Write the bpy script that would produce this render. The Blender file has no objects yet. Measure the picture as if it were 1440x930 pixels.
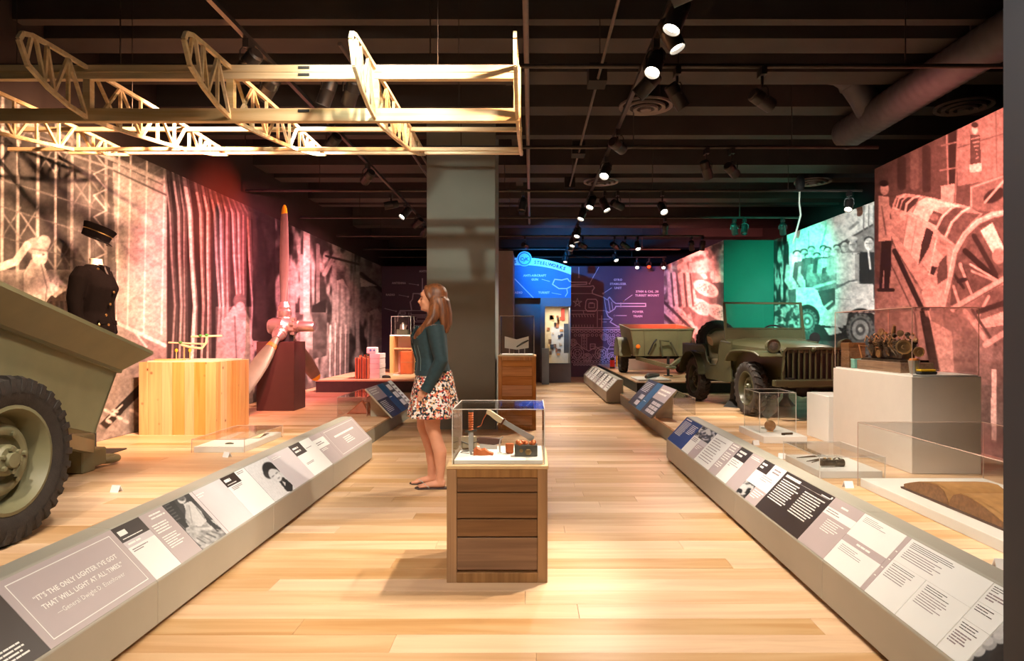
import bpy, bmesh, math, random
import numpy as np
from mathutils import Vector, Matrix, Euler
random.seed(7)
SC = bpy.context.scene
C = SC.collection
PI = math.pi

# ------------------------------------------------------------ camera, world, exposure
F = 940.0; CX, CY, CH = 747.0, 469.0, 1.30       # focal length in pixels, vanishing point, eye height
cam = bpy.data.cameras.new('camera'); co = bpy.data.objects.new('camera', cam); C.objects.link(co)
co.location = (0, 0, CH); co.rotation_euler = (PI/2, 0, 0)
cam.sensor_width = 36; cam.lens = F/1440*36
cam.shift_x = -(CX-720)/1440; cam.shift_y = (CY-465)/1440
cam.clip_start = .05; cam.clip_end = 100
SC.camera = co
w = bpy.data.worlds.new('world'); SC.world = w; w.use_nodes = True
w.node_tree.nodes['Background'].inputs[0].default_value = (0, 0, 0, 1)
w.node_tree.nodes['Background'].inputs[1].default_value = 0.0
SC.view_settings.view_transform = 'Standard'; SC.view_settings.look = 'None'
SC.view_settings.exposure = 0.0; SC.view_settings.gamma = 1.0; SC.view_settings.use_curve_mapping = False
SC.cycles.transparent_max_bounces = 24
SC.cycles.sample_clamp_indirect = 4.0
PZ = .19                                         # height of the exhibit platforms above the aisle
LP = 1.0                                         # overall lamp power factor

def wp(px, py, Y): return Vector(((px-CX)/F*Y, Y, CH-(py-CY)/F*Y))     # pixel at a known distance
def fl(px, py, z=0.0): return wp(px, py, F*(CH-z)/(py-CY))              # pixel on a floor of height z

# ------------------------------------------------------------ materials
def s2l(c):
    c = c/255.0
    return c/12.92 if c <= .04045 else ((c+.055)/1.055)**2.4
def rgb(r, g, b): return (s2l(r), s2l(g), s2l(b))
_m = {}
def nt(name):
    m = bpy.data.materials.new(name); m.use_nodes = True
    t = m.node_tree; return m, t, t.nodes['Principled BSDF']
def mat(name, col, rough=.5, metal=0.0, var=.12, scale=9.0, bump=0.0, spec=.5, bscale=None):
    if name in _m: return _m[name]
    m, t, b = nt(name)
    tc = t.nodes.new('ShaderNodeTexCoord'); n = t.nodes.new('ShaderNodeTexNoise')
    n.inputs['Scale'].default_value = scale; n.inputs['Detail'].default_value = 4
    t.links.new(tc.outputs['Object'], n.inputs['Vector'])
    r = t.nodes.new('ShaderNodeValToRGB')
    r.color_ramp.elements[0].position = .3; r.color_ramp.elements[1].position = .7
    r.color_ramp.elements[0].color = tuple(c*(1-var) for c in col)+(1,)
    r.color_ramp.elements[1].color = tuple(min(1, c*(1+var)) for c in col)+(1,)
    t.links.new(n.outputs['Fac'], r.inputs['Fac']); t.links.new(r.outputs['Color'], b.inputs['Base Color'])
    b.inputs['Roughness'].default_value = rough; b.inputs['Metallic'].default_value = metal
    b.inputs['Specular IOR Level'].default_value = spec
    if bump:
        n2 = t.nodes.new('ShaderNodeTexNoise'); n2.inputs['Scale'].default_value = bscale or scale*6
        n2.inputs['Detail'].default_value = 5; t.links.new(tc.outputs['Object'], n2.inputs['Vector'])
        bp = t.nodes.new('ShaderNodeBump'); bp.inputs['Strength'].default_value = bump; bp.inputs['Distance'].default_value = .01
        t.links.new(n2.outputs['Fac'], bp.inputs['Height']); t.links.new(bp.outputs['Normal'], b.inputs['Normal'])
    _m[name] = m; return m
def emis(name, col, st):
    if name in _m: return _m[name]
    m, t, b = nt(name)
    b.inputs['Base Color'].default_value = col+(1,); b.inputs['Emission Color'].default_value = col+(1,)
    b.inputs['Emission Strength'].default_value = st; _m[name] = m; return m
def wood(name, c0, c1, axis=0, tone='random', grain=1.0, rough=.42, knots=0.0, spread=.5, cross=26):
    # grain stretched along one axis; every board gets its own tone and its own stretch of grain
    if name in _m: return _m[name]
    m, t, b = nt(name); N = t.nodes.new; L = t.links.new
    tc = N('ShaderNodeTexCoord'); oi = N('ShaderNodeObjectInfo')
    if tone == 'random': tv = oi.outputs['Random']
    else:
        at = N('ShaderNodeAttribute'); at.attribute_name = 'tone'; tv = at.outputs['Fac']
    off = N('ShaderNodeVectorMath'); off.operation = 'MULTIPLY_ADD'
    cb = N('ShaderNodeCombineXYZ')
    for i in range(3): L(tv, cb.inputs[i])
    L(cb.outputs[0], off.inputs[0]); off.inputs[1].default_value = (37, 53, 71); L(tc.outputs['Object'], off.inputs[2])
    mp = N('ShaderNodeMapping'); sc = [cross*grain]*3; sc[axis] = 1.1*grain; mp.inputs['Scale'].default_value = sc
    L(off.outputs[0], mp.inputs['Vector'])
    n = N('ShaderNodeTexNoise'); n.inputs['Scale'].default_value = 1; n.inputs['Detail'].default_value = 6; n.inputs['Distortion'].default_value = .8
    L(mp.outputs[0], n.inputs['Vector'])
    r = N('ShaderNodeValToRGB'); r.color_ramp.elements[0].position = .34; r.color_ramp.elements[1].position = .66
    r.color_ramp.elements[0].color = c0+(1,); r.color_ramp.elements[1].color = c1+(1,)
    L(n.outputs['Fac'], r.inputs['Fac'])
    hs = N('ShaderNodeHueSaturation'); ma = N('ShaderNodeMath'); ma.operation = 'MULTIPLY_ADD'
    L(tv, ma.inputs[0]); ma.inputs[1].default_value = spread; ma.inputs[2].default_value = 1-spread*.5
    L(ma.outputs[0], hs.inputs['Value']); L(r.outputs[0], hs.inputs['Color'])
    ms = N('ShaderNodeMath'); ms.operation = 'MULTIPLY_ADD'; L(tv, ms.inputs[0]); ms.inputs[1].default_value = -.30; ms.inputs[2].default_value = 1.15
    L(ms.outputs[0], hs.inputs['Saturation'])
    out = hs.outputs[0]
    if knots:
        v = N('ShaderNodeTexVoronoi'); v.inputs['Scale'].default_value = knots; L(off.outputs[0], v.inputs['Vector'])
        kr = N('ShaderNodeValToRGB'); kr.color_ramp.elements[0].position = .02; kr.color_ramp.elements[1].position = .13
        kr.color_ramp.elements[0].color = (.12, .07, .04, 1); kr.color_ramp.elements[1].color = (1, 1, 1, 1)
        L(v.outputs['Distance'], kr.inputs['Fac'])
        mx = N('ShaderNodeMix'); mx.data_type = 'RGBA'; mx.blend_type = 'MULTIPLY'; mx.inputs[0].default_value = 1
        L(out, mx.inputs[6]); L(kr.outputs[0], mx.inputs[7]); out = mx.outputs[2]
    L(out, b.inputs['Base Color']); b.inputs['Roughness'].default_value = rough
    bp = N('ShaderNodeBump'); bp.inputs['Strength'].default_value = .12; bp.inputs['Distance'].default_value = .004
    L(n.outputs['Fac'], bp.inputs['Height']); L(bp.outputs[0], b.inputs['Normal'])
    _m[name] = m; return m
def acrylic(name='clear_acrylic', tint=(.985, .987, .982), ior=1.32):
    if name in _m: return _m[name]
    m, t, b = nt(name); N = t.nodes.new; L = t.links.new
    tr = N('ShaderNodeBsdfTransparent'); tr.inputs[0].default_value = tint+(1,)
    gl = N('ShaderNodeBsdfGlossy'); gl.inputs['Roughness'].default_value = .02
    fr = N('ShaderNodeFresnel'); ge = N('ShaderNodeNewGeometry')      # the same weak reflection from both faces of a pane
    mi = N('ShaderNodeMapRange'); mi.inputs[3].default_value = ior; mi.inputs[4].default_value = 1/ior
    L(ge.outputs['Backfacing'], mi.inputs[0]); L(mi.outputs[0], fr.inputs['IOR'])
    nz = N('ShaderNodeTexNoise'); nz.inputs['Scale'].default_value = 3
    mm = N('ShaderNodeMath'); mm.operation = 'MULTIPLY_ADD'; L(nz.outputs['Fac'], mm.inputs[0]); mm.inputs[1].default_value = .02; mm.inputs[2].default_value = .015
    L(mm.outputs[0], gl.inputs['Roughness'])
    mx = N('ShaderNodeMixShader'); L(fr.outputs[0], mx.inputs[0]); L(tr.outputs[0], mx.inputs[1]); L(gl.outputs[0], mx.inputs[2])
    L(mx.outputs[0], t.nodes['Material Output'].inputs['Surface'])
    _m[name] = m; return m
def attrmat(name, tint=(1, 1, 1), rough=.55, attr='Col'):
    if name in _m: return _m[name]
    m, t, b = nt(name)
    a = t.nodes.new('ShaderNodeAttribute'); a.attribute_name = attr
    n = t.nodes.new('ShaderNodeTexNoise'); n.inputs['Scale'].default_value = 60; n.inputs['Detail'].default_value = 3
    tc = t.nodes.new('ShaderNodeTexCoord'); t.links.new(tc.outputs['Object'], n.inputs['Vector'])
    mr = t.nodes.new('ShaderNodeMapRange'); mr.inputs[3].default_value = .8; mr.inputs[4].default_value = 1.2
    t.links.new(n.outputs['Fac'], mr.inputs[0])
    vm = t.nodes.new('ShaderNodeVectorMath'); vm.operation = 'SCALE'
    t.links.new(a.outputs['Color'], vm.inputs[0]); t.links.new(mr.outputs[0], vm.inputs['Scale'])
    v2 = t.nodes.new('ShaderNodeVectorMath'); v2.operation = 'MULTIPLY'; v2.inputs[1].default_value = tint
    t.links.new(vm.outputs[0], v2.inputs[0]); t.links.new(v2.outputs[0], b.inputs['Base Color'])
    b.inputs['Roughness'].default_value = rough; b.inputs['Specular IOR Level'].default_value = .25
    _m[name] = m; return m

# ------------------------------------------------------------ mesh helpers
class MB:
    def __init__(s): s.v = []; s.f = []
    def add(s, vs, fs):
        o = len(s.v); s.v += [tuple(p) for p in vs]; s.f += [tuple(i+o for i in f) for f in fs]; return s
    def box(s, x0, x1, y0, y1, z0, z1, M=None):
        vs = [Vector((x, y, z)) for z in (z0, z1) for y in (y0, y1) for x in (x0, x1)]
        if M is not None: vs = [M @ p for p in vs]
        return s.add(vs, [(0, 2, 3, 1), (4, 5, 7, 6), (0, 1, 5, 4), (2, 6, 7, 3), (0, 4, 6, 2), (1, 3, 7, 5)])
    def cbox(s, c, sx, sy, sz, M=None):
        T = Matrix.Translation(Vector(c)) @ (M if M is not None else Matrix.Identity(4))
        return s.box(-sx/2, sx/2, -sy/2, sy/2, -sz/2, sz/2, T)
    def loft(s, rings, cap=True, close=False):
        n = len(rings[0]); vs = [p for r in rings for p in r]; fs = []
        R = len(rings)
        for i in range(R if close else R-1):
            a = i*n; b = ((i+1) % R)*n
            for k in range(n): fs.append((a+k, a+(k+1) % n, b+(k+1) % n, b+k))
        if cap and not close: fs.append(tuple(range(n-1, -1, -1))); fs.append(tuple(range((R-1)*n, R*n)))
        return s.add(vs, fs)
    def tube(s, pts, r, n=8, cap=True, close=False, up=None):
        pts = [Vector(p) for p in pts]; R = len(pts)
        rr = r if isinstance(r, (list, tuple)) else [r]*R
        rings = []; prev = None
        for i, p in enumerate(pts):
            if close: d = pts[(i+1) % R]-pts[i-1]
            else: d = pts[min(i+1, R-1)]-pts[max(i-1, 0)]
            d.normalize()
            if prev is None:
                a = Vector(up) if up else (Vector((0, 0, 1)) if abs(d.z) < .9 else Vector((1, 0, 0)))
            else: a = prev
            a = (a-d*a.dot(d))
            if a.length < 1e-5: a = d.orthogonal()
            a.normalize(); prev = a; b = d.cross(a)
            q = rr[i]; qa, qb = q if isinstance(q, (list, tuple)) else (q, q)
            rings.append([p+a*(math.cos(2*PI*k/n)*qa)+b*(math.sin(2*PI*k/n)*qb) for k in range(n)])
        return s.loft(rings, cap, close)
    def bar(s, p, q, wx, wz, up=(0, 0, 1)):       # rectangular bar between two points
        p = Vector(p); q = Vector(q); d = (q-p).normalized(); u = Vector(up)
        if abs(d.dot(u)) > .98: u = Vector((1, 0, 0))
        b = d.cross(u).normalized(); a = b.cross(d)
        rings = [[o+b*(wx/2*i)+a*(wz/2*j) for i, j in ((1, 1), (-1, 1), (-1, -1), (1, -1))] for o in (p, q)]
        return s.loft(rings)
    def lathe(s, prof, n=20, M=None, close=False):
        rings = [[Vector((r*math.cos(2*PI*k/n), r*math.sin(2*PI*k/n), z)) for k in range(n)] for r, z in prof]
        if M is not None: rings = [[M @ p for p in r] for r in rings]
        return s.loft(rings, True, close)
    def prism(s, poly, d):
        poly = [Vector(p) for p in poly]; d = Vector(d); n = len(poly)
        return s.add(poly+[p+d for p in poly], [tuple(range(n-1, -1, -1)), tuple(range(n, 2*n))]+[(k, (k+1) % n, n+(k+1) % n, n+k) for k in range(n)])
    def sphere(s, c, rx, ry=None, rz=None, n=14, M=None):
        ry = ry or rx; rz = rz or rx; c = Vector(c); h = max(5, n//2)
        rings = []
        for i in range(h+1):
            a = -PI/2+PI*i/h; q = max(math.cos(a), .02)
            ring = [Vector((rx*q*math.cos(2*PI*k/n), ry*q*math.sin(2*PI*k/n), rz*math.sin(a))) for k in range(n)]
            rings.append([c+(M @ p if M is not None else p) for p in ring])
        return s.loft(rings)
    def mesh(s, name, smooth=None, bevel=0):
        me = bpy.data.meshes.new(name); me.from_pydata(s.v, [], s.f); me.validate()
        bm = bmesh.new(); bm.from_mesh(me)
        bmesh.ops.recalc_face_normals(bm, faces=bm.faces)
        if bevel:
            es = [e for e in bm.edges if len(e.link_faces) == 2 and e.calc_face_angle(0) > .6]
            if es: bmesh.ops.bevel(bm, geom=es, offset=bevel, segments=1, affect='EDGES', clamp_overlap=True)
        bm.to_mesh(me); bm.free()
        if smooth is not None:
            me.polygons.foreach_set('use_smooth', [True]*len(me.polygons))
            me.set_sharp_from_angle(angle=smooth)
        return me
    def build(s, name, m, parent=None, smooth=None, bevel=0):
        return mobj(name, s.mesh(name, smooth, bevel), m, parent)
def mobj(name, me, m, parent=None):
    o = bpy.data.objects.new(name, me); C.objects.link(o)
    if m is not None:
        if not me.materials: me.materials.append(m)
    if parent is not None: o.parent = parent
    return o
def axisM(p, d, roll=0):                         # matrix that carries local z onto direction d at p
    return Matrix.Translation(Vector(p)) @ Vector(d).to_track_quat('Z', 'Y').to_matrix().to_4x4() @ Matrix.Rotation(roll, 4, 'Z')
def tag(o, label=None, cat=None, group=None, kind=None):
    if label: o['label'] = label
    if cat: o['category'] = cat
    if group: o['group'] = group
    if kind: o['kind'] = kind
    return o
def thing(name, label, cat, loc=(0, 0, 0), rz=0, group=None):
    o = bpy.data.objects.new(name, None); C.objects.link(o); o.empty_display_size = .1
    o.location = loc; o.rotation_euler = (0, 0, rz)
    return tag(o, label, cat, group)
def struct(o): o['kind'] = 'structure'; return o
def copy_tree(o, parent=None):
    c = o.copy(); C.objects.link(c); c.parent = parent
    for ch in [x for x in bpy.data.objects if x.parent == o]: copy_tree(ch, c)
    return c
def remesh(mb, voxel, name, smooth_it=4, fac=.5):   # melt overlapping closed pieces into one continuous surface
    me = mb.mesh(name+'_raw'); o = bpy.data.objects.new(name+'_raw', me); C.objects.link(o)
    r = o.modifiers.new('r', 'REMESH'); r.mode = 'VOXEL'; r.voxel_size = voxel
    if smooth_it:
        k = o.modifiers.new('s', 'SMOOTH'); k.factor = fac; k.iterations = smooth_it
    dg = bpy.context.evaluated_depsgraph_get()
    out = bpy.data.meshes.new_from_object(o.evaluated_get(dg)); out.name = name
    bpy.data.objects.remove(o); bpy.data.meshes.remove(me)
    out.polygons.foreach_set('use_smooth', [True]*len(out.polygons))
    return out
_tx = {}
def textmesh(body, size, M, align='LEFT', ext=.0004, spacing=1.0, bold=0.0):
    cu = bpy.data.curves.new('t', 'FONT'); cu.body = body; cu.size = size; cu.align_x = align; cu.extrude = ext
    cu.resolution_u = 2; cu.space_character = spacing; cu.offset = bold
    o = bpy.data.objects.new('t', cu); C.objects.link(o)
    dg = bpy.context.evaluated_depsgraph_get()
    me = bpy.data.meshes.new_from_object(o.evaluated_get(dg)); bpy.data.objects.remove(o)
    vs = [M @ v.co for v in me.vertices]; fs = [tuple(p.vertices) for p in me.polygons]
    bpy.data.meshes.remove(me); return vs, fs
# ------------------------------------------------------------ flat prints: a drawing board in numpy, sampled onto grids
GB = np.zeros((930, 1440), np.float32)
rng = np.random.default_rng(5)
YY, XX = np.mgrid[0:930, 0:1440].astype(np.float32)
def vnoise(x0, y0, x1, y1, sx, sy, seed=0):
    r = np.random.default_rng(seed); h, wd = y1-y0, x1-x0
    g = r.random((int(h/sy)+3, int(wd/sx)+3)).astype(np.float32)
    yy = np.arange(h)/sy; xx = np.arange(wd)/sx
    iy = yy.astype(int); ix = xx.astype(int); fy = (yy-iy)[:, None]; fx = (xx-ix)[None, :]
    fy = fy*fy*(3-2*fy); fx = fx*fx*(3-2*fx)
    a = g[iy][:, ix]; b = g[iy][:, ix+1]; c = g[iy+1][:, ix]; d = g[iy+1][:, ix+1]
    return (a*(1-fx)+b*fx)*(1-fy)+(c*(1-fx)+d*fx)*fy
def win(x0, y0, x1, y1):
    x0, y0 = max(0, int(x0)), max(0, int(y0)); x1, y1 = min(1440, int(x1)+1), min(930, int(y1)+1)
    return x0, y0, x1, y1
def blend(x0, y0, x1, y1, m, v, a=1.0): 
    t = GB[y0:y1, x0:x1]; t[...] = t*(1-m*a)+v*m*a
def poly(pts, v, a=1.0):
    xs = [p[0] for p in pts]; ys = [p[1] for p in pts]
    x0, y0, x1, y1 = win(min(xs), min(ys), max(xs), max(ys))
    if x1 <= x0 or y1 <= y0: return
    X, Y = XX[y0:y1, x0:x1], YY[y0:y1, x0:x1]; m = np.zeros(X.shape, bool); j = len(pts)-1
    for i in range(len(pts)):
        xi, yi = pts[i]; xj, yj = pts[j]
        if yi != yj: m ^= ((yi > Y) != (yj > Y)) & (X < (xj-xi)*(Y-yi)/(yj-yi)+xi)
        j = i
    blend(x0, y0, x1, y1, m, v, a)
def line(pts, wd, v, a=1.0):
    for (ax, ay), (bx, by) in zip(pts[:-1], pts[1:]):
        x0, y0, x1, y1 = win(min(ax, bx)-wd, min(ay, by)-wd, max(ax, bx)+wd, max(ay, by)+wd)
        if x1 <= x0 or y1 <= y0: continue
        X, Y = XX[y0:y1, x0:x1], YY[y0:y1, x0:x1]; dx, dy = bx-ax, by-ay; q = dx*dx+dy*dy+1e-6
        t = np.clip(((X-ax)*dx+(Y-ay)*dy)/q, 0, 1); d = np.hypot(X-ax-t*dx, Y-ay-t*dy)
        blend(x0, y0, x1, y1, np.clip(wd/2+.5-d, 0, 1), v, a)
def ell(cx, cy, rx, ry, v, rot=0.0, a=1.0, ring=0):
    R = max(rx, ry)+1; x0, y0, x1, y1 = win(cx-R, cy-R, cx+R, cy+R)
    if x1 <= x0 or y1 <= y0: return
    X, Y = XX[y0:y1, x0:x1]-cx, YY[y0:y1, x0:x1]-cy; c, s = math.cos(rot), math.sin(rot)
    d = np.hypot((X*c+Y*s)/rx, (-X*s+Y*c)/ry)
    m = np.clip((1-d)*min(rx, ry)+.5, 0, 1)
    if ring: m = m*np.clip((d-1+ring/min(rx, ry))*min(rx, ry)+.5, 0, 1)
    blend(x0, y0, x1, y1, m, v, a)
def fillnoise(x0, y0, x1, y1, lo, hi, sx, sy, seed, thr=None, a=1.0):
    n = .6*vnoise(x0, y0, x1, y1, sx, sy, seed)+.4*vnoise(x0, y0, x1, y1, sx*.45, sy*.45, seed+1)
    if thr is not None: n = np.clip((n-thr)*6+.5, 0, 1)
    t = GB[y0:y1, x0:x1]; t[...] = t*(1-a)+(lo+(hi-lo)*n)*a
def person(x, y, h, shirt, trousers, face=.9, hair=.15, lean=0):
    u = h/7.5
    poly([(x-u*.75+lean, y+u*1.3), (x+u*.75+lean, y+u*1.3), (x+u*.85, y+u*3.9), (x-u*.85, y+u*3.9)], shirt)
    poly([(x-u*.7, y+u*3.8), (x+u*.7, y+u*3.8), (x+u*.6, y+u*7.3), (x+u*.08, y+u*7.3), (x, y+u*4.6), (x-u*.08, y+u*7.3), (x-u*.6, y+u*7.3)], trousers)
    line([(x-u*.9+lean, y+u*1.6), (x-u*1.05, y+u*3.0), (x-u*.6, y+u*3.7)], u*.45, shirt*.85)
    line([(x+u*.9+lean, y+u*1.6), (x+u*1.05, y+u*3.0), (x+u*.6, y+u*3.7)], u*.45, shirt*.75)
    ell(x+lean, y+u*.20, u*.44, u*.30, hair); ell(x+lean, y+u*.60, u*.40, u*.54, face)
    ell(x+lean+u*.16, y+u*.62, u*.20, u*.42, face*.7); line([(x+lean-u*.25, y+u*.52), (x+lean+u*.25, y+u*.52)], u*.10, face*.45); line([(x+lean, y+u*1.3), (x+lean, y+u*3.6)], u*.12, shirt*.6)

# --- long wall on the left: an aircraft plant
fillnoise(0, 120, 560, 660, .10, .34, 26, 26, 11)
fillnoise(0, 120, 165, 480, .10, .30, 30, 40, 13)
for x in (4, 26, 54, 79, 102, 127, 150): line([(x, 120), (x-2, 480)], 3.0 if x % 2 else 4.2, .72)
for k in range(14):
    x = 4+25*(k % 6); y = 165+45*(k//2)
    line([(x, y), (x+25, y+36)], 2.2, .55); line([(x+25, y-8), (x, y+32)], 2.0, .46)
for y in (215, 240, 292, 330, 372): line([(0, y-40), (160, y+10)], 1.6, .42)
line([(0, 158), (120, 205), (235, 258)], 7, .6); line([(0, 182), (160, 238)], 3, .66)
fillnoise(95, 190, 158, 440, .30, .62, 12, 16, 17, a=.45)
for k in range(7): line([(132, 215+30*k), (150, 236+30*k), (132, 245+30*k)], 1.8, .75)
poly([(158, 228), (235, 264), (235, 492), (232, 488), (166, 452)], .66)
fillnoise(158, 230, 235, 480, .52, .76, 40, 18, 19, a=.35)
for k in range(16): line([(158, 260+26*k), (235, 205+26*k)], 1.0, .54, .6)
for x in (168, 184, 207, 232): line([(x, 215), (x-5, 470)], 2.2, .9)
line([(135, 214), (235, 258)], 5, .78)
line([(160, 240), (235, 275)], 2.5, .3)
poly([(150, 452), (235, 486), (232, 600), (120, 640), (120, 470)], .52)
fillnoise(130, 480, 236, 640, .25, .66, 14, 14, 23, a=.55)
line([(166, 455), (232, 486)], 5, .9); line([(190, 468), (206, 488)], 3, .95)
poly([(140, 596), (196, 541), (196, 556), (150, 604)], .08); line([(150, 590), (172, 570)], 2, .9)
for k in range(9): ell(150+9*k % 60, 578+5*(k % 4), 5, 2.5, .8, .4)
fillnoise(0, 380, 100, 470, .35, .85, 15, 12, 29, a=.8)
poly([(33, 385), (44, 365), (60, 368), (72, 400), (92, 412), (96, 424), (70, 424), (68, 470), (34, 470)], .80)
line([(66, 398), (90, 412), (100, 404)], 7, .92); ell(56, 360, 11, 14, .88); ell(52, 346, 17, 12, .60); ell(62, 340, 9, 9, .72)
line([(0, 376), (22, 368), (38, 345)], 11, .92); line([(58, 372), (66, 405), (62, 440)], 2, .45); ell(61, 358, 2, 1.2, .2); line([(45, 350), (66, 353)], 2, .35)
for k in range(5): line([(74+7*k, 395+4*k), (76+8*k, 440)], 3, .9-.1*k)
# curtains
fillnoise(235, 225, 362, 640, .05, .14, 10, 60, 31)
for k, (x, v, wd) in enumerate([(238, .5, 2.5), (250, .62, 3), (258, .55, 2), (266, .95, 5), (281, .7, 3.2), (291, .8, 3), (301, .62, 3), (309, .75, 2.8), (318, .55, 2.6), (326, .7, 2.4), (334, .65, 2.4), (341, .5, 2.2), (347, .6, 2.2)]):
    b = 8-(k % 3)*3
    line([(x-7, 238+k*4), (x+1, 300), (x+b*.4, 360), (x+b, 430), (x+b*.5, 505), (x+b*.4, 560)], wd, v)
    line([(x-5+3, 238+k*4), (x+4, 300), (x+3+b*.4, 360), (x+3+b, 430), (x+4+b*.5, 560)], 2, v*.45)
poly([(235, 240), (362, 292), (362, 312), (235, 250)], .22, .6)
poly([(303, 560), (306, 480), (316, 448), (328, 431), (342, 430), (352, 450), (356, 500), (352, 560)], .62)
fillnoise(304, 432, 355, 560, .42, .75, 9, 16, 37, a=.4)
ell(337, 424, 9, 11, .32); ell(338, 431, 6, 6, .7); line([(345, 455), (352, 480), (366, 488)], 7, .72); line([(330, 445), (334, 540)], 2, .3)
poly([(335, 520), (362, 478), (400, 500), (400, 600), (335, 600)], .55, .8)
# machine shop
fillnoise(356, 270, 545, 620, .06, .85, 9, 34, 41, thr=.55)
fillnoise(356, 270, 545, 620, .10, .55, 6, 6, 43, a=.35)
poly([(356, 285), (388, 300), (388, 480), (356, 480)], .10, .9)
for x, y0, y1, wd, v in [(431, 318, 470, 9, .80), (424, 360, 440, 5, .6), (411, 380, 500, 8, .62), (404, 360, 480, 5, .7), (447, 345, 470, 5, .45), (470, 372, 480, 6, .6), (503, 372, 520, 5, .7), (497, 352, 470, 3, .5)]: line([(x, y0), (x, y1)], wd, v)
line([(456, 386), (478, 346)], 6, .62); line([(458, 360), (505, 372), (540, 400)], 3, .15); poly([(506, 370), (541, 384), (541, 440), (506, 395)], .5)
fillnoise(506, 365, 545, 440, .2, .7, 4, 6, 47, a=.6); line([(508, 385), (541, 412)], 5, .1); poly([(506, 390), (530, 402), (508, 404)], .92)
poly([(440, 430), (458, 420), (462, 500), (440, 505)], .08); poly([(474, 395), (482, 392), (492, 410), (492, 470), (474, 470)], .8); line([(478, 400), (477, 468)], 3, .45); line([(486, 405), (487, 468)], 2.5, .55); fillnoise(470, 385, 498, 470, .3, .9, 5, 9, 44, a=.35)
for k in range(9): line([(461+3.6*k, 455+3*(k % 3)), (460+3.6*k, 540)], 2.4, .95 if k % 2 else .55)
poly([(518, 440), (530, 432), (540, 450), (541, 520), (515, 520)], .85); line([(522, 445), (519, 515)], 4, .55); ell(527, 428, 6, 7, .6)
fillnoise(395, 440, 460, 600, .2, .8, 8, 10, 53, a=.4)

# --- teal wall: a crowd behind a white field car
fillnoise(1050, 260, 1236, 560, .12, .42, 10, 16, 81)
poly([(1107, 320), (1236, 265), (1236, 350), (1180, 365), (1107, 380)], .90); fillnoise(1107, 270, 1236, 380, .80, 1.0, 40, 40, 83, a=.4)
poly([(1180, 345), (1236, 312), (1236, 352), (1185, 362)], .48); line([(1180, 344), (1236, 311)], 2.5, .2); line([(1195, 322), (1206, 313)], 4, .55)
for x in (1215, 1222, 1229): line([(x, 290), (x-1, 350)], 2, .45)
fillnoise(1080, 340, 1110, 480, .08, .7, 4, 18, 87, thr=.55); line([(1104, 325), (1103, 470)], 4, .08); line([(1118, 330), (1119, 370)], 1.2, .55); line([(1137, 325), (1138, 360)], 1.2, .55)
for x, y, h, sh, tr in [(1121, 353, 105, .82, .3), (1131, 351, 95, .30, .25), (1137, 357, 95, .75, .4), (1141, 347, 90, .35, .3), (1149, 356, 90, .62, .3), (1158, 346, 90, .30, .3), (1164, 348, 90, .75, .35), (1169, 361, 85, .28, .3), (1177, 345, 90, .7, .5), (1188, 340, 95, .9, .6), (1199, 337, 105, .88, .7), (1222, 334, 120, .10, .12)]: person(x, y, h, sh, tr)
ell(1199, 336, 7, 4, .8); line([(1221, 352), (1224, 378)], 2.5, .85)
fillnoise(1135, 385, 1180, 410, .2, .7, 6, 6, 89, a=.5)
poly([(1176, 362), (1207, 357), (1207, 398), (1177, 400)], .88); poly([(1203, 358), (1209, 358), (1208, 396), (1203, 396)], .6)
poly([(1120, 405), (1142, 404), (1155, 412), (1158, 430), (1166, 436), (1174, 430), (1175, 408), (1190, 400), (1228, 400), (1230, 440), (1195, 455), (1190, 462), (1146, 456), (1140, 438), (1128, 430), (1120, 445)], .84)
poly([(1150, 410), (1175, 405), (1174, 428), (1164, 437), (1157, 428)], .22); line([(1160, 432), (1170, 424)], 3, .8); line([(1145, 404), (1175, 396)], 4, .7)
line([(1178, 404), (1194, 396), (1205, 394)], 2.5, .35); line([(1176, 420), (1228, 424)], 1.2, .55)
for cx, cy, r in ((1135, 452, 17), (1210, 464, 23)):
    ell(cx, cy-4, r*1.05, r*1.15, .10); ell(cx, cy, r*.85, r, .42); ell(cx, cy, r*.62, r*.74, .22, ring=2.5); ell(cx, cy, r*.5, r*.6, .62); ell(cx, cy, r*.3, r*.36, .3); ell(cx, cy, r*.14, r*.16, .8)
    for k in range(18): ell(cx+r*.78*math.cos(k*PI/9), cy+r*.92*math.sin(k*PI/9), 1.6, 1.6, .18)
line([(1188, 455), (1192, 430), (1205, 418), (1222, 424), (1230, 440)], 5, .9)
fillnoise(1090, 430, 1125, 480, .2, .9, 6, 6, 93, thr=.5, a=.7); poly([(1146, 456), (1190, 462), (1192, 500), (1140, 490)], .12)
fillnoise(1088, 480, 1236, 560, .15, .5, 14, 10, 95, a=.8)
poly([(1160, 462), (1178, 460), (1184, 468), (1166, 472)], .85)

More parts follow.
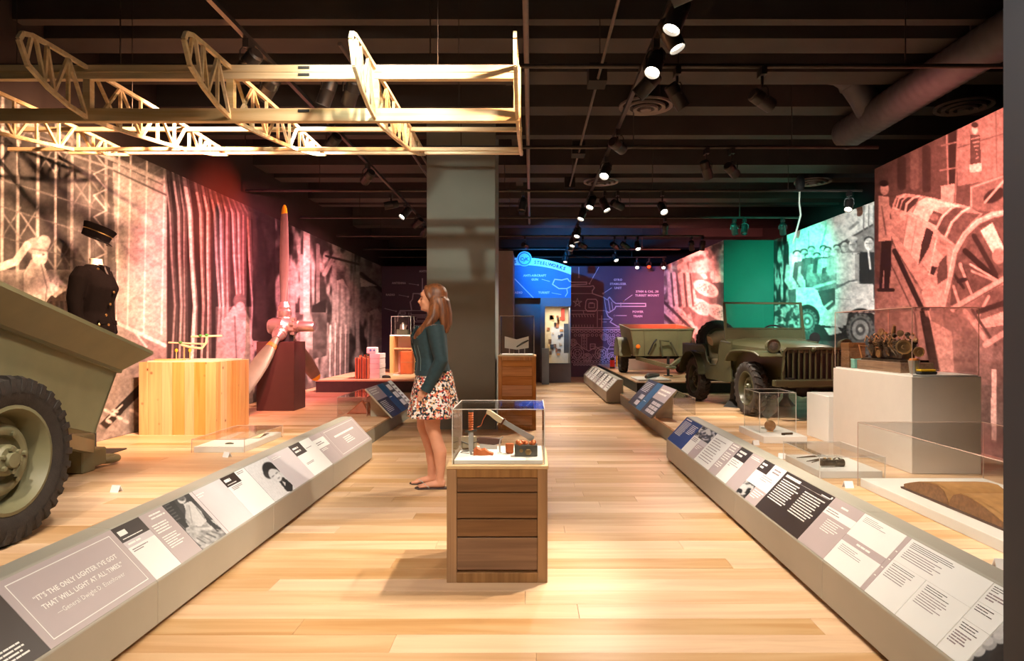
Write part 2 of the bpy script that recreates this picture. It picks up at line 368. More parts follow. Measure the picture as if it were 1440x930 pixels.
# --- right wall: an aircraft nose under construction
fillnoise(1230, 120, 1440, 700, .16, .36, 40, 50, 61)
poly([(1231, 225), (1411, 140), (1411, 300), (1231, 290)], .22)
for x, a_, b_, v in [(1268, 225, 262, .12), (1286, 215, 262, .30), (1303, 210, 265, .12), (1340, 175, 262, .08)]: line([(x, a_), (x, b_)], 12, v)
line([(1330, 150), (1334, 270)], 2, .5); line([(1348, 160), (1343, 290)], 2, .45); line([(1322, 240), (1356, 234)], 2, .45); line([(1324, 205), (1354, 198)], 2, .4)
poly([(1323, 262), (1343, 258), (1341, 285), (1324, 285)], .62); poly([(1347, 150), (1411, 130), (1411, 250), (1347, 262)], .40)
line([(1347, 208), (1411, 188)], 1.5, .22); line([(1400, 120), (1402, 240)], 1.5, .25)
ell(1371, 182, 4.5, 7, .7); poly([(1365, 190), (1378, 190), (1380, 230), (1364, 232)], .18); poly([(1363, 232), (1381, 229), (1380, 241), (1364, 243)], .75); ell(1371, 176, 5, 4, .1)
for k in range(6): line([(1366+k*2, 196+5*k), (1378-k, 193+6*k)], 1.2, .6)
poly([(1365, 262), (1411, 245), (1411, 300), (1365, 295)], .34); line([(1366, 264), (1411, 248)], 2, .6); line([(1366, 264), (1366, 295)], 2, .6); ell(1398, 275, 16, 9, .08, -.5); line([(1385, 285), (1411, 255)], 3, .7)
def cq(*p): return [(1225+a/4.226, 230+b/4.226) for a, b in p]
poly(cq((100, 560), (130, 480), (330, 830), (430, 870), (430, 1500), (20, 1500), (20, 800)), .50); fillnoise(1231, 400, 1411, 640, .30, .62, 22, 26, 71, a=.6)
line(cq((140, 520), (300, 860), (360, 1200)), 7, .07); line(cq((180, 520), (310, 745), (370, 1000)), 1.6, .88); line(cq((100, 560), (260, 900), (300, 1300)), 2, .25)
poly(cq((110, 400), (130, 240), (150, 195), (200, 178), (330, 195), (560, 250), (660, 300), (560, 400), (500, 520), (430, 850), (310, 760), (150, 510)), .60)
for k in range(10): poly(cq((120+k*6, 400-k*14), (330+k*12, 640-k*30), (340+k*12, 600-k*30), (125+k*6, 380-k*14)), .48+.035*k, .8)
poly(cq((140, 262), (155, 205), (290, 200), (262, 245), (215, 292)), .16); line(cq((200, 300), (212, 240), (250, 205), (285, 195)), 2.6, .85); line(cq((150, 262), (165, 212), (205, 182)), 2, .8); line(cq((172, 270), (186, 222), (228, 188)), 1.6, .7); line(cq((130, 262), (215, 296), (370, 375)), 2.2, .8)
poly(cq((245, 292), (285, 215), (330, 200), (500, 240), (430, 285), (372, 372)), .86); line(cq((300, 205), (520, 255)), 2, .95); line(cq((245, 292), (280, 222), (320, 200)), 1.4, .4)
poly(cq((338, 345), (370, 280), (425, 300), (392, 372)), .26); ell(1225+375/4.226, 230+320/4.226, 6, 5, .42)
poly(cq((190, 480), (215, 318), (325, 378), (280, 600)), .74); line(cq((270, 340), (235, 545)), 1, .5); line(cq((215, 318), (190, 480)), 1.2, .4)
poly(cq((328, 380), (372, 405), (345, 500), (282, 605), (300, 480)), .12); poly(cq((378, 440), (452, 482), (412, 640), (336, 650)), .52); poly(cq((300, 590), (380, 500), (440, 560), (360, 660)), .66); poly(cq((350, 610), (395, 615), (372, 665), (340, 650)), .1); poly(cq((405, 590), (450, 540), (455, 680), (395, 720), (392, 660)), .22); line(cq((390, 440), (345, 660)), 2, .8)
poly(cq((395, 392), (430, 320), (500, 258), (565, 272), (490, 345), (440, 445)), .20); poly(cq((450, 448), (490, 352), (552, 290), (650, 300), (570, 380), (500, 485)), .24); fillnoise(1320, 292, 1380, 345, .1, .55, 7, 7, 73, a=.3)
line(cq((385, 392), (420, 320), (480, 262), (520, 250)), 2.6, .88); line(cq((438, 445), (478, 352), (540, 288), (585, 262)), 2.8, .9); line(cq((375, 395), (500, 490)), 3.2, .66)
poly(cq((540, 520), (620, 410), (700, 360), (790, 350), (790, 690), (700, 710), (640, 800), (470, 845), (480, 720)), .24); fillnoise(1345, 320, 1411, 425, .08, .5, 12, 12, 75, a=.4)
poly(cq((650, 400), (722, 352), (790, 500), (790, 570), (722, 530)), .88); ell(1225+758/4.226, 230+550/4.226, 9, 11, .5)
for a_, b_, w_, v_ in (((560, 520), (745, 690), 8, .07), ((612, 430), (742, 660), 7, .10), ((590, 600), (760, 700), 3, .72), ((530, 600), (605, 785), 5, .62), ((545, 610), (612, 785), 1.5, .15), ((480, 640), (550, 740), 4, .1), ((520, 700), (560, 690), 6, .08), ((490, 730), (520, 820), 4, .66), ((600, 640), (790, 720), 3, .6)): line(cq(a_, b_), w_, v_)
line(cq((432, 850), (468, 700), (500, 525), (560, 420), (640, 345), (720, 305), (800, 292)), 8, .70); line(cq((446, 850), (482, 700), (514, 535), (572, 432), (650, 358), (800, 306)), 1.6, .28); line(cq((420, 850), (456, 700), (490, 520), (550, 412), (632, 335), (800, 280)), 1.4, .9)
poly(cq((318, 690), (440, 770), (425, 870), (330, 860), (300, 780)), .68)
line(cq((490, 865), (790, 690)), 9, .68); line(cq((500, 875), (790, 706)), 2, .25); line(cq((560, 880), (690, 1060)), 7, .62); line(cq((610, 960), (700, 790)), 4, .7); line(cq((640, 880), (790, 830)), 8, .12); poly(cq((620, 940), (790, 880), (790, 960), (660, 980)), .7); line(cq((600, 870), (740, 1080)), 4, .2); line(cq((680, 1080), (790, 1010)), 8, .66)
line(cq((330, 930), (420, 1400)), 9, .12); poly(cq((350, 930), (480, 1000), (500, 1350), (440, 1350)), .64)
poly([(1395, 520), (1402, 520), (1402, 600), (1393, 600)], .85)
poly([(1240, 338), (1253, 338), (1254, 372), (1250, 408), (1244, 408), (1243, 380), (1240, 408), (1236, 408)], .07)
poly([(1236, 275), (1250, 277), (1254, 338), (1236, 340)], .62); line([(1249, 290), (1258, 305), (1266, 298)], 5, .6); ell(1244, 266, 6, 8.5, .66); ell(1243, 258, 6.5, 4.5, .05); line([(1240, 290), (1246, 330)], 2, .35)
line([(1236, 408), (1256, 408)], 5, .08)

# --- far right wall: shell casings
fillnoise(900, 310, 1060, 560, .25, .95, 7, 9, 101, thr=.5); fillnoise(900, 310, 1060, 560, .3, .9, 16, 16, 103, a=.45)
poly([(970, 370), (1019, 360), (1019, 382), (970, 384)], .75, .8); poly([(990, 398), (1019, 398), (1019, 450), (1000, 440)], .18, .85)
for cx, cy in ((993, 406), (986, 432), (1012, 440), (948, 440), (960, 455)):
    poly([(cx-16, cy), (cx-10, cy+26), (cx+14, cy+30), (cx+17, cy+4)], .42); ell(cx, cy, 19, 10, .93, .45); ell(cx, cy, 15, 7, .82, .45)
    for k in range(16): ell(cx+12*math.cos(k*2.4)*(k/16)**.5, cy+5.5*math.sin(k*2.4)*(k/16)**.5+4*math.cos(k*2.4)*(k/16)**.5, 1, .8, .35)
for x in (940, 948, 958, 967): line([(x, 385), (x+4, 430)], 5, .85); line([(x+4, 385), (x+8, 430)], 2.5, .3)
for k in range(6): line([(934, 425+9*k), (975, 465+9*k)], 4, .8 if k % 2 else .25)
for k in range(7): ell(1002+3*(k % 4)*2, 386+3*(k % 3), 3, 5, .9)

for (x0_, y0_, x1_, y1_) in ((0, 120, 560, 660), (900, 310, 1060, 560), (1060, 250, 1231, 560), (1231, 120, 1440, 700)):   # film grain and fine texture
    g_ = .55*vnoise(x0_, y0_, x1_, y1_, 4, 4, x0_+1)+.45*vnoise(x0_, y0_, x1_, y1_, 1.7, 1.7, x0_+2); GB[y0_:y1_, x0_:x1_] *= .72+.56*g_
# --- photographs on the reading rails (drawn at their places on the rails)
fillnoise(228, 690, 322, 775, .10, .30, 14, 14, 111)
fillnoise(262, 732, 322, 776, .35, .98, 7, 4, 113); poly([(285, 722), (300, 735), (312, 744), (306, 748), (286, 730)], .07); poly([(230, 708), (243, 703), (262, 728), (252, 738)], .14)
poly([(258, 709), (268, 705), (282, 718), (291, 733), (282, 741), (268, 738)], .88); line([(264, 712), (263, 728), (272, 737)], 5, .78); line([(276, 714), (288, 730)], 1.2, .5); line([(266, 711), (270, 735)], 1.0, .55)
ell(255.5, 703, 6, 5.5, .9, .5); ell(253.5, 699.5, 7.5, 4.5, .38, .5); ell(257, 703.5, 1, .8, .2); poly([(246, 733), (258, 729), (266, 741), (254, 747)], .10); line([(250, 735), (260, 744)], 1, .5)
for k in range(6): line([(270+7*k, 760-3*k), (282+7*k, 768-4*k)], 2, .3+.1*(k % 3)); line([(232+3*k, 712+4*k), (238+3*k, 709+4*k)], 1, .45)
GB[630:720, 335:425] = .93
poly([(391, 676), (398, 671), (412, 682), (411, 691), (404, 692)], .16); poly([(396, 676), (402, 679), (401, 684)], .95)
ell(381, 662, 14, 10, .16, .75); ell(376, 668, 7, 4, .2, .75); ell(391, 658, 6, 4, .2, .75); ell(387, 668.5, 11, 7.5, .88, .75); ell(390, 671, 7, 5, .95, .75); ell(384, 670, 2, .8, .35, -.7); ell(389, 665.5, 2, .8, .35, -.7); ell(392, 672.5, 1.8, .8, .45, -.7); line([(377, 657), (388, 658)], 4, .14)
fillnoise(1310, 810, 1440, 930, .10, .22, 20, 20, 121)
for r in range(4):
    for k in range(8): ell(1322+16*k+7*r, 902+10*r-(k*9), 11, 10, .62+.06*((k+r) % 3)); ell(1320+16*k+7*r, 899+10*r-(k*9), 8, 7, .78+.05*((k*3+r) % 3))
poly([(1358, 880), (1384, 852), (1411, 842), (1411, 888), (1380, 895)], .78); ell(1402, 846, 13, 12, .85); line([(1370, 880), (1400, 868)], 3, .45); poly([(1366, 868), (1384, 862), (1388, 876), (1372, 880)], .4)
fillnoise(1028, 670, 1062, 705, .12, .8, 6, 5, 131, thr=.5); ell(1044, 684, 6, 4, .85)
for x0, y0, x1, y1, s_ in ((985, 606, 1006, 622, 141), (965, 590, 1000, 625, 143)): fillnoise(x0, y0, x1, y1, .15, .85, 5, 4, s_, thr=.5)

def sample(px, py):
    px = np.clip(px, 0, 1438.9); py = np.clip(py, 0, 928.9)
    ix = px.astype(int); iy = py.astype(int); fx = px-ix; fy = py-iy
    return (GB[iy, ix]*(1-fx)+GB[iy, ix+1]*fx)*(1-fy)+(GB[iy+1, ix]*(1-fx)+GB[iy+1, ix+1]*fx)*fy
def gridmesh(name, P, val, thick=None):
    # P: (rows, cols, 3) positions, val: grey values -> a mesh with the print stored as a colour attribute
    R, Q = val.shape; me = bpy.data.meshes.new(name); n = R*Q
    idx = np.arange(n).reshape(R, Q)
    fs = np.stack([idx[:-1, :-1], idx[:-1, 1:], idx[1:, 1:], idx[1:, :-1]], -1).reshape(-1, 4)
    me.vertices.add(n); me.vertices.foreach_set('co', P.reshape(-1).astype(np.float32))
    k = len(fs); me.loops.add(k*4); me.polygons.add(k)
    me.polygons.foreach_set('loop_start', np.arange(k)*4); me.loops.foreach_set('vertex_index', fs.reshape(-1))
    me.update(calc_edges=True)
    a = me.color_attributes.new('Col', 'FLOAT_COLOR', 'POINT')
    col = np.ones((n, 4), np.float32); g = np.clip(val.reshape(-1), 0, 1)**1.9
    col[:, :3] = (g*.86+.012)[:, None]; a.data.foreach_set('color', col.reshape(-1))
    return me
def wall_print(name, p0, p1, z0, z1, cols, rows, m, parent, flip=False, off=(0, 0)):
    # an upright sheet from p0 to p1 (plan), columns spaced evenly as the eye sees them
    p0 = np.array(p0, float); p1 = np.array(p1, float)
    s0, s1 = 1/p0[1], 1/p1[1]
    if abs(s0-s1) < 1e-6: t = np.linspace(0, 1, cols)
    else:
        ys = 1/np.linspace(s0, s1, cols); t = (ys-p0[1])/(p1[1]-p0[1])
    X = p0[0]+(p1[0]-p0[0])*t; Y = p0[1]+(p1[1]-p0[1])*t; Z = np.linspace(z0, z1, rows)
    P = np.zeros((rows, cols, 3)); P[..., 0] = X; P[..., 1] = Y; P[..., 2] = Z[:, None]
    val = sample(CX+F*P[..., 0]/P[..., 1]+0*P[..., 2], CY-F*(P[..., 2]-CH)/P[..., 1])
    P[..., 0] += off[0]; P[..., 1] += off[1]
    return mobj(name, gridmesh(name, P, val), m, parent)
# ------------------------------------------------------------ the room
M_black = mat('black_ceiling_paint', (.0045, .004, .0035), .8, var=.3, scale=2)
M_beam = mat('spill_lit_beam_grey', (.040, .035, .033), .8, var=.15, scale=2)  # beams lighter than the black ceiling: spill light put into their colour
M_dwall = mat('dark_brown_wall_paint', (.030, .019, .016), .75, var=.15, scale=1.5)
M_char = mat('charcoal_wall_paint', (.048, .048, .050), .6, var=.06, scale=3)
M_col = mat('grey_green_column_paint', (.165, .175, .155), .6, var=.06, scale=2)
M_mural = attrmat('mural_print_paper', (1.0, .93, .86), .5)
M_navy = mat('purple_blue_wall_paint', rgb(82, 68, 92), .6, var=.05, scale=3)
M_teal = mat('teal_wall_paint', rgb(0, 88, 74), .6, var=.05, scale=2)
M_line = mat('pale_lilac_print', rgb(214, 202, 222), .6, var=.03)
WZ = 3.30                                        # top of the printed walls
W_L, W_R, W_T, Y_G, Y_B = -4.45, 4.18, 5.20, 14.33, 19.9

def slab(name, x0, x1, y0, y1, z0, z1, m):
    o = MB().box(x0, x1, y0, y1, z0, z1).build(name, m); return struct(o)
fo = slab('floor', -4.6, 6.6, -3.0, 24.0, -.25, -.022, mat('dark_subfloor', (.05, .03, .02), .8))
ceil = slab('ceiling', -4.6, 6.6, -3.0, 24.0, 4.7, 4.85, M_black)
slab('wall_left', -4.60, -4.46, -3.0, 24.0, -.02, 4.7, M_dwall)
slab('wall_right', 6.46, 6.6, -3.0, 24.0, -.02, 4.7, M_black)
slab('wall_back', -4.46, 6.46, 23.86, 24.0, -.02, 4.7, M_black)
slab('wall_front', -4.46, 6.46, -3.0, -2.86, -.02, 4.7, M_dwall)

# boards: the nearest as pieces, the far ones joined
FW0, FW1 = rgb(206, 162, 118), rgb(225, 188, 146)
M_fl = wood('pale_oak_floor', FW0, FW1, 0, 'random', .9, .36, spread=.34, cross=13)
M_flf = wood('pale_oak_floor_far', FW0, FW1, 0, 'attr', .9, .36, spread=.34, cross=13)
BW = .163
_bl = {}
def board_mesh(L):
    k = round(L*1000)
    if k not in _bl: _bl[k] = MB().box(-k/2000+.0007, k/2000-.0007, -BW/2+.0009, BW/2-.0009, -.022, 0).mesh('plank', bevel=.0012)
    return _bl[k]
def lay(parent, x0, x1, y0, y1, z, ynear, seed):
    r = random.Random(seed); far = MB(); tones = []; y = y0+BW/2
    while y < y1:
        x = x0; first = True
        while x < x1-.01:
            L = r.choice((1.1, 1.5, 1.9, 2.3, 2.7))
            if first: L *= r.uniform(.3, 1); first = False
            L = min(round(L*20)/20, x1-x)
            if x1-x-L < .3: L = x1-x
            if y < ynear:
                o = mobj('plank', board_mesh(L), M_fl, parent); o.location = (x+L/2, y, z+r.uniform(-.0007, .0007))
            else:
                far.box(x+.001, x+L-.001, y-BW/2+.001, y+BW/2-.001, z-.022, z+r.uniform(-.0006, .0006)); tones.append(r.random())
            x += L
        y += BW
    if far.f:
        me = far.mesh('plank'); a = me.attributes.new('tone', 'FLOAT', 'POINT')
        # bmesh keeps vertex order of the boxes: eight corners to a board
        a.data.foreach_set('value', np.repeat(np.array(tones, np.float32), 8))
        o = mobj('far_planks', me, M_flf, parent); o['kind'] = 'stuff'
CUL, CUR = -1.88, 1.64                            # front edges of the two platforms
lay(fo, CUL, CUR, .6, 24.0, 0, 11.5, 3)
M_curb = mat('grey_green_curb_paint', rgb(150, 148, 132), .55, var=.05)
pl = struct(MB().box(W_L, CUL, .6, 19.8, -.02, PZ-.022).build('platform_left', M_curb)); lay(pl, W_L+.01, CUL, .6, 14.0, PZ, 9.0, 4)
pr = struct(MB().box(CUR, W_T, .6, 19.8, -.02, PZ-.022).build('platform_right', M_curb)); lay(pr, CUR, W_T-.01, 1.0, 19.7, PZ, 8.4, 5)

# walls that carry the prints
def mural(name, label, p0, p1, cols, rows, off, z0=PZ, z1=WZ, group=None):
    o = wall_print(name, p0, p1, z0, z1, cols, rows, M_mural, None, off=off)
    return tag(o, label, 'mural', group)
mural('wall_mural', 'sepia photo mural of an aircraft plant with hangar trusses, curtains and machine shop', (W_L, 3.6), (W_L, Y_B), 760, 320, (0.0, 0))
struct(MB().box(-4.46, W_L-.004, 3.6, Y_B, PZ-.15, WZ).build('trim_1', mat('mural_backing_board', (.06, .045, .04), .7)))
slab('wall_right_near', W_R+.003, W_R+.12, 1.9, 8.135, -.02, WZ, M_dwall)
mural('wall_mural', 'rose-lit photo mural of a glazed aircraft nose with a worker beside it', (W_R, 4.2), (W_R, 8.135), 420, 340, (-.001, 0))
slab('wall_right_middle', W_T+.003, W_T+.12, 7.8, Y_G+.12, -.02, WZ, M_dwall)
mural('wall_mural', 'turquoise-lit photo mural of a crowd behind a white field car', (W_T, 7.8), (W_T, Y_G-.005), 300, 260, (-.001, 0))
slab('wall_green', 4.13, W_T, Y_G, Y_G+.12, -.02, WZ, M_teal)
pa, pb = (4.13, Y_G+.0), (3.96, Y_B)
o = MB().prism([(pa[0], pa[1], -.02), (pb[0], pb[1], -.02), (pb[0]+.12, pb[1], -.02), (pa[0]+.12, pa[1]+.1, -.02)], (0, 0, WZ+.02)).build('wall_right_far', M_dwall); struct(o)
mural('wall_mural', 'red-lit photo mural of open shell casings heaped together', pa, pb, 130, 130, (-.006, 0), PZ, WZ)
bw = slab('wall_blue', W_L, 4.1, Y_B, Y_B+.15, -.02, WZ, M_navy)
slab('wall_gallery_end', -.83, -.44, 16.2, 17.7, -.02, WZ, mat('warm_grey_wall_paint', rgb(118, 108, 100), .6, var=.04))
slab('wall_foreground', 1.342, 2.45, 1.65, 1.9, -.02, 4.7, mat('slate_grey_wall_paint', (.040, .046, .056), .6, var=.05, scale=2))

# column
cb = struct(MB().box(-1.415, -.485, 9.05, 9.95, -.02, 3.84).build('column', M_col, bevel=.006))
MB().box(-1.417, -.483, 9.048, 9.952, 3.84, 4.7).build('upper_shaft', M_col, cb)

# ceiling: beams, pipes, ducts
bands = [(27, 36), (54, 75), (101, 119), (150, 162.5), (190, 196), (232, 244), (250, 256.5), (279, 285), (288, 291), (317, 321), (333, 337), (348, 351)]
for a_, b_ in bands:
    y0, y1 = F*2.7/(CY-a_), F*2.7/(CY-b_)
    MB().box(-4.46, 6.46, y0, y1, 4.0, 4.7).build('beam', M_beam, ceil)
MB().box(-.30, -.16, 3.0, 23.8, 4.25, 4.7).build('beam', M_beam, ceil)
M_pipe = mat('brown_black_steel_pipe', (.055, .045, .04), .42, .6, var=.2)
PIPE_Y = [.7, 3.1, 5.5, 7.9, 10.3, 12.7, 15.1, 17.5, 19.3]
TZ = 3.5
ORD = ['first', 'second', 'third', 'fourth', 'fifth', 'sixth', 'seventh', 'eighth', 'ninth', 'tenth', 'eleventh', 'twelfth', 'thirteenth', 'fourteenth', 'fifteenth', 'sixteenth', 'seventeenth', 'eighteenth', 'nineteenth', 'twentieth']
def pipe(name, p, q, r, label, cat, group=None, m=None, hang=()):
    p = Vector(p); q = Vector(q); t = thing(name, label, cat, p, 0, group); d = q-p
    MB().tube([Vector(), d], r, 8).build('pipe', m or M_pipe, t, .8)
    for s_ in hang:
        c = d*s_; MB().tube([c, c+Vector((0, 0, 4.7-p.z))], .006, 5).build('hanger_rod', M_pipe, t, .8)
    return t
for k, y in enumerate(PIPE_Y):
    x1 = 4.1 if y < 8.5 else (5.1 if y < 14 else 3.9)
    pipe('lighting_pipe', (-4.4, y, TZ), (x1, y, TZ), .021, 'dark steel lighting pipe slung across the hall, '+ORD[len(PIPE_Y)-1-k]+' from the blue wall', 'pipe', 'cross pipes carrying the lamps', hang=(.12, .42, .66, .88))
def track(x, y0, y1, label):
    t = thing('lighting_track', label, 'track', (x, y0, TZ-.045))
    MB().box(-.018, .018, 0, y1-y0, -.016, .020).build('track_rail', M_pipe, t)
    for k, y in enumerate(PIPE_Y):
        if y0 < y < y1: MB().box(-.022, .022, y-y0-.03, y-y0+.03, .016, .030).build('clamp', M_pipe, t)
    return t
track(.91, .5, 19.5, 'long black lighting track crowded with lit spotlights over the aisle')
track(-2.07, .5, 19.5, 'long black lighting track running between the wing frame and the propeller')
M_cond = mat('grey_conduit', (.10, .085, .075), .5, .3, var=.15)
t = pipe('conduit', (.59, 1.0, TZ+.05), (.59, 10.5, TZ+.05), .013, 'thin grey conduit with junction boxes running beside the aisle track', 'conduit', None, M_cond, (.1, .5, .9))
for y in (5.0, 7.4, 9.3): MB().cbox((0, y, .06), .16, .22, .16).build('junction_box', M_black, t)
pipe('sprinkler_pipe', (-.045, 2.0, 3.95), (-.045, 16.1, 3.95), .026, 'straight grey sprinkler pipe hanging above the column side', 'pipe', None, mat('sprinkler_pipe_paint', (.20, .16, .14), .5), (.2, .5, .8))
pipe('conduit', (-1.72, 6.0, 3.9), (-1.72, 15.5, 3.9), .018, 'grey conduit beside its twin, the one farther from the column', 'conduit', 'twin conduits left of the column', M_cond, (.1, .6))
pipe('conduit', (-1.60, 6.0, 3.9), (-1.60, 15.5, 3.9), .018, 'grey conduit beside its twin, the one nearer the column', 'conduit', 'twin conduits left of the column', M_cond, (.1, .6))
# spiral duct with a branch that turns up into the ceiling
M_duct = mat('grey_spiral_duct_metal', (.085, .085, .10), .55, .2, var=.1)
t = thing('spiral_duct', 'fat grey spiral air duct hanging over the rose-lit mural', 'duct', (3.96, 2.4, 3.80))
rp = []
for k in range(0, 200):
    y = k*.03; rp.append((.185+(.006 if k % 4 == 0 else 0), y))
MB().lathe(rp+[(.19, 6.0), (.15, 6.06), (.05, 6.08)], 20, axisM((0, 0, 0), (0, 1, 0))).build('duct_run', M_duct, t, .9)
MB().tube([(-.02, 5.3, .02), (-.16, 5.25, .20), (-.30, 5.22, .36)], [.16, .15, .145], 16).build('branch', M_duct, t, .9)
MB().tube([(-.28, 5.26, .34), (-.34, 5.22, .41), (-.46, 5.20, .47), (-.62, 5.2, .49), (-1.1, 5.2, .49)], .145, 16).build('elbow', M_duct, t, .9)
for y in (1.2, 3.6): MB().box(-.02, .02, y-.01, y+.01, .18, .899).build('strap', M_duct, t)
M_vent = mat('grey_air_diffuser', (.18, .15, .14), .6)
for (px, py, D, where) in ((908, 151, .62, 'close to the aisle track'), (1355, 152, .62, 'beside the fat spiral duct over the rose-lit mural'), (1143, 257, .62, 'above the hanging power cable'), (845, 257, .6, 'just behind the aisle track beyond the column')):
    Yd = F*2.62/(CY-py); p = wp(px, py, Yd)
    t = thing('ceiling_diffuser', 'round grey ringed air diffuser '+where, 'vent', (p.x, p.y, p.z), 0, 'round air diffusers')
    for k, (r0, r1, z) in enumerate(((.30, .26, .0), (.22, .18, -.02), (.14, .10, -.035), (.06, .0, -.04))):
        MB().lathe([(r0*D/.6, z), (r0*D/.6, z+.025), (max(r1, .001)*D/.6, z+.035), (max(r1, .001)*D/.6, z+.01)], 24, close=True).build('ring', M_vent, t, .6)
    MB().lathe([(.17, .05), (.17, 4.7-p.z)], 16).build('neck', M_black, t, .8)
# power drop cable over the field car
pc = [wp(1125, 262, 10.3), wp(1124, 285, 10.3), wp(1126, 302, 10.4), wp(1122, 318, 10.5)]
t = thing('power_cable', 'pale flexible cable hanging from the pipe above the field car', 'cable', pc[0])
MB().tube([p-pc[0] for p in [pc[0]+Vector((0, 0, .0)), pc[1], pc[2], pc[3], pc[3]+Vector((.0, .2, -.25))]], .014, 6).build('cable', mat('pale_cable', (.45, .5, .45), .5), t, .8)
MB().lathe([(.05, -.06), (.07, .0), (.07, .10), (.03, .16)], 12).build('gland', M_black, t, .6)
# ------------------------------------------------------------ blueprint drawn on the blue wall
def wallstrip(mb, pts, wpx, Y, lift=.003):
    q = [wp(a, b, Y) for a, b in pts]; wd = wpx/F*Y
    for a, b in zip(q[:-1], q[1:]):
        d = b-a
        if d.length < 1e-6: continue
        mb.bar(a-d.normalized()*wd*.3+Vector((0, -lift, 0)), b+d.normalized()*wd*.3+Vector((0, -lift, 0)), wd, .004, (0, 1, 0))
def wallring(mb, cx, cy, rx, ry, wpx, Y, n=16, a0=0, a1=2*PI): wallstrip(mb, [(cx+rx*math.cos(a0+(a1-a0)*k/n), cy+ry*math.sin(a0+(a1-a0)*k/n)) for k in range(n+1)], wpx, Y)
def walltext(mb, s, px, py, hpx, Y, align='CENTER', lift=.004):
    p = wp(px, py, Y); M = Matrix.Translation(p+Vector((0, -lift, 0))) @ Matrix.Rotation(PI/2, 4, 'X')
    vs, fs = textmesh(s, hpx/F*Y*1.35, M, align, .001, 1.12, .004); mb.add(vs, fs)
Y = Y_B
b = MB()
S = lambda w_, *p: wallstrip(b, p, w_, Y)
S(1.6, (776, 400), (780, 393), (790, 394), (798, 392), (800, 397), (825, 397), (825, 400), (800, 401), (797, 407), (786, 406), (778, 404), (776, 400))
S(1.5, (797, 405), (802, 403), (812, 403), (830, 403), (834, 402), (836, 405), (833, 409), (833, 413), (848, 418), (854, 422), (857, 418), (862, 424), (866, 427), (908, 427), (908, 431), (866, 431), (864, 435), (856, 440), (852, 437), (855, 445), (861, 449), (858, 453), (868, 459), (880, 460))
S(1.0, (798, 406), (798, 413), (795, 417)); S(.8, (798, 413), (833, 413)); S(1.0, (855, 420), (858, 438)); S(.9, (850, 421), (853, 440)); S(.8, (860, 425), (862, 436))
S(.9, (873, 426), (873, 432))
S(1.2, (824, 424), (826, 421), (838, 421), (840, 424), (840, 434), (837, 438), (826, 438), (823, 434), (824, 424)); S(.8, (828, 427), (836, 427), (836, 433), (828, 433), (828, 427)); S(1.0, (829, 426), (834, 426))
for k in range(5): S(.7, (812+6.5*math.sin(k*4*PI/5), 426-6.5*math.cos(k*4*PI/5)), (812+6.5*math.sin((k+1)*4*PI/5), 426-6.5*math.cos((k+1)*4*PI/5)))
S(.8, (804, 437), (850, 437)); S(.8, (804, 442), (836, 442)); S(1.6, (803, 461), (834, 461)); S(1.0, (834, 461), (880, 461)); S(.8, (840, 437), (840, 461)); S(.8, (846, 444), (846, 461)); S(.8, (842, 449), (858, 449)); S(.7, (846, 453), (853, 453)); S(.8, (820, 437), (821, 441))
for k in range(8): S(.8, (806+4*k, 443), (807+4*k, 446)); S(.8, (806+4*k, 457), (806+4*k, 460))
for k in range(12):                               # track links and running gear
    wallring(b, 806+6*k, 466, 2.3, 1.8, .8, Y, 8); wallring(b, 809+6*k, 471.5, 1.8, 1.8, .7, Y, 8)
    wallring(b, 806+4.4*k, 509, 2.0, 1.8, .8, Y, 8); wallring(b, 808+4.4*k, 513, 1.7, 1.2, .9, Y, 8)
S(1.2, (803, 463.5), (876, 463.5))
for cx, cy, r in ((812, 497, 9), (846, 497, 9), (826, 503, 6), (861, 503, 7), (861, 480, 6.5), (806, 482, 5), (850, 474, 5)):
    wallring(b, cx, cy, r, r, .9, Y, 18); wallring(b, cx, cy, r*.66, r*.66, .8, Y, 14); wallring(b, cx, cy, r*.3, r*.3, .7, Y, 10)
    for k in range(6): S(.6, (cx+r*.34*math.cos(k*PI/3), cy+r*.34*math.sin(k*PI/3)), (cx+r*.9*math.cos(k*PI/3), cy+r*.9*math.sin(k*PI/3)))
for k in range(5): wallring(b, 821.5, 471+4.5*k, 1.5, 1.4, .7, Y, 8)
S(.9, (818, 470), (818, 492)); S(.9, (825, 470), (825, 492)); S(1.0, (830, 484), (837, 484), (837, 491), (830, 491), (830, 484)); S(.7, (831, 487), (836, 487))
S(1.0, (853, 491), (872, 491)); S(.9, (852, 496), (858, 486), (866, 486), (872, 496)); S(.9, (803, 490), (812, 483), (820, 490), (828, 494), (838, 488), (848, 494))
for k in range(7): S(.7, (804+9*k, 505), (809+9*k, 498)); S(.7, (806+9*k, 498), (812+9*k, 506))
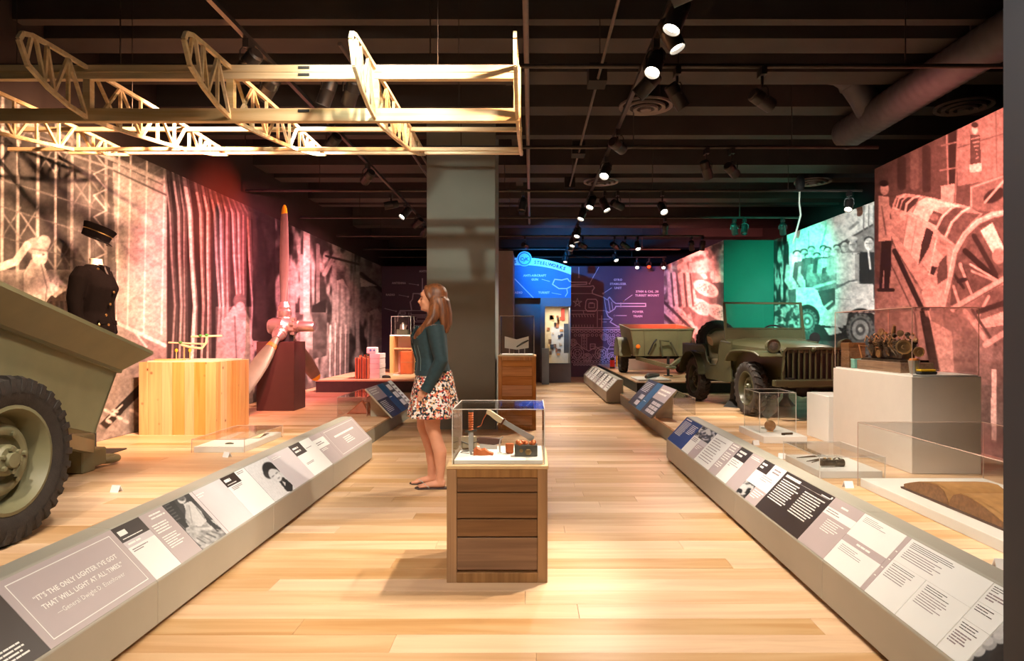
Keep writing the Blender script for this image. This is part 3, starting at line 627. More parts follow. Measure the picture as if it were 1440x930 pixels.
# leaders with dots
for p in (((814, 376), (814, 390)), ((842, 376), (829, 399)), ((860, 405), (848, 413)), ((889, 415), (877, 423.5)), ((881, 444), (864, 444))):
    S(.9, *p); wallring(b, p[1][0], p[1][1], .8, .8, 1.2, Y, 6)
walltext(b, 'GYRO', 869, 395, 3.0, Y); walltext(b, 'STABILIZER', 869, 400.8, 3.0, Y); walltext(b, 'UNIT', 869, 406.5, 3.0, Y)
walltext(b, '37MM & CAL .30', 910, 411.5, 3.0, Y); walltext(b, 'TURRET MOUNT', 910, 417, 3.0, Y)
walltext(b, 'POWER', 897, 440, 3.0, Y); walltext(b, 'TRAIN', 897, 446.2, 3.0, Y)
b.build('blueprint_print', M_line, bw)['kind'] = 'stuff'
b = MB()                                          # the half of the drawing left of the column
S(1.6, (594, 392), (594, 413), (581, 413), (580, 421), (577, 425), (579, 437)); S(1.6, (579, 437), (563, 437), (560, 443), (559, 452)); S(1.0, (563, 439), (570, 439), (570, 442), (563, 442), (563, 439)); S(1.0, (579, 437), (600, 437)); S(1.0, (579, 443), (600, 443))
S(.9, (582, 445), (600, 445), (600, 453), (584, 453), (582, 449), (582, 445)); S(.8, (586, 447), (598, 447), (598, 451), (586, 451), (586, 447)); S(.8, (583, 458), (603, 458)); S(.9, (578, 440), (578, 470)); S(.9, (575, 440), (575, 470)); S(.8, (586, 413), (600, 418))
for k in range(6): wallring(b, 582+4*k, 462+(k % 2)*3, 2, 2, .8, Y, 8); wallring(b, 556+8*k, 500, 6, 6, .8, Y, 12); wallring(b, 556+8*k, 500, 3, 3, .8, Y, 8); wallring(b, 553+8*k, 512, 2.2, 1.8, .8, Y, 8)
for p in (((575, 399), (588, 401)), ((561, 415), (574, 417.5)), ((541, 434), (557, 438))): S(.7, *p); wallring(b, p[1][0], p[1][1], .7, .7, 1.0, Y, 6)
walltext(b, 'ANTENNA', 561, 399.5, 2.8, Y); walltext(b, 'RADIO', 549, 416, 2.8, Y); walltext(b, 'ANTENNA', 600, 383, 3.0, Y)
b.build('blueprint_print', M_line, bw)['kind'] = 'stuff'

# ------------------------------------------------------------ entrance to the next gallery, under the curved name board
YP = 17.6
M_sky = mat('pale_sign_board', rgb(222, 232, 242), .5, var=.03)
M_navt = mat('navy_sign_lettering', rgb(28, 46, 108), .5, var=.05)
M_blue = mat('blue_header_paint', rgb(44, 100, 168), .6, var=.05)
x0, x1 = -.438, wp(803, 0, YP).x
hd = thing('gallery_header', 'blue wall header with a curved pale name board over the next gallery', 'sign', (0, YP, 2.236))
def arc(px): return 363+ (px-737)**2*.0031 if px > 737 else 363
top = [(px, arc(px)+3) for px in np.linspace(723.7, 803, 18)]
P = [wp(a, c, YP)-Vector((0, YP, 2.236)) for a, c in top]
MB().prism([(x0, 0, 0), (x1, 0, 0)]+[p for p in reversed(P)], (0, .12, 0)).build('header_panel', M_blue, hd)
up = [wp(px, arc(px)-.2, YP)-Vector((0, YP, 2.236)) for px in np.linspace(723.7, 803, 22)]
lo = [wp(px, arc(px)+10.2, YP)-Vector((0, YP, 2.236)) for px in np.linspace(723.7, 803, 22)]
sb = MB().prism([p+Vector((0, -.03, 0)) for p in up+lo[::-1]], (0, .03, 0)).build('name_board', M_sky, hd)
ec = wp(737.5, 364.5, YP)-Vector((0, YP, 2.236)); er = 10.5/F*YP
em = MB().lathe([(er, 0), (er, .05)], 28, axisM(ec+Vector((0, -.01, 0)), (0, -1, 0))).build('emblem', mat('pale_blue_emblem', rgb(150, 205, 245), .5, var=.03), hd, .6)
b = MB(); b.lathe([(er*.86, 0), (er*.86, .004), (er*.74, .004), (er*.74, 0)], 28, axisM(ec+Vector((0, -.06, 0)), (0, -1, 0)), close=True)
vs, fs = textmesh('CyK', er*.66, Matrix.Translation(ec+Vector((0, -.062, -er*.26))) @ Matrix.Rotation(PI/2, 4, 'X'), 'CENTER', .002, .9, .004); b.add(vs, fs)
b.build('monogram', M_navt, em)['kind'] = 'stuff'
for ch, px in list(zip('STEELWORKS', (752.5, 756.6, 760.5, 764.3, 768.2, 773.5, 778.6, 783.4, 788.2, 792.8)))+[('S', 724.6)]:
    s_ = .0062*max(px-737, 0); p = wp(px, arc(px)+7.4, YP)-Vector((0, YP, 2.236)); b = MB()
    vs, fs = textmesh(ch, 6.0/F*YP*1.05, Matrix.Translation(p+Vector((0, -.033, 0))) @ Matrix.Rotation(math.atan(s_), 4, 'Y') @ Matrix.Rotation(PI/2, 4, 'X'), 'CENTER', .002, 1, .004); b.add(vs, fs)
    b.build('letter', M_navt, sb)
b = MB()
def hs(w_, *p):
    m2 = MB(); wallstrip(m2, p, w_, YP, .004); b.add([Vector(v)-Vector((0, YP, 2.236)) for v in m2.v], m2.f)
hs(1.4, (724, 392.5), (750, 419)); hs(.7, (762, 393), (773, 396)); hs(.7, (776, 412), (789, 414.5)); hs(1.2, (795, 417), (798, 412), (797, 406))
hs(1.5, (777, 400), (780, 393), (790, 394), (798, 392), (801, 396), (803, 396)); hs(1.5, (777, 400), (786, 406), (797, 406), (803, 403))
m2 = MB(); walltext(m2, 'ANTI-AIRCRAFT', 752, 389, 3, YP); walltext(m2, 'GUN', 752, 394.6, 3, YP); walltext(m2, 'TURRET', 765, 413, 3, YP); walltext(m2, 'RADIO', 728, 413, 3, YP)
b.add([Vector(v)-Vector((0, YP, 2.236)) for v in m2.v], m2.f); b.build('blueprint_print', M_line, hd)['kind'] = 'stuff'
# lower part: dim side panel, showcase frame and lit showcase
zt = 2.236
xs = wp(760, 0, YP).x
o = slab('wall_gallery_side', x0, xs, YP+.35, YP+.45, -.02, zt+.1, mat('mauve_grey_wall_paint', rgb(112, 98, 100), .6, var=.2, scale=2))
wxa, wxb = wp(766.5, 0, YP).x, x1-.0
wza, wzb = wp(0, 511, YP).z, wp(0, 431, YP).z
M_sc = mat('slate_showcase_paint', rgb(92, 94, 104), .5, var=.04)
sc_ = thing('wall_showcase', 'lit wall showcase framed in slate grey with small pictures inside', 'showcase', (xs, YP, 0))
X1 = x1-xs; A, B_ = wxa-xs, wxb-xs
MB().box(0, A, 0, .08, 0, zt).build('frame_post', M_sc, sc_)
MB().box(A, X1, 0, .08, wzb, zt).build('frame_top', M_sc, sc_)
MB().box(A, X1, 0, .08, 0, wza).build('frame_base', M_sc, sc_)
M_cream = mat('cream_showcase_lining', rgb(214, 200, 172), .6, var=.05)
MB().box(A, X1-.02, 1.0, 1.05, wza-.1, wzb+.1).build('back_panel', M_cream, sc_)
MB().box(A-.02, A, .08, 1.0, wza-.1, wzb+.1).build('side_panel', M_cream, sc_); MB().box(X1-.02, X1, .08, 1.05, 0, zt).build('side_panel', M_sc, sc_)
MB().box(A, X1-.02, .08, 1.0, wza-.12, wza-.1).build('shelf', M_cream, sc_)
MB().box(X1-.16, X1-.03, .55, .6, wza+.25, wza+1.05).build('screen', mat('olive_screen', (.12, .10, .07), .6), sc_)
MB().box(A, X1, .03, .036, wza, wzb).build('glass_pane', acrylic(), sc_)
rr = random.Random(5); cols = [rgb(150, 90, 60), rgb(60, 60, 66), rgb(190, 130, 70), rgb(110, 80, 60), rgb(210, 180, 140), rgb(90, 70, 60)]
for k in range(26):
    u, v_ = rr.uniform(.06, .75), rr.uniform(.08, .82); sx, sz = rr.uniform(.05, .10), rr.uniform(.05, .13)
    xx = A+.05+u*(X1-A-.15); zz = wza+v_*(wzb-wza)
    MB().box(xx, xx+sx, .97, .995, zz, zz+sz).build('picture', mat('showcase_picture_%d' % (k % 6), cols[k % 6], .5, var=.5, scale=20), sc_)
MB().box(X1-.22, X1-.12, .96, .99, wzb-.35, wzb-.02).build('red_banner', mat('red_banner_paint', rgb(214, 70, 56), .5), sc_)
L = bpy.data.lights.new('showcase_lamp', 'AREA'); L.energy = 16*LP; L.color = (1, .85, .66); L.size = .6; L.size_y = .3; L.shape = 'RECTANGLE'
lo_ = bpy.data.objects.new('showcase_lamp', L); C.objects.link(lo_); lo_.parent = sc_; lo_.location = (A+.35, .5, wzb-.02)
ps = thing('blue_grey_plinth', 'slim blue-grey plinth with a clear cover beside the wall showcase', 'plinth', (wp(767, 0, YP-.5).x, YP-.5, 0))
MB().box(-.09, .09, -.09, .09, 0, wp(0, 490, YP-.5).z).build('plinth', mat('blue_grey_plinth_paint', rgb(128, 146, 164), .5, var=.03), ps, bevel=.004)
MB().box(-.07, .07, -.07, .07, wp(0, 490, YP-.5).z, wp(0, 482, YP-.5).z).build('clear_cover', acrylic(), ps)
# ------------------------------------------------------------ reading rails along the aisle
M_rail = mat('warm_grey_rail_paint', rgb(176, 170, 154), .5, var=.03, scale=4)
M_toe = M_rail
PK = {'white': mat('white_print_panel', rgb(246, 244, 238), .4, var=.01), 'mauve': mat('mauve_print_panel', rgb(190, 174, 172), .42, var=.02),
      'pale': mat('pale_mauve_print_panel', rgb(216, 206, 206), .42, var=.02), 'dark': mat('dark_brown_print_panel', rgb(62, 52, 48), .42, var=.04),
      'blue': mat('blue_print_panel', rgb(38, 64, 128), .42, var=.04), 'teal': mat('steel_blue_print_panel', rgb(46, 100, 138), .42, var=.06)}
M_ph = attrmat('rail_photo_print', (1, .97, .94), .4)
M_inkw = mat('white_ink', rgb(250, 246, 238), .5, var=.01); M_inkd = mat('dark_ink', rgb(70, 60, 54), .5, var=.02)
M_inkm = mat('mauve_ink', rgb(150, 134, 134), .5, var=.02)
SL = {-1: ((-1.63, .215), (-1.845, .447), -1.945), 1: ((1.387, .215), (1.600, .447), 1.700)}
class Slope:                                      # points on a rail's sloping face
    def __init__(s, side, a=None, b=None):
        (s.a, s.b) = (a, b) if a else SL[side][:2]; s.side = side
        d = Vector((s.b[0]-s.a[0], 0, s.b[1]-s.a[1])); s.len = d.length; s.up = d.normalized()
        s.n = Vector((-side*s.up.z, 0, abs(s.up.x)))
        s.rt = Vector((0, 1, 0)) if side < 0 else Vector((0, -1, 0))
    def p(s, y, t, h=0): return Vector((s.a[0], y, s.a[1]))+s.up*(t*s.len)+s.n*h
    def quad(s, mb, ya, yb, t0, t1, h0, h1):
        mb.prism([s.p(ya, t0, h0), s.p(yb, t0, h0), s.p(yb, t1, h0), s.p(ya, t1, h0)], s.n*(h1-h0))
    def text(s, mb, body, y, t, size, align='LEFT', h=.0032, sp=1.05, bold=0):
        M = Matrix.Identity(4); rt, up, n = s.rt, s.up, s.n
        for i, v in enumerate((rt, up, n)): M[0][i], M[1][i], M[2][i] = v
        M.translation = s.p(y, t, h); vs, fs = textmesh(body, size, M, align, .0003, sp, bold); mb.add(vs, fs)
def local(mb, org): mb.v = [(a-org[0], b-org[1], c-org[2]) for a, b, c in mb.v]; return mb
def bars(s, mb, ya, yb, t0, t1, n, seed=0, ragged=.35, fill=.45, h=.0032):
    r = random.Random(seed); dt = (t1-t0)/n
    for k in range(n):
        tt = t1-dt*(k+.5); q = (1-ragged*r.random()*(1 if k < n-1 else 1.6))
        if s.side < 0: a_, b_ = ya, ya+(yb-ya)*q
        else: a_, b_ = yb-(yb-ya)*q, yb
        y_ = a_
        while y_ < b_-.004:                       # words
            wl = min(r.uniform(.35, 1.5)*dt*s.len*2.4, b_-y_); s.quad(mb, y_, y_+wl*.9, tt-dt*fill/2, tt+dt*fill/2, h-.0006, h); y_ += wl
def rail(side, y0, y1, seams, cells, label, toe=True):
    s = Slope(side); X0, X1, X2 = s.a[0], s.b[0], SL[side][2]
    org = (X0, y0, 0); t = thing('reading_rail', label, 'reading rail', org)
    ys = [y0]+list(seams)+[y1]
    for a, b in zip(ys[:-1], ys[1:]):
        pr_ = [(X0, .028), (X0, .215), (X1, .447), (X2, .447), (X2, .028)]
        mb = MB().prism([(x, a+.0012, z) for x, z in pr_], (0, b-a-.0024, 0)); local(mb, org).build('rail_module', M_rail, t, bevel=.003)
    sg = 1 if side > 0 else -1
    local(MB().box(min(X0+sg*.05, X2-sg*.02), max(X0+sg*.05, X2-sg*.02), y0+.03, y1-.03, 0, .03), org).build('toe_kick', M_toe, t)
    for k, c in enumerate(cells):
        ya, yb, t0, t1, kind = c[:5]; extra = c[5] if len(c) > 5 else None
        m1 = .03+t0*.94; m2_ = .03+t1*.94; g = .0012
        if kind == 'photo':
            R, Q = 90, 100; yy = np.linspace(ya+g, yb-g, Q); tt = np.linspace(m1, m2_, R); P = np.zeros((R, Q, 3))
            for i in range(R):
                q0 = s.p(0, tt[i], .0026); P[i, :, 0] = q0.x; P[i, :, 1] = yy; P[i, :, 2] = q0.z
            val = sample(CX+F*P[..., 0]/P[..., 1], CY-F*(P[..., 2]-CH)/P[..., 1]); P -= np.array(org)
            bk = MB(); s.quad(bk, ya+g, yb-g, m1, m2_, 0, .002); o = local(bk, org).build('photo_panel', PK['dark'], t)
            mobj('photo_print', gridmesh('photo_print', P, val), M_ph, o); continue
        mb = MB(); s.quad(mb, ya+g, yb-g, m1, m2_, 0, .0024); o = local(mb, org).build('print_panel', PK[kind], t)
        if extra:
            for job in extra:
                mb = MB(); job[1](s, mb, ya, yb, m1, m2_)
                q_ = local(mb, org).build(job[2] if len(job) > 2 else 'printed_text', job[0], o); q_['kind'] = 'stuff'
    return t
def J(n, f0=.1, f1=.9, g0=.1, g1=.9, seed=1, ragged=.35, fill=.45):  # a block of unreadable small print
    return lambda s, mb, ya, yb, t0, t1: bars(s, mb, ya+(yb-ya)*f0, ya+(yb-ya)*f1, t0+(t1-t0)*g0, t0+(t1-t0)*g1, n, seed, ragged, fill)
def border(iny=.045, inn=.09, wd=.004):
    def f(s, mb, ya, yb, t0, t1):
        a, b, c, d = ya+iny, yb-iny, t0+inn, t1-inn; w2 = wd/s.len
        s.quad(mb, a, b, c, c+w2, .0026, .0032); s.quad(mb, a, b, d-w2, d, .0026, .0032); s.quad(mb, a, a+wd, c+w2, d-w2, .0026, .0032); s.quad(mb, b-wd, b, c+w2, d-w2, .0026, .0032)
    return f
def quote(s, mb, ya, yb, t0, t1):
    m_ = (ya+yb)/2
    s.text(mb, '\u201cIT\u2019S THE ONLY LIGHTER I\u2019VE GOT', m_, .575, .0285, 'CENTER', sp=1.06, bold=.0006)
    s.text(mb, 'THAT WILL LIGHT AT ALL TIMES.\u201d', m_, .445, .0285, 'CENTER', sp=1.06, bold=.0006)
    s.text(mb, '\u2014General Dwight D. Eisenhower', m_, .315, .0270, 'CENTER', sp=1.06)
W_, D_, Mv = M_inkw, M_inkd, M_inkm
left_cells = [
    (1.30, 2.275, 0, 1, 'dark', [(W_, J(11, .3, .94, .1, .62, 3, .3))]),
    (2.275, 2.918, 0, 1, 'mauve', [(W_, border(.035, .07), 'white_border'), (W_, quote, 'printed_text')]),
    (2.918, 3.125, .0, .62, 'white', [(Mv, J(2, .08, .7, .84, .95, 4))]), (2.918, 3.125, .62, .73, 'pale', [(W_, J(1, .1, .8, .2, .8, 5))]), (2.918, 3.125, .73, 1, 'dark', [(W_, J(1, .08, .38, .35, .75, 6, 0, .8)), (W_, J(1, .08, .9, .12, .24, 6, .1))]),
    (3.125, 3.325, 0, .56, 'mauve', [(W_, J(6, .12, .8, .5, .95, 7))]), (3.125, 3.325, .56, .80, 'mauve', [(W_, J(4, .12, .8, .1, .9, 8))]), (3.125, 3.325, .80, 1, 'mauve', [(W_, J(2, .3, .9, .2, .8, 9))]),
    (3.325, 3.585, 0, 1, 'photo'), (3.585, 3.94, 0, 1, 'pale', [(W_, J(2, .1, .4, .82, .92, 10)), (Mv, lambda s, mb, ya, yb, t0, t1: s.quad(mb, ya+.03, ya+.033, t0, t1, .0026, .0032), 'rule')]),
    (3.94, 4.27, 0, .76, 'white', [(Mv, J(3, .1, .6, .85, .97, 11))]), (3.94, 4.13, .76, 1, 'dark', [(W_, J(1, .1, .5, .4, .75, 12, 0, .8)), (W_, J(1, .1, .8, .12, .25, 13))]), (4.13, 4.27, .76, 1, 'white', [(Mv, J(2, .1, .8, .6, .9, 14))]),
    (4.27, 4.64, 0, 1, 'photo'), (4.64, 5.05, 0, 1, 'pale', [(W_, J(2, .1, .45, .84, .93, 15))]),
    (5.05, 5.51, 0, .66, 'white', [(Mv, J(2, .1, .5, .5, .6, 16))]), (5.05, 5.28, .66, 1, 'dark', [(W_, J(2, .12, .8, .2, .8, 17, .5, .5))]), (5.28, 5.51, .66, 1, 'white', [(Mv, J(1, .1, .7, .2, .3, 18))]),
    (5.51, 5.80, 0, .55, 'mauve', [(W_, J(2, .1, .7, .8, .95, 19))]), (5.51, 5.80, .55, .85, 'white', [(Mv, J(2, .1, .8, .3, .7, 20))]), (5.51, 5.80, .85, 1, 'mauve'),
    (5.80, 6.84, 0, 1, 'mauve', [(W_, border(.06, .06), 'white_border'), (W_, J(1, .2, .8, .62, .7, 21, 0, .8)), (W_, J(4, .36, .66, .28, .54, 22, .3))]),
]
rail(-1, 1.25, 6.85, (2.918, 4.23, 5.51), left_cells, 'long sloping reading rail carrying the framed lighter quotation')
def hdr(n): return (W_, J(1, .25, .75, .3, .7, n, 0, .6))
right_cells = [
    (6.20, 6.84, 0, 1, 'blue', [(W_, J(12, .5, .92, .3, .88, 31, .2, .4)), (W_, J(7, .08, .42, .5, .88, 32, .2, .4)), (W_, J(1, .4, .92, .92, .97, 33, .4, .8))]),
    (5.95, 6.20, 0, .6, 'white', [(Mv, J(3, .1, .9, .7, .95, 34))]), (5.72, 5.95, 0, .45, 'mauve', [(W_, J(3, .1, .9, .6, .95, 35))]), (5.72, 6.20, .60, 1, 'photo'), (5.72, 5.95, .45, .60, 'pale'),
    (5.26, 5.72, 0, 1, 'white', [(Mv, J(10, .1, .9, .1, .9, 36, .5, .25))]),
    (5.05, 5.26, 0, .4, 'mauve', [(W_, J(3, .1, .9, .5, .95, 37))]), (5.05, 5.26, .4, .72, 'mauve', [(W_, J(4, .1, .9, .1, .95, 38))]), (5.05, 5.26, .72, 1, 'mauve', [(W_, J(3, .1, .9, .1, .95, 39))]),
    (4.79, 5.05, 0, .66, 'white', [(Mv, J(4, .1, .9, .6, .95, 40, .5, .25))]), (4.79, 5.05, .66, 1, 'dark', [(W_, J(2, .2, .9, .2, .8, 41, .4, .55))]),
    (4.55, 4.79, 0, 1, 'mauve', [(W_, J(2, .1, .9, .86, .94, 42))]),
    (4.36, 4.55, .0, .36, 'photo'), (4.157, 4.36, 0, .36, 'mauve', [(W_, J(4, .1, .9, .3, .9, 43))]), (4.157, 4.55, .36, .7, 'white', [(Mv, J(3, .1, .6, .5, .95, 44, .4, .25))]), (4.157, 4.36, .7, 1, 'white', [(Mv, J(2, .2, .8, .3, .8, 45))]), (4.36, 4.55, .7, 1, 'dark', [(W_, J(2, .2, .9, .2, .8, 46, .4, .55))]),
    (3.495, 4.157, 0, 1, 'dark', [(W_, J(1, .62, .95, .88, .95, 47, 0, .85)), (W_, J(10, .52, .95, .3, .84, 48, .22, .42)), (W_, J(10, .06, .46, .3, .84, 49, .22, .42)), (W_, lambda s, mb, ya, yb, t0, t1: s.quad(mb, ya+.03, yb-.03, .87, .874, .0026, .0032), 'rule'), (W_, J(1, .04, .2, .9, .94, 50, 0, .5)), (W_, lambda s, mb, ya, yb, t0, t1: s.quad(mb, ya+.012, ya+.03, .90, .945, .0026, .0032), 'page_mark')]),
    (3.188, 3.495, 0, .66, 'mauve', [(W_, J(6, .1, .72, .56, .93, 51, .3, .35))]), (3.188, 3.495, .66, .80, 'white', [(Mv, J(2, .3, .95, .25, .85, 52, .4, .35))]), (3.188, 3.495, .80, 1, 'mauve', [(W_, J(1, .40, .66, .3, .62, 91, 0, .5), 'heading')]),
    (2.83, 3.188, 0, .44, 'white', [(Mv, J(4, .3, .92, .62, .9, 53, .5, .25))]), (2.83, 3.188, .44, .56, 'mauve', [(W_, J(1, .32, .66, .25, .75, 92, 0, .5), 'heading')]), (2.83, 3.188, .56, 1, 'white', [(Mv, J(4, .35, .92, .68, .92, 54, .5, .25))]),
    (2.795, 2.83, 0, 1, 'mauve', [(W_, J(4, .3, .7, .2, .8, 55, 0, .1), 'row_of_dots')]),
    (2.56, 2.795, 0, .60, 'white', [(D_, J(2, .1, .92, .86, .95, 56, .2, .3)), (Mv, J(5, .25, .92, .55, .84, 57, .2, .3))]),
    (2.30, 2.558, 0, .60, 'white', [(D_, J(3, .3, .92, .80, .95, 58, .4, .3)), (Mv, J(6, .3, .92, .45, .78, 59, .3, .3))]),
    (2.30, 2.795, .603, 1, 'white', [(D_, J(4, .35, .95, .66, .92, 60, .4, .3)), (Mv, J(5, .4, .95, .2, .62, 61, .3, .3))]),
    (2.16, 2.298, .72, 1, 'white', [(D_, J(3, .2, .92, .62, .92, 62, .4, .3)), (Mv, J(3, .3, .92, .2, .58, 63))]), (2.16, 2.298, .46, .717, 'white', [(D_, J(3, .2, .92, .55, .92, 64, .4, .3))]), (2.16, 2.298, 0, .457, 'white', [(D_, J(3, .2, .92, .72, .94, 65, .4, .3)), (Mv, J(5, .3, .92, .3, .68, 66))]),
    (1.905, 2.158, 0, 1, 'photo'),
]
rail(1, 1.902, 6.85, (3.188, 4.55), right_cells, 'long sloping reading rail with a black text panel, near the acrylic book case')
far_cells = []
for k in range(7):
    a = 12.42+k*.74; far_cells += [(a, a+.5, 0, 1, 'white', [(Mv, J(5, .1, .9, .15, .9, 70+k, .5, .3))]), (a+.5, a+.74, 0, .5, 'mauve'), (a+.5, a+.74, .5, 1, 'dark')]
rail(1, 12.34, 17.7, (), far_cells, 'short grey reading rail in front of the far platform with red and yellow cylinders')

# two tilted reading desks that rest on the platform edges
def desk(side, a, b, y0, y1, label, blue):
    s = Slope(side, a, b); org = (a[0], y0, 0); t = thing('tilted_reading_desk', label, 'reading desk', org)
    mb = MB(); s.quad(mb, y0, y1, 0, 1, -.02, 0); local(mb, org).build('board', M_rail, t, bevel=.002)
    for y in (y0+.25, y1-.25):
        mb = MB(); q0 = s.p(y, .30, -.02); q1 = s.p(y, .95, -.02); mb.prism([q0, q1, Vector((q1.x, y, PZ)), Vector((q0.x, y, PZ))], (0, .02, 0)); local(mb, org).build('bracket', M_rail, t)
    L_ = y1-y0
    def pan(u0, u1, t0, t1, kind, jobs=()):
        ya, yb = y0+L_*u0, y0+L_*u1; mb = MB(); s.quad(mb, ya+.002, yb-.002, t0, t1, 0, .002); o = local(mb, org).build('print_panel', PK[kind], t)
        for m_, f in jobs: mb = MB(); f(s, mb, ya, yb, t0, t1); local(mb, org).build('printed_text', m_, o)['kind'] = 'stuff'
    if side < 0:
        pan(0, .40, 0, .58, 'dark', [(W_, J(8, .1, .7, .25, .9, 81, .2, .4))]); pan(0, .40, .58, 1, 'mauve', [(W_, J(3, .1, .8, .4, .9, 82))])
        pan(.40, .62, 0, 1, 'teal', [(W_, J(1, .2, .8, .5, .56, 83))]); pan(.62, .84, 0, 1, 'dark', [(PK['pale'], J(3, .15, .85, .1, .95, 84, 0, .7))]); pan(.84, 1, 0, 1, 'white', [(Mv, J(6, .1, .9, .1, .9, 85))])
    else:
        pan(0, .34, 0, .52, 'dark', [(PK['pale'], J(3, .1, .9, .15, .9, 86, 0, .75))]); pan(0, .42, .52, 1, 'mauve', [(W_, J(2, .1, .9, .3, .8, 87))]); pan(.34, .42, 0, .52, 'dark')
        pan(.42, .62, 0, 1, 'teal', [(W_, J(1, .2, .8, .3, .34, 88))]); pan(.62, 1, 0, 1, 'dark', [(PK['pale'], J(2, .08, .5, .05, .5, 89, 0, .7)), (W_, J(7, .1, .9, .55, .92, 90, .2, .4))])
    return t
desk(-1, (-1.80, .205), (-2.15, .58), 8.68, 10.25, 'tilted desk of purple and blue prints on the platform edge beside the woman', 1)
desk(1, (1.52, .215), (1.85, .58), 8.5, 10.5, 'tilted desk of purple and blue prints below the field car', 1)

# ------------------------------------------------------------ clear acrylic covers
M_ac = acrylic(); M_edge = mat('acrylic_edge', (.55, .40, .32), .25, 0, var=.05); M_edgew = mat('frosted_acrylic_edge', (.80, .76, .70), .25, 0, var=.03)  # acrylic_edge: brownish edge reflection put into the colour
M_wht = mat('white_lacquer', rgb(244, 240, 232), .35, var=.01)
def cover(name, label, x0, x1, y0, y1, z0, z1, base=0.0, edge=None, th=.005, cat='display case'):
    t = thing(name, label, cat, ((x0+x1)/2, (y0+y1)/2, z0)); a, b = (x1-x0)/2, (y1-y0)/2; h = z1-z0
    if base: MB().box(-a+.012, a-.012, -b+.012, b-.012, 0, base).build('white_base', M_wht, t, bevel=.003)
    for bx in ((-a, a, -b, -b+th), (-a, a, b-th, b), (-a, -a+th, -b+th, b-th), (a-th, a, -b+th, b-th)): MB().box(*bx, 0, h-th).build('pane', M_ac, t)
    MB().box(-a, a, -b, b, h-th, h).build('pane', M_ac, t)
    e = MB(); q = .0022
    for sx in (-1, 1):
        for sy in (-1, 1): e.box(sx*a-q, sx*a+q, sy*b-q, sy*b+q, 0, h)
    for z in (h, ):
        for sy in (-1, 1): e.box(-a, a, sy*b-q, sy*b+q, z-q, z+q)
        for sx in (-1, 1): e.box(sx*a-q, sx*a+q, -b, b, z-q, z+q)
    e.build('polished_edge', edge or M_edge, t)
    return t
cover('acrylic_case', 'long clear acrylic case over an open ledger', 2.37, 3.28, 2.25, 4.85, PZ, .655, .062)
cover('acrylic_case', 'low clear acrylic case over drafting tools', 2.20, 2.70, 5.10, 5.83, PZ, .355, .055, M_edgew)
cover('acrylic_case', 'low clear acrylic case in front of the cedar box', -3.15, -2.66, 6.20, 7.16, PZ, .315, .055)
cover('acrylic_case', 'clear acrylic case over a brown leather piece behind the tilted desk', -2.58, -2.19, 8.90, 10.2, PZ, .45, 0)
cover('acrylic_case', 'clear acrylic case behind the tilted desk below the field car', 1.93, 2.23, 9.1, 10.4, PZ, .42, 0)
# little numbered tent cards
M_tag = mat('white_tent_card', rgb(250, 246, 242), .45, var=.02)
for px, py, where in ((163, 692, 'in front of the cargo trailer wheel'), (319, 643, 'at the corner of the low case before the cedar box'), (1063, 626, 'before the low white base of the glass vessel'), (1100, 645, 'behind the reading rail beside the tool case corner'), (1193, 686, 'between the tool case and the ledger case'), (1409, 800, 'beside the long ledger case and slate wall')):
    p = fl(px, py, PZ); s_ = .032
    o = MB().prism([(-s_, -.02, 0), (s_, -.02, 0), (s_, 0, .045), (-s_, 0, .045)], (0, .004, 0)).prism([(-s_, .03, 0), (s_, .03, 0), (s_, .004, .047), (-s_, .004, .047)], (0, -.004, 0)).build('tent_card', M_tag)
    o.location = p; o.rotation_euler = (0, 0, random.uniform(-.5, .5)); tag(o, 'small white tent card '+where, 'card', 'white tent cards')
# ------------------------------------------------------------ hanging wing skeleton
M_spruce = wood('pale_spruce', rgb(226, 196, 146), rgb(246, 224, 184), 0, 'random', 1.0, .45, spread=.12)
ZW = 3.0
wg = thing('wing_skeleton', 'bare wooden aircraft wing skeleton of spars and truss ribs hung from the ceiling', 'wing frame', (-2.2, 5.0, ZW))
WO = Vector((-2.2, 5.0, ZW))
def wl(x, y, z): return Vector((x, y, z))-WO
XR = [-.09, -1.0, -1.925, -2.84, -3.76]
for nm, y, za, zb, th in (('front_spar_cap', 4.29, -.075, .016, .05), ('front_spar_cap', 4.29, -.345, -.262, .05), ('rear_spar_cap', 5.53, -.03, .004, .035), ('rear_spar_cap', 5.50, -.20, -.17, .03), ('trailing_edge', 6.22, -.035, -.005, .03)):
    MB().box(-4.30+2.2, -.075+2.2, y-5-th/2, y-5+th/2, za, zb).build(nm, M_spruce, wg, bevel=.003)
MB().box(-4.30+2.2, -.075+2.2, 4.29-5-.029, 4.29-5-.025, -.032, -.026).build('spar_joint_strip', M_spruce, wg)  # raised strip added so its own shading marks the board joint
low = [(3.715, -.07), (3.77, -.185), (3.93, -.255), (4.10, -.30), (4.29, -.322), (4.52, -.305), (4.76, -.28), (5.1, -.24), (5.48, -.19), (5.95, -.105), (6.2, -.04)]
def lowz(y):
    for (a, za), (b, zb) in zip(low[:-1], low[1:]):
        if a <= y <= b: return za+(zb-za)*(y-a)/(b-a)
    return -.05
M_brk = mat('black_spar_clip', (.03, .03, .03), .5)
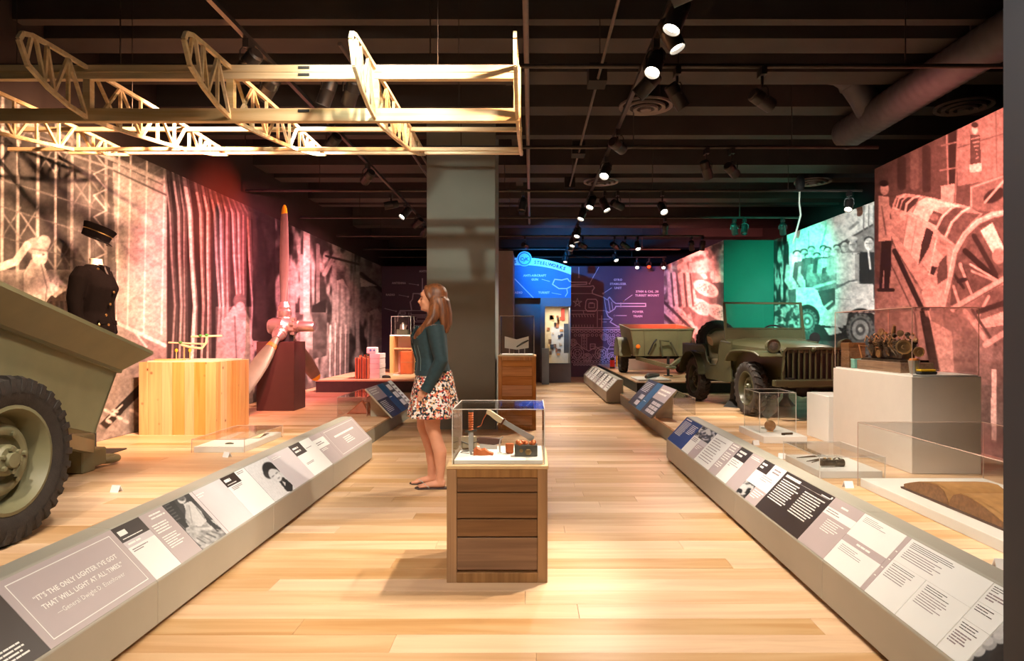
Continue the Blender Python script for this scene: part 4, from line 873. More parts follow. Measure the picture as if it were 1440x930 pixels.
for x in XR:
    mb = MB(); g = .026
    outline = [(6.26, -.012), (5.6, 0), (4.9, 0), (4.29, 0), (3.95, 0), (3.80, -.005), (3.73, -.025), (3.705, -.07)]+low[1:]+[(6.26, -.022)]
    for (a, za), (b, zb) in zip(outline[:-1], outline[1:]): mb.bar(wl(x, a, ZW+za), wl(x, b, ZW+zb), g, g*.8, (1, 0, 0))
    rb = mb.build('rib', M_spruce, wg)
    def br(a, za, b, zb, wd=.018): MB().bar(wl(x, a, ZW+za), wl(x, b, ZW+zb), wd, wd, (1, 0, 0)).build('brace', M_spruce, rb)
    br(4.29, 0, 4.29, lowz(4.29), .045)
    for a, b in ((3.80, 3.76), (3.83, 3.90), (3.92, 3.90), (3.92, 3.98), (4.10, 3.98), (4.10, 4.10), (4.10, 4.27), (4.34, 4.62), (4.62, 4.62), (4.62, 4.36), (4.62, 4.86), (4.86, 4.86), (5.08, 4.88), (5.08, 5.08), (5.10, 5.3), (5.32, 5.32), (5.5, 5.34), (5.55, 5.55), (5.58, 5.72), (5.74, 5.74), (5.86, 5.76), (5.9, 5.9), (6.03, 5.93), (6.05, 6.05)): br(a, -.005, b, lowz(b)+.004)
for x in (-1.45,):
    for z in (-.005, -.05, -.28):
        MB().box(x+2.2-.035, x+2.2+.035, 4.29-5-.032, 4.29-5-.024, z-.008, z+.008).build('spar_clip', M_brk, wg)
for x, y in ((-.6, 4.29), (-3.3, 4.29), (-.6, 5.53), (-3.3, 5.53)): MB().tube([wl(x, y, ZW), wl(x, y, 4.7)], .003, 5).build('hanging_cable', M_pipe, wg)

# ------------------------------------------------------------ wheels
M_rub = mat('worn_black_rubber', (.026, .020, .016), .75, var=.25, scale=20, bump=.3)
M_od = mat('olive_drab_paint', rgb(118, 114, 84), .5, var=.08, scale=6)
M_odd = mat('dark_olive_paint', rgb(74, 70, 48), .55, var=.1, scale=6)
M_odj = mat('field_car_olive_paint', rgb(74, 73, 50), .34, var=.08, scale=6)
M_blk = mat('matt_black_steel', (.02, .018, .017), .6)
_wh = {}
def wheel(parent, c, R, wd, rimm, out=1, lugs=26, key='w', name='wheel'):
    # axle along x, outer face towards out*x ; tyre > tread, rim, hub, nuts
    k = (key, R, wd)
    if k not in _wh:
        h = wd/2; Rx = Matrix.Rotation(PI/2, 4, 'Y'); rr = R*.62
        ty = MB().lathe([(rr, -h*.72), (R*.74, -h*.96), (R*.86, -h), (R*.955, -h*.86), (R*.965, 0), (R*.955, h*.86), (R*.86, h), (R*.74, h*.96), (rr, h*.72), (rr*.98, 0)], 40, Rx, True).mesh('tyre', .9)
        tb = MB()
        for i in range(lugs):
            a = 2*PI*i/lugs
            for s_ in (-1, 1):
                a2 = a+(PI/lugs if s_ > 0 else 0); rings = []
                for (x_, r0, r1, da) in ((s_*h*.04, R*.95, R*1.0, .0), (s_*h*.60, R*.945, R*1.0, .07), (s_*h*.98, R*.90, R*.965, .11), (s_*h*1.03, R*.80, R*.87, .12)):
                    q = PI/lugs*.52; ring = []
                    for rad, aa in ((r0, a2+da-q), (r1, a2+da-q*.8), (r1, a2+da+q*.8), (r0, a2+da+q)): ring.append(Vector((x_, rad*math.cos(aa), rad*math.sin(aa))))
                    rings.append(ring)
                tb.loft(rings)
        tr = tb.mesh('tread')
        rm = MB().lathe([(rr*1.02, h*.74), (rr*1.05, h*.82), (rr*.98, h*.86), (rr*.93, h*.6), (rr*.88, h*.1), (rr*.84, -h*.25), (rr*.72, -h*.28), (rr*.68, h*.22), (rr*.62, h*.34), (rr*.54, h*.36), (rr*.48, h*.28), (rr*.44, -h*.02), (rr*.36, -h*.02), (.001, -h*.02), (.001, -h*.5), (rr*.9, -h*.5), (rr*1.02, -h*.7)], 36, Rx, True).mesh('rim', .6)
        hb = MB().lathe([(.001, h*.05), (rr*.30, h*.05), (rr*.30, h*.55), (rr*.26, h*.70), (rr*.16, h*.72), (rr*.14, h*.92), (.001, h*.94)], 18, Rx).mesh('hub', .5)
        nb = MB()
        for i in range(6):
            a = 2*PI*i/6; nb.lathe([(rr*.05, h*.6), (rr*.05, h*.84), (.001, h*.86)], 6, Rx @ Matrix.Translation((rr*.22*math.cos(a), rr*.22*math.sin(a), 0)))
            nb.lathe([(rr*.05, h*.26), (rr*.05, h*.46), (.001, h*.48)], 6, Rx @ Matrix.Translation((rr*.52*math.cos(a+.5), rr*.52*math.sin(a+.5), 0)))
        _wh[k] = (ty, tr, rm, hb, nb.mesh('wheel_nuts'))   # nuts: a ring of small studs
    ty, tr, rm, hb, nm = _wh[k]
    o = mobj(name, ty, M_rub, parent); o.location = c; o.rotation_euler = (random.uniform(0, 2), 0, 0 if out > 0 else PI)
    mobj('tread', tr, M_rub, o); mobj('rim', rm, rimm, o); mobj('hub', hb, rimm, o); mobj('wheel_nuts', nm, rimm, o)['kind'] = 'stuff'
    return o

# ------------------------------------------------------------ tilted cargo trailer in the foreground
tr = thing('cargo_trailer', 'large olive cargo trailer tipped onto its tow ring, cut by the left frame edge', 'trailer', (-3.6, 3.5, PZ))
R_ = .445
wheel(tr, (.80, 0, R_), R_, .21, M_od, 1, 34, 'big'); wheel(tr, (-.64, 0, R_), R_, .21, M_od, -1, 34, 'big')
TM = Matrix.Translation((0, 0, R_)) @ Matrix.Rotation(-math.radians(16), 4, 'X')
MB().tube([(-.62, 0, R_), (.72, 0, R_)], .05, 10).build('axle', M_od, tr, .8)
def tpt(x, y, z): return TM @ Vector((x, y, z))
W0, W1 = .66, .70; YF, YR = 1.03, -1.55
mb = MB()                                         # tub: floor and four sheet sides with thickness
mb.prism([tpt(-W0, YR, .27), tpt(W0, YR, .27), tpt(W0, YF-.05, .27), tpt(-W0, YF-.05, .27)], TM.to_3x3() @ Vector((0, 0, .02))).build('tub_floor', M_od, tr)
for s_ in (1, -1): MB().prism([tpt(s_*W0, YR, .27), tpt(s_*W0, YF-.06, .27), tpt(s_*W1, YF, .72), tpt(s_*W1, YR, .72)], (-s_*.02, 0, 0)).build('side_panel', M_od, tr)
MB().prism([tpt(-W0, YF-.06, .27), tpt(W0, YF-.06, .27), tpt(W1, YF, .72), tpt(-W1, YF, .72)], TM.to_3x3() @ Vector((0, -.02, 0))).build('end_panel', M_od, tr)
MB().prism([tpt(-W0, YR, .27), tpt(W0, YR, .27), tpt(W1, YR, .72), tpt(-W1, YR, .72)], TM.to_3x3() @ Vector((0, .02, 0))).build('end_panel', M_od, tr)
def flare(a0, a1, b0, b1):                        # flared rim board between lower and upper edges
    n = (a1-a0).cross(b0-a0).normalized(); MB().prism([a0, a1, b1, b0], n*.018).build('flared_rim', M_od, tr)
FX, FYf, FZ = .86, 1.13, .87
flare(tpt(W1, YR, .72), tpt(W1, YF, .72), tpt(FX, YR, FZ), tpt(FX, FYf, FZ)); flare(tpt(-W1, YF, .72), tpt(-W1, YR, .72), tpt(-FX, FYf, FZ), tpt(-FX, YR, FZ)); flare(tpt(W1, YF, .72), tpt(-W1, YF, .72), tpt(FX, FYf, FZ), tpt(-FX, FYf, FZ))
for a, b in (((FX, YR), (FX, FYf)), ((FX, FYf), (-FX, FYf)), ((-FX, FYf), (-FX, YR))): MB().bar(tpt(a[0], a[1], FZ), tpt(b[0], b[1], FZ), .022, .022).build('rim_bead', M_od, tr)
MB().bar(tpt(W1+.012, YR, .715), tpt(W1+.012, YF+.01, .715), .03, .03).build('side_rail', M_od, tr)
for s_ in (1, -1): MB().bar(tpt(s_*.45, YR, .22), tpt(s_*.45, .9, .22), .06, .10).build('frame_rail', M_od, tr)
for s_ in (1, -1): MB().bar(tpt(s_*.45, .9, .22), (s_*.06, 1.86, .20), .06, .10).build('drawbar', M_od, tr)
MB().box(-.09, .07, 1.76, 1.92, .0, .30).build('landing_leg', M_od, tr, bevel=.01)
MB().box(-.07, .07, 1.90, 2.06, .03, .17).build('coupler_block', M_od, tr, bevel=.01)
MB().tube([(.085*math.cos(2*PI*k/20), 2.15+.085*math.sin(2*PI*k/20), .05) for k in range(20)], .03, 10, close=True).build('tow_ring', M_od, tr, .9)

# ------------------------------------------------------------ uniform jacket and cap on a stand
M_navyw = mat('black_wool', (.0045, .0035, .0035), .9, var=.2, scale=40, bump=.2, spec=.06)
M_gold = mat('brass_button', (.75, .52, .20), .3, 1.0)
M_shirt = mat('cream_shirt_cloth', rgb(236, 222, 196), .7)
mn = thing('uniform_stand', 'black women\'s service jacket with brass buttons on a dress form behind the trailer', 'uniform', (-4.05, 6.2, PZ), .05)
MB().box(-.19, .19, -.19, .19, 0, .012).build('base_plate', M_blk, mn); MB().tube([(0, 0, .01), (0, 0, 1.25)], .016, 8).build('pole', M_blk, mn, .8)
def ring(cx, cy, z, rx, ry, n=20): return [Vector((cx+rx*math.cos(2*PI*k/n), cy+ry*math.sin(2*PI*k/n), z)) for k in range(n)]
b = MB().loft([ring(.0, 0, 1.08, .155, .21), ring(.005, 0, 1.16, .150, .20), ring(.0, 0, 1.30, .118, .16), ring(.02, 0, 1.42, .135, .172), ring(.045, 0, 1.53, .15, .182), ring(.02, 0, 1.64, .12, .19), ring(0, 0, 1.70, .085, .17), ring(-.005, 0, 1.745, .06, .085)])
for s_ in (1, -1):
    b.tube([(-.005, s_*.15, 1.675), (-.015, s_*.215, 1.60), (-.03, s_*.245, 1.42), (-.015, s_*.245, 1.26), (.03, s_*.225, 1.10)], [.075, .075, .064, .058, .055], 14)
j = mobj('jacket', remesh(b, .012, 'jacket', 5), M_navyw, mn)
MB().loft([ring(.015, 0, 1.69, .062, .075), ring(.015, 0, 1.77, .05, .055), ring(.01, 0, 1.80, .052, .058)]).build('shirt_collar', M_shirt, mn, .8)
MB().prism([(.13, .012, 1.55), (.10, .05, 1.72), (.06, .055, 1.74), (.06, -.055, 1.74), (.10, -.05, 1.72), (.13, -.012, 1.55)], (.012, 0, .005)).build('lapels', M_navyw, j)
MB().tube([(.075, 0, 1.735), (.11, 0, 1.66), (.135, 0, 1.58)], [.016, .014, .012], 6).build('necktie', M_blk, j, .8)
for z, x in ((1.49, .198), (1.38, .165), (1.28, .128), (1.19, .150)): MB().lathe([(.012, 0), (.012, .006), (.004, .011)], 12, axisM((x-.006, -.035, z), (1, -.15, 0))).build('button', M_gold, j, .6)
MB().lathe([(.011, 0), (.011, .006), (.004, .01)], 12, axisM((.12, -.135, 1.19), (.75, -.65, 0))).build('button', M_gold, j, .6)
for s_ in (1, -1): MB().lathe([(.013, 0), (.011, .007), (.002, .009)], 10, axisM((.075, s_*.075, 1.70), (.8, s_*.2, .55))).build('collar_badge', M_gold, j, .6)
for s_ in (1, -1): MB().prism([(.120, s_*.05, 1.24), (.112, s_*.14, 1.23), (.118, s_*.14, 1.19), (.132, s_*.05, 1.20)], (.012, 0, 0)).build('pocket_flap', M_navyw, j)
MB().tube([(0, 0, 1.74), (.0, 0, 2.0)], .012, 8).build('hat_support', acrylic(), mn)
cp = thing('service_cap', 'black service cap with gold cord held above the uniform jacket', 'cap', (-4.03, 6.2, PZ+2.02), .05)
HM = Matrix.Rotation(math.radians(20), 4, 'Y') @ Matrix.Rotation(math.radians(-10), 4, 'X')
MB().lathe([(.001, -.03), (.108, -.035), (.112, .02), (.128, .070), (.130, .082), (.118, .090), (.001, .094)], 28, HM @ Matrix.Diagonal((1.12, .95, 1, 1))).build('crown', M_navyw, cp, .7)
MB().lathe([(.110, .020), (.118, .022), (.118, .028), (.112, .03)], 28, HM @ Matrix.Diagonal((1.12, .95, 1, 1)), True).build('gold_cord', M_gold, cp, .7)
vz = []
for k in range(13):
    a = -1.15+2.3*k/12; vz.append((math.cos(a), math.sin(a)))
MB().loft([[HM @ Vector((c*.118, s_*.10, -.03+dz)) for c, s_ in vz]+[HM @ Vector((c*.175-.01, s_*.112, -.052+dz)) for c, s_ in reversed(vz)] for dz in (0, .006)]).build('visor', mat('black_patent', (.01, .01, .01), .2), cp)

# ------------------------------------------------------------ cedar box with a small rod model on top
M_ced = wood('knotty_cedar', rgb(190, 140, 86), rgb(212, 166, 110), 2, 'random', .8, .5, 5.6, .20)
cx0, cx1, cy0, cy1, cz = -4.28, -3.44, 7.29, 8.15, .985
cb_ = thing('cedar_box', 'big square box of knotty upright cedar boards beside the aircraft mural', 'box', ((cx0+cx1)/2, (cy0+cy1)/2, PZ))
hx, hy, H = (cx1-cx0)/2, (cy1-cy0)/2, cz-PZ
MB().box(-hx+.03, hx-.03, -hy+.03, hy-.03, 0, H-.03).build('core', M_ced, cb_)
ws = [.09, .13, .10, .12, .09, .11, .10]; tot = sum(ws)
for side in ('f', 'r', 'b', 'l'):
    u = -1.0
    for i, w_ in enumerate(ws):
        d = 2*w_/tot; a, b2 = u, u+d; u += d
        if side in 'fb':
            s_ = -1 if side == 'f' else 1; bx = (a*hx+.0008, b2*hx-.0008, min(s_*hy, s_*(hy-.03)), max(s_*hy, s_*(hy-.03)))
        else:
            s_ = 1 if side == 'r' else -1; bx = (min(s_*hx, s_*(hx-.03)), max(s_*hx, s_*(hx-.03)), a*(hy-.03)+.0008, b2*(hy-.03)-.0008)
        o = MB().box(-(bx[1]-bx[0])/2, (bx[1]-bx[0])/2, -(bx[3]-bx[2])/2, (bx[3]-bx[2])/2, 0, H).build('board', M_ced, cb_, bevel=.0015); o.location = ((bx[0]+bx[1])/2, (bx[2]+bx[3])/2, 0)
MB().box(-hx+.06, hx-.06, -hy+.06, hy-.06, H-.032, H+.012).build('pale_top', mat('cream_top_board', rgb(236, 216, 184), .5), cb_)
MB().box(-hx+.10, -.02, -hy+.12, -hy+.22, H+.008, H+.03).build('top_ledge', M_ced, cb_)
Ym = 7.75; g0 = wp(276, 505, Ym); M_wire = mat('cream_rod', rgb(226, 214, 170), .5); M_gr = mat('green_tip', rgb(60, 140, 60), .5); M_yl = mat('yellow_tip', rgb(236, 190, 40), .5)
md = thing('rod_model', 'small spindly rod model with green and yellow tips on the cedar box', 'model', (g0.x, Ym, cz+.012))
def G(px, py, dy=0): return wp(px, py, Ym+dy)-Vector((g0.x, Ym, cz+.012))
MB().tube([G(269, 473.5), G(312, 472.5)], .012, 6).build('rod', M_wire, md, .8); MB().tube([G(237, 482), G(288, 484)], .010, 6).build('rod', M_wire, md, .8)
MB().tube([G(255, 485), G(270, 489), G(284, 490), (G(290, 482)), G(291, 474)], .014, 6).build('arm', M_wire, md, .8)
for px in (259, 267): a_ = G(px, 488); MB().tube([a_, Vector((a_.x, a_.y, 0))], .008, 6).build('post', M_ced, md, .8)
for px, py in ((282, 472.5), (291, 471.5), (254, 482)): MB().sphere(G(px, py), .026, .02, .018, 8).build('green_tip', M_gr, md, .8)
for px, py in ((248, 493), (267, 493)):
    a_ = G(px, py); MB().tube([a_, Vector((a_.x, a_.y, 0))], .006, 6).build('post', M_ced, md, .8); MB().sphere(a_, .018, .018, .022, 8).build('yellow_tip', M_yl, md, .8)

# ------------------------------------------------------------ propeller on its dark plinth
M_plin = mat('maroon_black_plinth_paint', rgb(66, 32, 26), .55, var=.05)
M_blade = mat('grey_green_blade_paint', rgb(116, 112, 96), .4, .2, var=.08)
M_hub = mat('brushed_hub_metal', (.62, .50, .42), .32, .85, var=.15)
M_yel = mat('yellow_tip_paint', rgb(238, 196, 30), .45)
HB = Vector((-3.62, 9.80, 1.40))
pn = thing('propeller_plinth', 'tall maroon-black plinth under the propeller hub', 'plinth', (-3.66, 9.80, PZ))
MB().box(-.27, .27, -.24, .24, 0, .99).build('plinth', M_plin, pn, bevel=.006)
pp = thing('propeller', 'three-bladed aircraft propeller with yellow tips standing on a dark plinth', 'propeller', HB)
MB().box(-.12, .10, -.09, .09, 1.18-HB.z, -.07).build('mount_block', M_blk, pp)
MB().lathe([(.001, -.22), (.10, -.22), (.13, -.16), (.13, -.05), (.155, 0), (.13, .06), (.12, .12), (.085, .15), (.085, .21), (.075, .22), (.075, .42), (.065, .44), (.001, .44)], 24, axisM((0, 0, 0), (1, 0, 0))).build('hub', M_hub, pp, .5)
for k in range(9):
    a = 2*PI*k/9; MB().cbox((.14, .115*math.cos(a), .115*math.sin(a)), .06, .04, .04).build('hub_bolt', M_hub, pp)
for k in range(3):
    a = PI/2+k*2*PI/3; d = Vector((0, math.cos(a), math.sin(a))); e = Vector((0, -math.sin(a), math.cos(a))); ax = Vector((1, 0, 0))
    MB().lathe([(.085, .06), (.095, .12), (.085, .14), (.10, .17), (.10, .23), (.085, .25), (.09, .28), (.07, .32), (.055, .36)], 18, axisM((0, 0, 0), d)).build('blade_collar', M_hub, pp, .5)
    def sec(r, ch, th, be):
        c = e*math.cos(be)+ax*math.sin(be); q = d.cross(c); o_ = d*r; n = 14; out = []
        for i in range(n):
            t_ = 2*PI*i/n; u = math.cos(t_); v_ = math.sin(t_); out.append(o_+c*(u*ch/2)+q*(v_*th/2*(1-.25*u)))
        return out
    st = [(.33, .10, .10, 1.15), (.50, .125, .085, 1.12), (.75, .185, .055, 1.06), (1.0, .215, .04, 1.0), (1.25, .215, .032, .95), (1.50, .20, .026, .92), (1.62, .18, .022, .9), (1.66, .165, .02, .9)]
    bl = MB().loft([sec(*s_) for s_ in st]).build('blade', M_blade, pp, .8)
    MB().loft([sec(*s_) for s_ in ((1.655, .168, .022, .9), (1.72, .135, .019, .9), (1.765, .085, .015, .9), (1.785, .03, .01, .9))]).build('yellow_tip', M_yel, bl, .8)
    if k == 1: MB().loft([sec(.52, .132, .092, 1.12), sec(.60, .152, .082, 1.10)]).build('data_band', mat('amber_decal', rgb(196, 120, 40), .5), bl, .8)

# ------------------------------------------------------------ low dais with luggage and a field office, far left
M_dk = mat('dark_brown_dais_paint', rgb(58, 42, 34), .6)
dz = .417; dy0, dy1 = 12.57, 16.6
da = thing('display_dais', 'low dark-sided dais with luggage near the blue wall', 'dais', (-3.0, dy0, PZ))
MB().box(-1.05, 1.0, 0, dy1-dy0, 0, dz-PZ-.02).build('dais_body', M_dk, da)
for k in range(int((dy1-dy0)/.16)): o = mobj('plank', MB().box(-1.06, 1.01, -.0795, .0795, -.02, 0).mesh('plank'), M_fl, da) if k == 0 else mobj('plank', o.data, M_fl, da); o.location = (0, .08+.16*k-.01, dz-PZ)
def onpx(px, Y): return wp(px, 0, Y).x
M_lea = mat('tan_leather', rgb(176, 104, 66), .5, var=.15, scale=12); M_lea2 = mat('rust_leather', rgb(188, 92, 46), .5, var=.12)
for i, (a, b2, py) in enumerate(((500.5, 506.5, 503), (507.5, 513, 502), (513.5, 519.5, 503.5))):
    Yc = 13.0; x0_, x1_ = onpx(a, Yc), onpx(b2, Yc); h_ = wp(0, py, Yc).z-dz
    s_ = thing('suitcase', 'upright tan leather suitcase, '+('third', 'second', 'first')[i]+' from the white ribbed box', 'suitcase', ((x0_+x1_)/2, Yc+.2, dz), 0, 'upright tan suitcases'); w2 = (x1_-x0_)/2
    MB().box(-w2, w2, -.28, .28, 0, h_).build('case_body', M_lea, s_, bevel=.012)
    MB().box(-.008, .008, -.284, .284, .0, h_+.004).build('seam', M_blk, s_)
    MB().tube([(0, -.07, h_-.005), (0, -.06, h_+.03), (0, .06, h_+.03), (0, .07, h_-.005)], .009, 6).build('handle', M_lea2, s_, .8)
s_ = thing('white_crate', 'white ribbed box with a small radio set on top', 'box', (onpx(527, 13.0), 13.25, dz)); h_ = wp(0, 497.5, 13.0).z-dz
for k in range(5): MB().box(-.10+(.004 if k % 2 else 0), .10-(.004 if k % 2 else 0), -.25, .25, h_*k/5, h_*(k+1)/5-.003).build('rib_panel', M_wht, s_, bevel=.004)
r_ = thing('small_radio', 'small white radio with a blue dial on the white ribbed box', 'radio', (onpx(522.5, 13.0), 13.1, dz+h_-.005))
MB().box(-.10, .09, -.1, .1, 0, .13).build('case', M_wht, r_, bevel=.015); MB().lathe([(.025, 0), (.022, .008)], 12, axisM((-.02, -.10, .07), (0, -1, 0))).build('dial', mat('pale_blue_dial', rgb(110, 150, 190), .4), r_); MB().lathe([(.02, 0), (.018, .008)], 12, axisM((.05, -.10, .07), (0, -1, 0))).build('dial', mat('pale_blue_dial', rgb(110, 150, 190), .4), r_)
Yc = 14.9
M_pin = wood('golden_pine', rgb(196, 140, 74), rgb(224, 176, 110), 2, 'random', .8, .5)
xa, xb = onpx(548, Yc), onpx(583, Yc); zt_ = wp(0, 471, Yc).z
s_ = thing('pine_display_cabinet', 'open golden pine cabinet carrying a clear case near the blue wall', 'cabinet', ((xa+xb)/2, Yc+.25, dz)); w2 = (xb-xa)/2; h_ = zt_-dz
MB().box(-w2, -w2+.10, -.25, .25, 0, h_-.03).build('side_panel', M_pin, s_); MB().box(w2-.06, w2, -.25, .25, 0, h_-.03).build('side_panel', M_pin, s_); MB().box(-w2, w2, -.25, .25, h_-.03, h_).build('top', M_wht, s_); MB().box(-w2+.1, w2-.06, .20, .24, 0, h_-.03).build('back_panel', M_wht, s_); MB().box(-w2+.1, w2-.06, -.24, .2, h_*.62, h_*.62+.03).build('shelf', M_pin, s_)
zc = wp(0, 445, Yc).z
cover('acrylic_case', 'clear acrylic case on top of the golden pine cabinet', xa+.03, xb-.09, Yc+.03, Yc+.45, zt_, zc, 0, M_edgew)
s_ = thing('switchboard', 'small dark instrument with knobs under the case on the pine cabinet', 'instrument', ((xa+xb)/2-.03, Yc+.25, zt_)); MB().box(-.13, .13, -.1, .1, 0, .12).build('base', M_odd, s_, bevel=.01); MB().lathe([(.08, 0), (.06, .1), (.02, .16)], 14, Matrix.Translation((0, 0, .12))).build('bell', M_hub, s_, .6); MB().tube([(.05, -.05, .1), (.10, -.06, .22)], .014, 6).build('lever', M_hub, s_)
s_ = thing('leather_chest', 'orange-brown leather chest beside the golden pine cabinet', 'chest', (onpx(571, 14.4), 14.55, dz)); MB().box(-.13, .13, -.15, .15, 0, wp(0, 494, 14.4).z-dz).build('chest_body', M_lea2, s_, bevel=.02); MB().box(-.134, .134, -.154, .154, .25, .27).build('strap', M_lea, s_)
s_ = thing('acrylic_column', 'slim clear acrylic column case on the dais', 'display case', (onpx(556, 14.0), 14.1, dz)); MB().box(-.055, .055, -.055, .055, 0, wp(0, 474, 14.0).z-dz).build('clear_cover', M_ac, s_)
MB().box(-.06, .06, -.06, .06, 0, .02).build('foot', M_wht, s_)
s_ = thing('shoe', 'small dark brown shoe lying on the dais boards', 'shoe', (onpx(543, 13.2), 13.2, dz)); MB().sphere((0, 0, .03), .09, .045, .03, 12).build('upper', M_blk, s_, .8); MB().box(-.09, .09, -.035, .035, 0, .012).build('sole', M_dk, s_)
lb = thing('leather_satchel', 'folded brown leather satchel under acrylic beside the tilted desk', 'satchel', (-2.39, 9.3, PZ), .1); lb.scale = (.72, .9, .95)
MB().prism([(-.22, -.13, 0), (.20, -.10, 0), (.06, -.05, .19)], (0, .12, .0)).build('flap', M_lea2, lb, bevel=.01); MB().prism([(-.05, .0, 0), (.24, .0, 0), (.16, .02, .15), (.02, .02, .15)], (0, .14, 0)).build('body', M_lea, lb, bevel=.01)
# white paper glider in the case before the cedar box
pg = thing('paper_sheet', 'curled cream sheet resting in the low case before the cedar box', 'paper', (-2.86, 6.86, PZ+.055))
MB().loft([[Vector((-.14+.28*u, -.17+.02*u, .004)), Vector((-.13+.26*u, 0, .02+.03*math.sin(u*2.6))), Vector((-.12+.24*u, .17, .01+.035*u)), Vector((-.12+.24*u, .17, .013+.035*u)), Vector((-.13+.26*u, 0, .023+.03*math.sin(u*2.6))), Vector((-.14+.28*u, -.17+.02*u, .007))] for u in np.linspace(0, 1, 6)]).build('sheet', mat('cream_paper', rgb(222, 196, 160), .7), pg, .8)
bd = thing('badge', 'small dark oval badge in the low case before the cedar box', 'badge', (-2.88, 6.38, PZ+.055)); MB().lathe([(.03, 0), (.03, .006), (.012, .012)], 14, Matrix.Diagonal((1.4, .8, 1, 1))).build('badge', M_odd, bd)
# ------------------------------------------------------------ field car
jp = thing('field_car', 'open olive army field car with slatted grille and raised windscreen frame', 'car', (3.59, 9.12, PZ), math.radians(6.4))
JR = .365
for x, o_ in ((-.62, -1), (.62, 1)):
    wheel(jp, (x, 0, JR), JR, .18, M_odj, o_, 22, 'jeep'); wheel(jp, (x, 2.0, JR), JR, .18, M_odj, o_, 22, 'jeep')
wheel(jp, (.0, 2.74, .98), JR, .17, M_odj, 1, 22, 'jeep', 'spare_wheel').rotation_euler = (0, 0, PI/2)
for y in (0, 2.0): MB().tube([(-.55, y, JR), (.55, y, JR)], .045, 10).sphere((.12, y, JR), .13, n=12).build('axle', M_blk, jp, .8)
for s_ in (-1, 1): MB().box(s_*.36-.04, s_*.36+.04, -.62, 2.6, .44, .54).build('chassis_rail', M_blk, jp)
def crown(y, hw, z0, zc, n=12, r=.09): # bonnet cross-section: flat sides, rounded shoulders
    pts = [Vector((-hw, y, z0))]
    for k in range(n+1):
        u = -1+2*k/n; pts.append(Vector((hw*math.copysign(abs(u)**.72, u), y, zc-(abs(u)**3.2)*r)))
    pts.append(Vector((hw, y, z0))); return pts
MB().loft([crown(-.47, .385, .86, .935), crown(-.40, .40, .86, .965), crown(.1, .46, .86, 1.0), crown(.62, .56, .86, 1.03), crown(.80, .62, .86, 1.045)]).build('bonnet', M_odj, jp, .7)
for s_ in (-1, 1):
    MB().prism([(s_*.385, -.44, .46), (s_*.46, .1, .46), (s_*.60, .62, .46), (s_*.60, .62, .88), (s_*.46, .1, .88), (s_*.385, -.44, .88)], (-s_*.02, 0, 0)).build('engine_side', M_odj, jp)
# grille: frame, vertical slats, dark core behind
gt = [(-.39, .50), (-.39, .86), (-.36, .905), (.36, .905), (.39, .86), (.39, .50)]
MB().prism([(x, -.455, z) for x, z in gt], (0, .02, 0)).build('radiator_core', M_blk, jp)
fr = MB()
for a, b2 in (((-.405, .50), (-.405, .87)), ((.405, .50), (.405, .87)), ((-.405, .87), (-.36, .915)), ((.405, .87), (.36, .915)), ((-.37, .915), (.37, .915)), ((-.41, .505), (.41, .505))): fr.bar((a[0], -.475, a[1]), (b2[0], -.475, b2[1]), .03, .05, (0, 1, 0))
fr.build('grille_frame', M_odj, jp)
for k in range(10): x = -.345+.69*k/9; MB().box(x-.011, x+.011, -.492, -.462, .515, .905).build('grille_slat', M_odj, jp, bevel=.004)
MB().lathe([(.035, 0), (.03, .03), (.015, .05)], 12, axisM((.0, -.49, .90), (0, -1, .1))).build('badge_lamp', M_odj, jp, .6)
MB().box(-.62, .62, -.70, -.60, .44, .52).build('front_bumper', M_odj, jp, bevel=.01)
for s_ in (-1, 1): MB().box(s_*.34-.035, s_*.34+.035, -.62, -.44, .45, .52).build('bumper_bracket', M_odj, jp)
MB().prism([(-.40, -.47, .50), (.40, -.47, .50), (.40, -.62, .44), (-.40, -.62, .44)], (0, 0, -.02)).build('gravel_shield', M_odj, jp)
def strip(name, prof, x0, x1, th, m, lip=0):      # sheet swept across x along a (y, z) outline
    r1 = [Vector((x0, y, z)) for y, z in prof]; n = len(prof); rings = []
    for i, (y, z) in enumerate(prof):
        a = prof[max(i-1, 0)]; b2 = prof[min(i+1, n-1)]; dy, dz_ = b2[0]-a[0], b2[1]-a[1]; q = math.hypot(dy, dz_); nx, nz = dz_/q*th, -dy/q*th
        rings.append([Vector((x0, y, z)), Vector((x1, y, z)), Vector((x1, y+nx, z+nz)), Vector((x0, y+nx, z+nz))])
    return MB().loft(rings).build(name, m, jp, .6)
ff = [(-.50, .815), (-.42, .85), (-.30, .87), (.0, .878), (.30, .87), (.42, .85), (.52, .80), (.58, .72)]
for s_ in (-1, 1):
    strip('front_fender', ff, s_*.38, s_*.74, .015, M_odj)
    MB().tube([(s_*.74, y, z) for y, z in ff], .013, 6).build('fender_bead', M_odj, jp, .8)
    hl = MB().lathe([(.001, -.15), (.045, -.14), (.08, -.08), (.092, -.02), (.095, .0), (.086, .012)], 20, axisM((s_*.50, -.40, .945), (0, -1, .03))).build('headlight', M_odj, jp, .7)
    MB().lathe([(.085, .002), (.07, .010), (.04, .016), (.001, .018)], 20, axisM((s_*.50, -.40, .945), (0, -1, .03))).build('lens', mat('headlight_glass', (.10, .10, .085), .12, .4, var=.5, scale=60), hl, .8); MB().lathe([(.084, .004), (.094, .006), (.094, .020), (.084, .022)], 20, axisM((s_*.50, -.40, .945), (0, -1, .03)), True).build('bezel', M_odj, hl, .6)
    MB().tube([(s_*.50, -.36, .86), (s_*.50, -.36, .90)], .03, 8).build('headlight_stem', M_odj, jp)
    MB().tube([(s_*.42, -.44, .90), (s_*.40, -.50, .75), (s_*.44, -.54, .62), (s_*.40, -.5, .52)], .012, 6).build('brush_guard', M_odj, jp, .8)
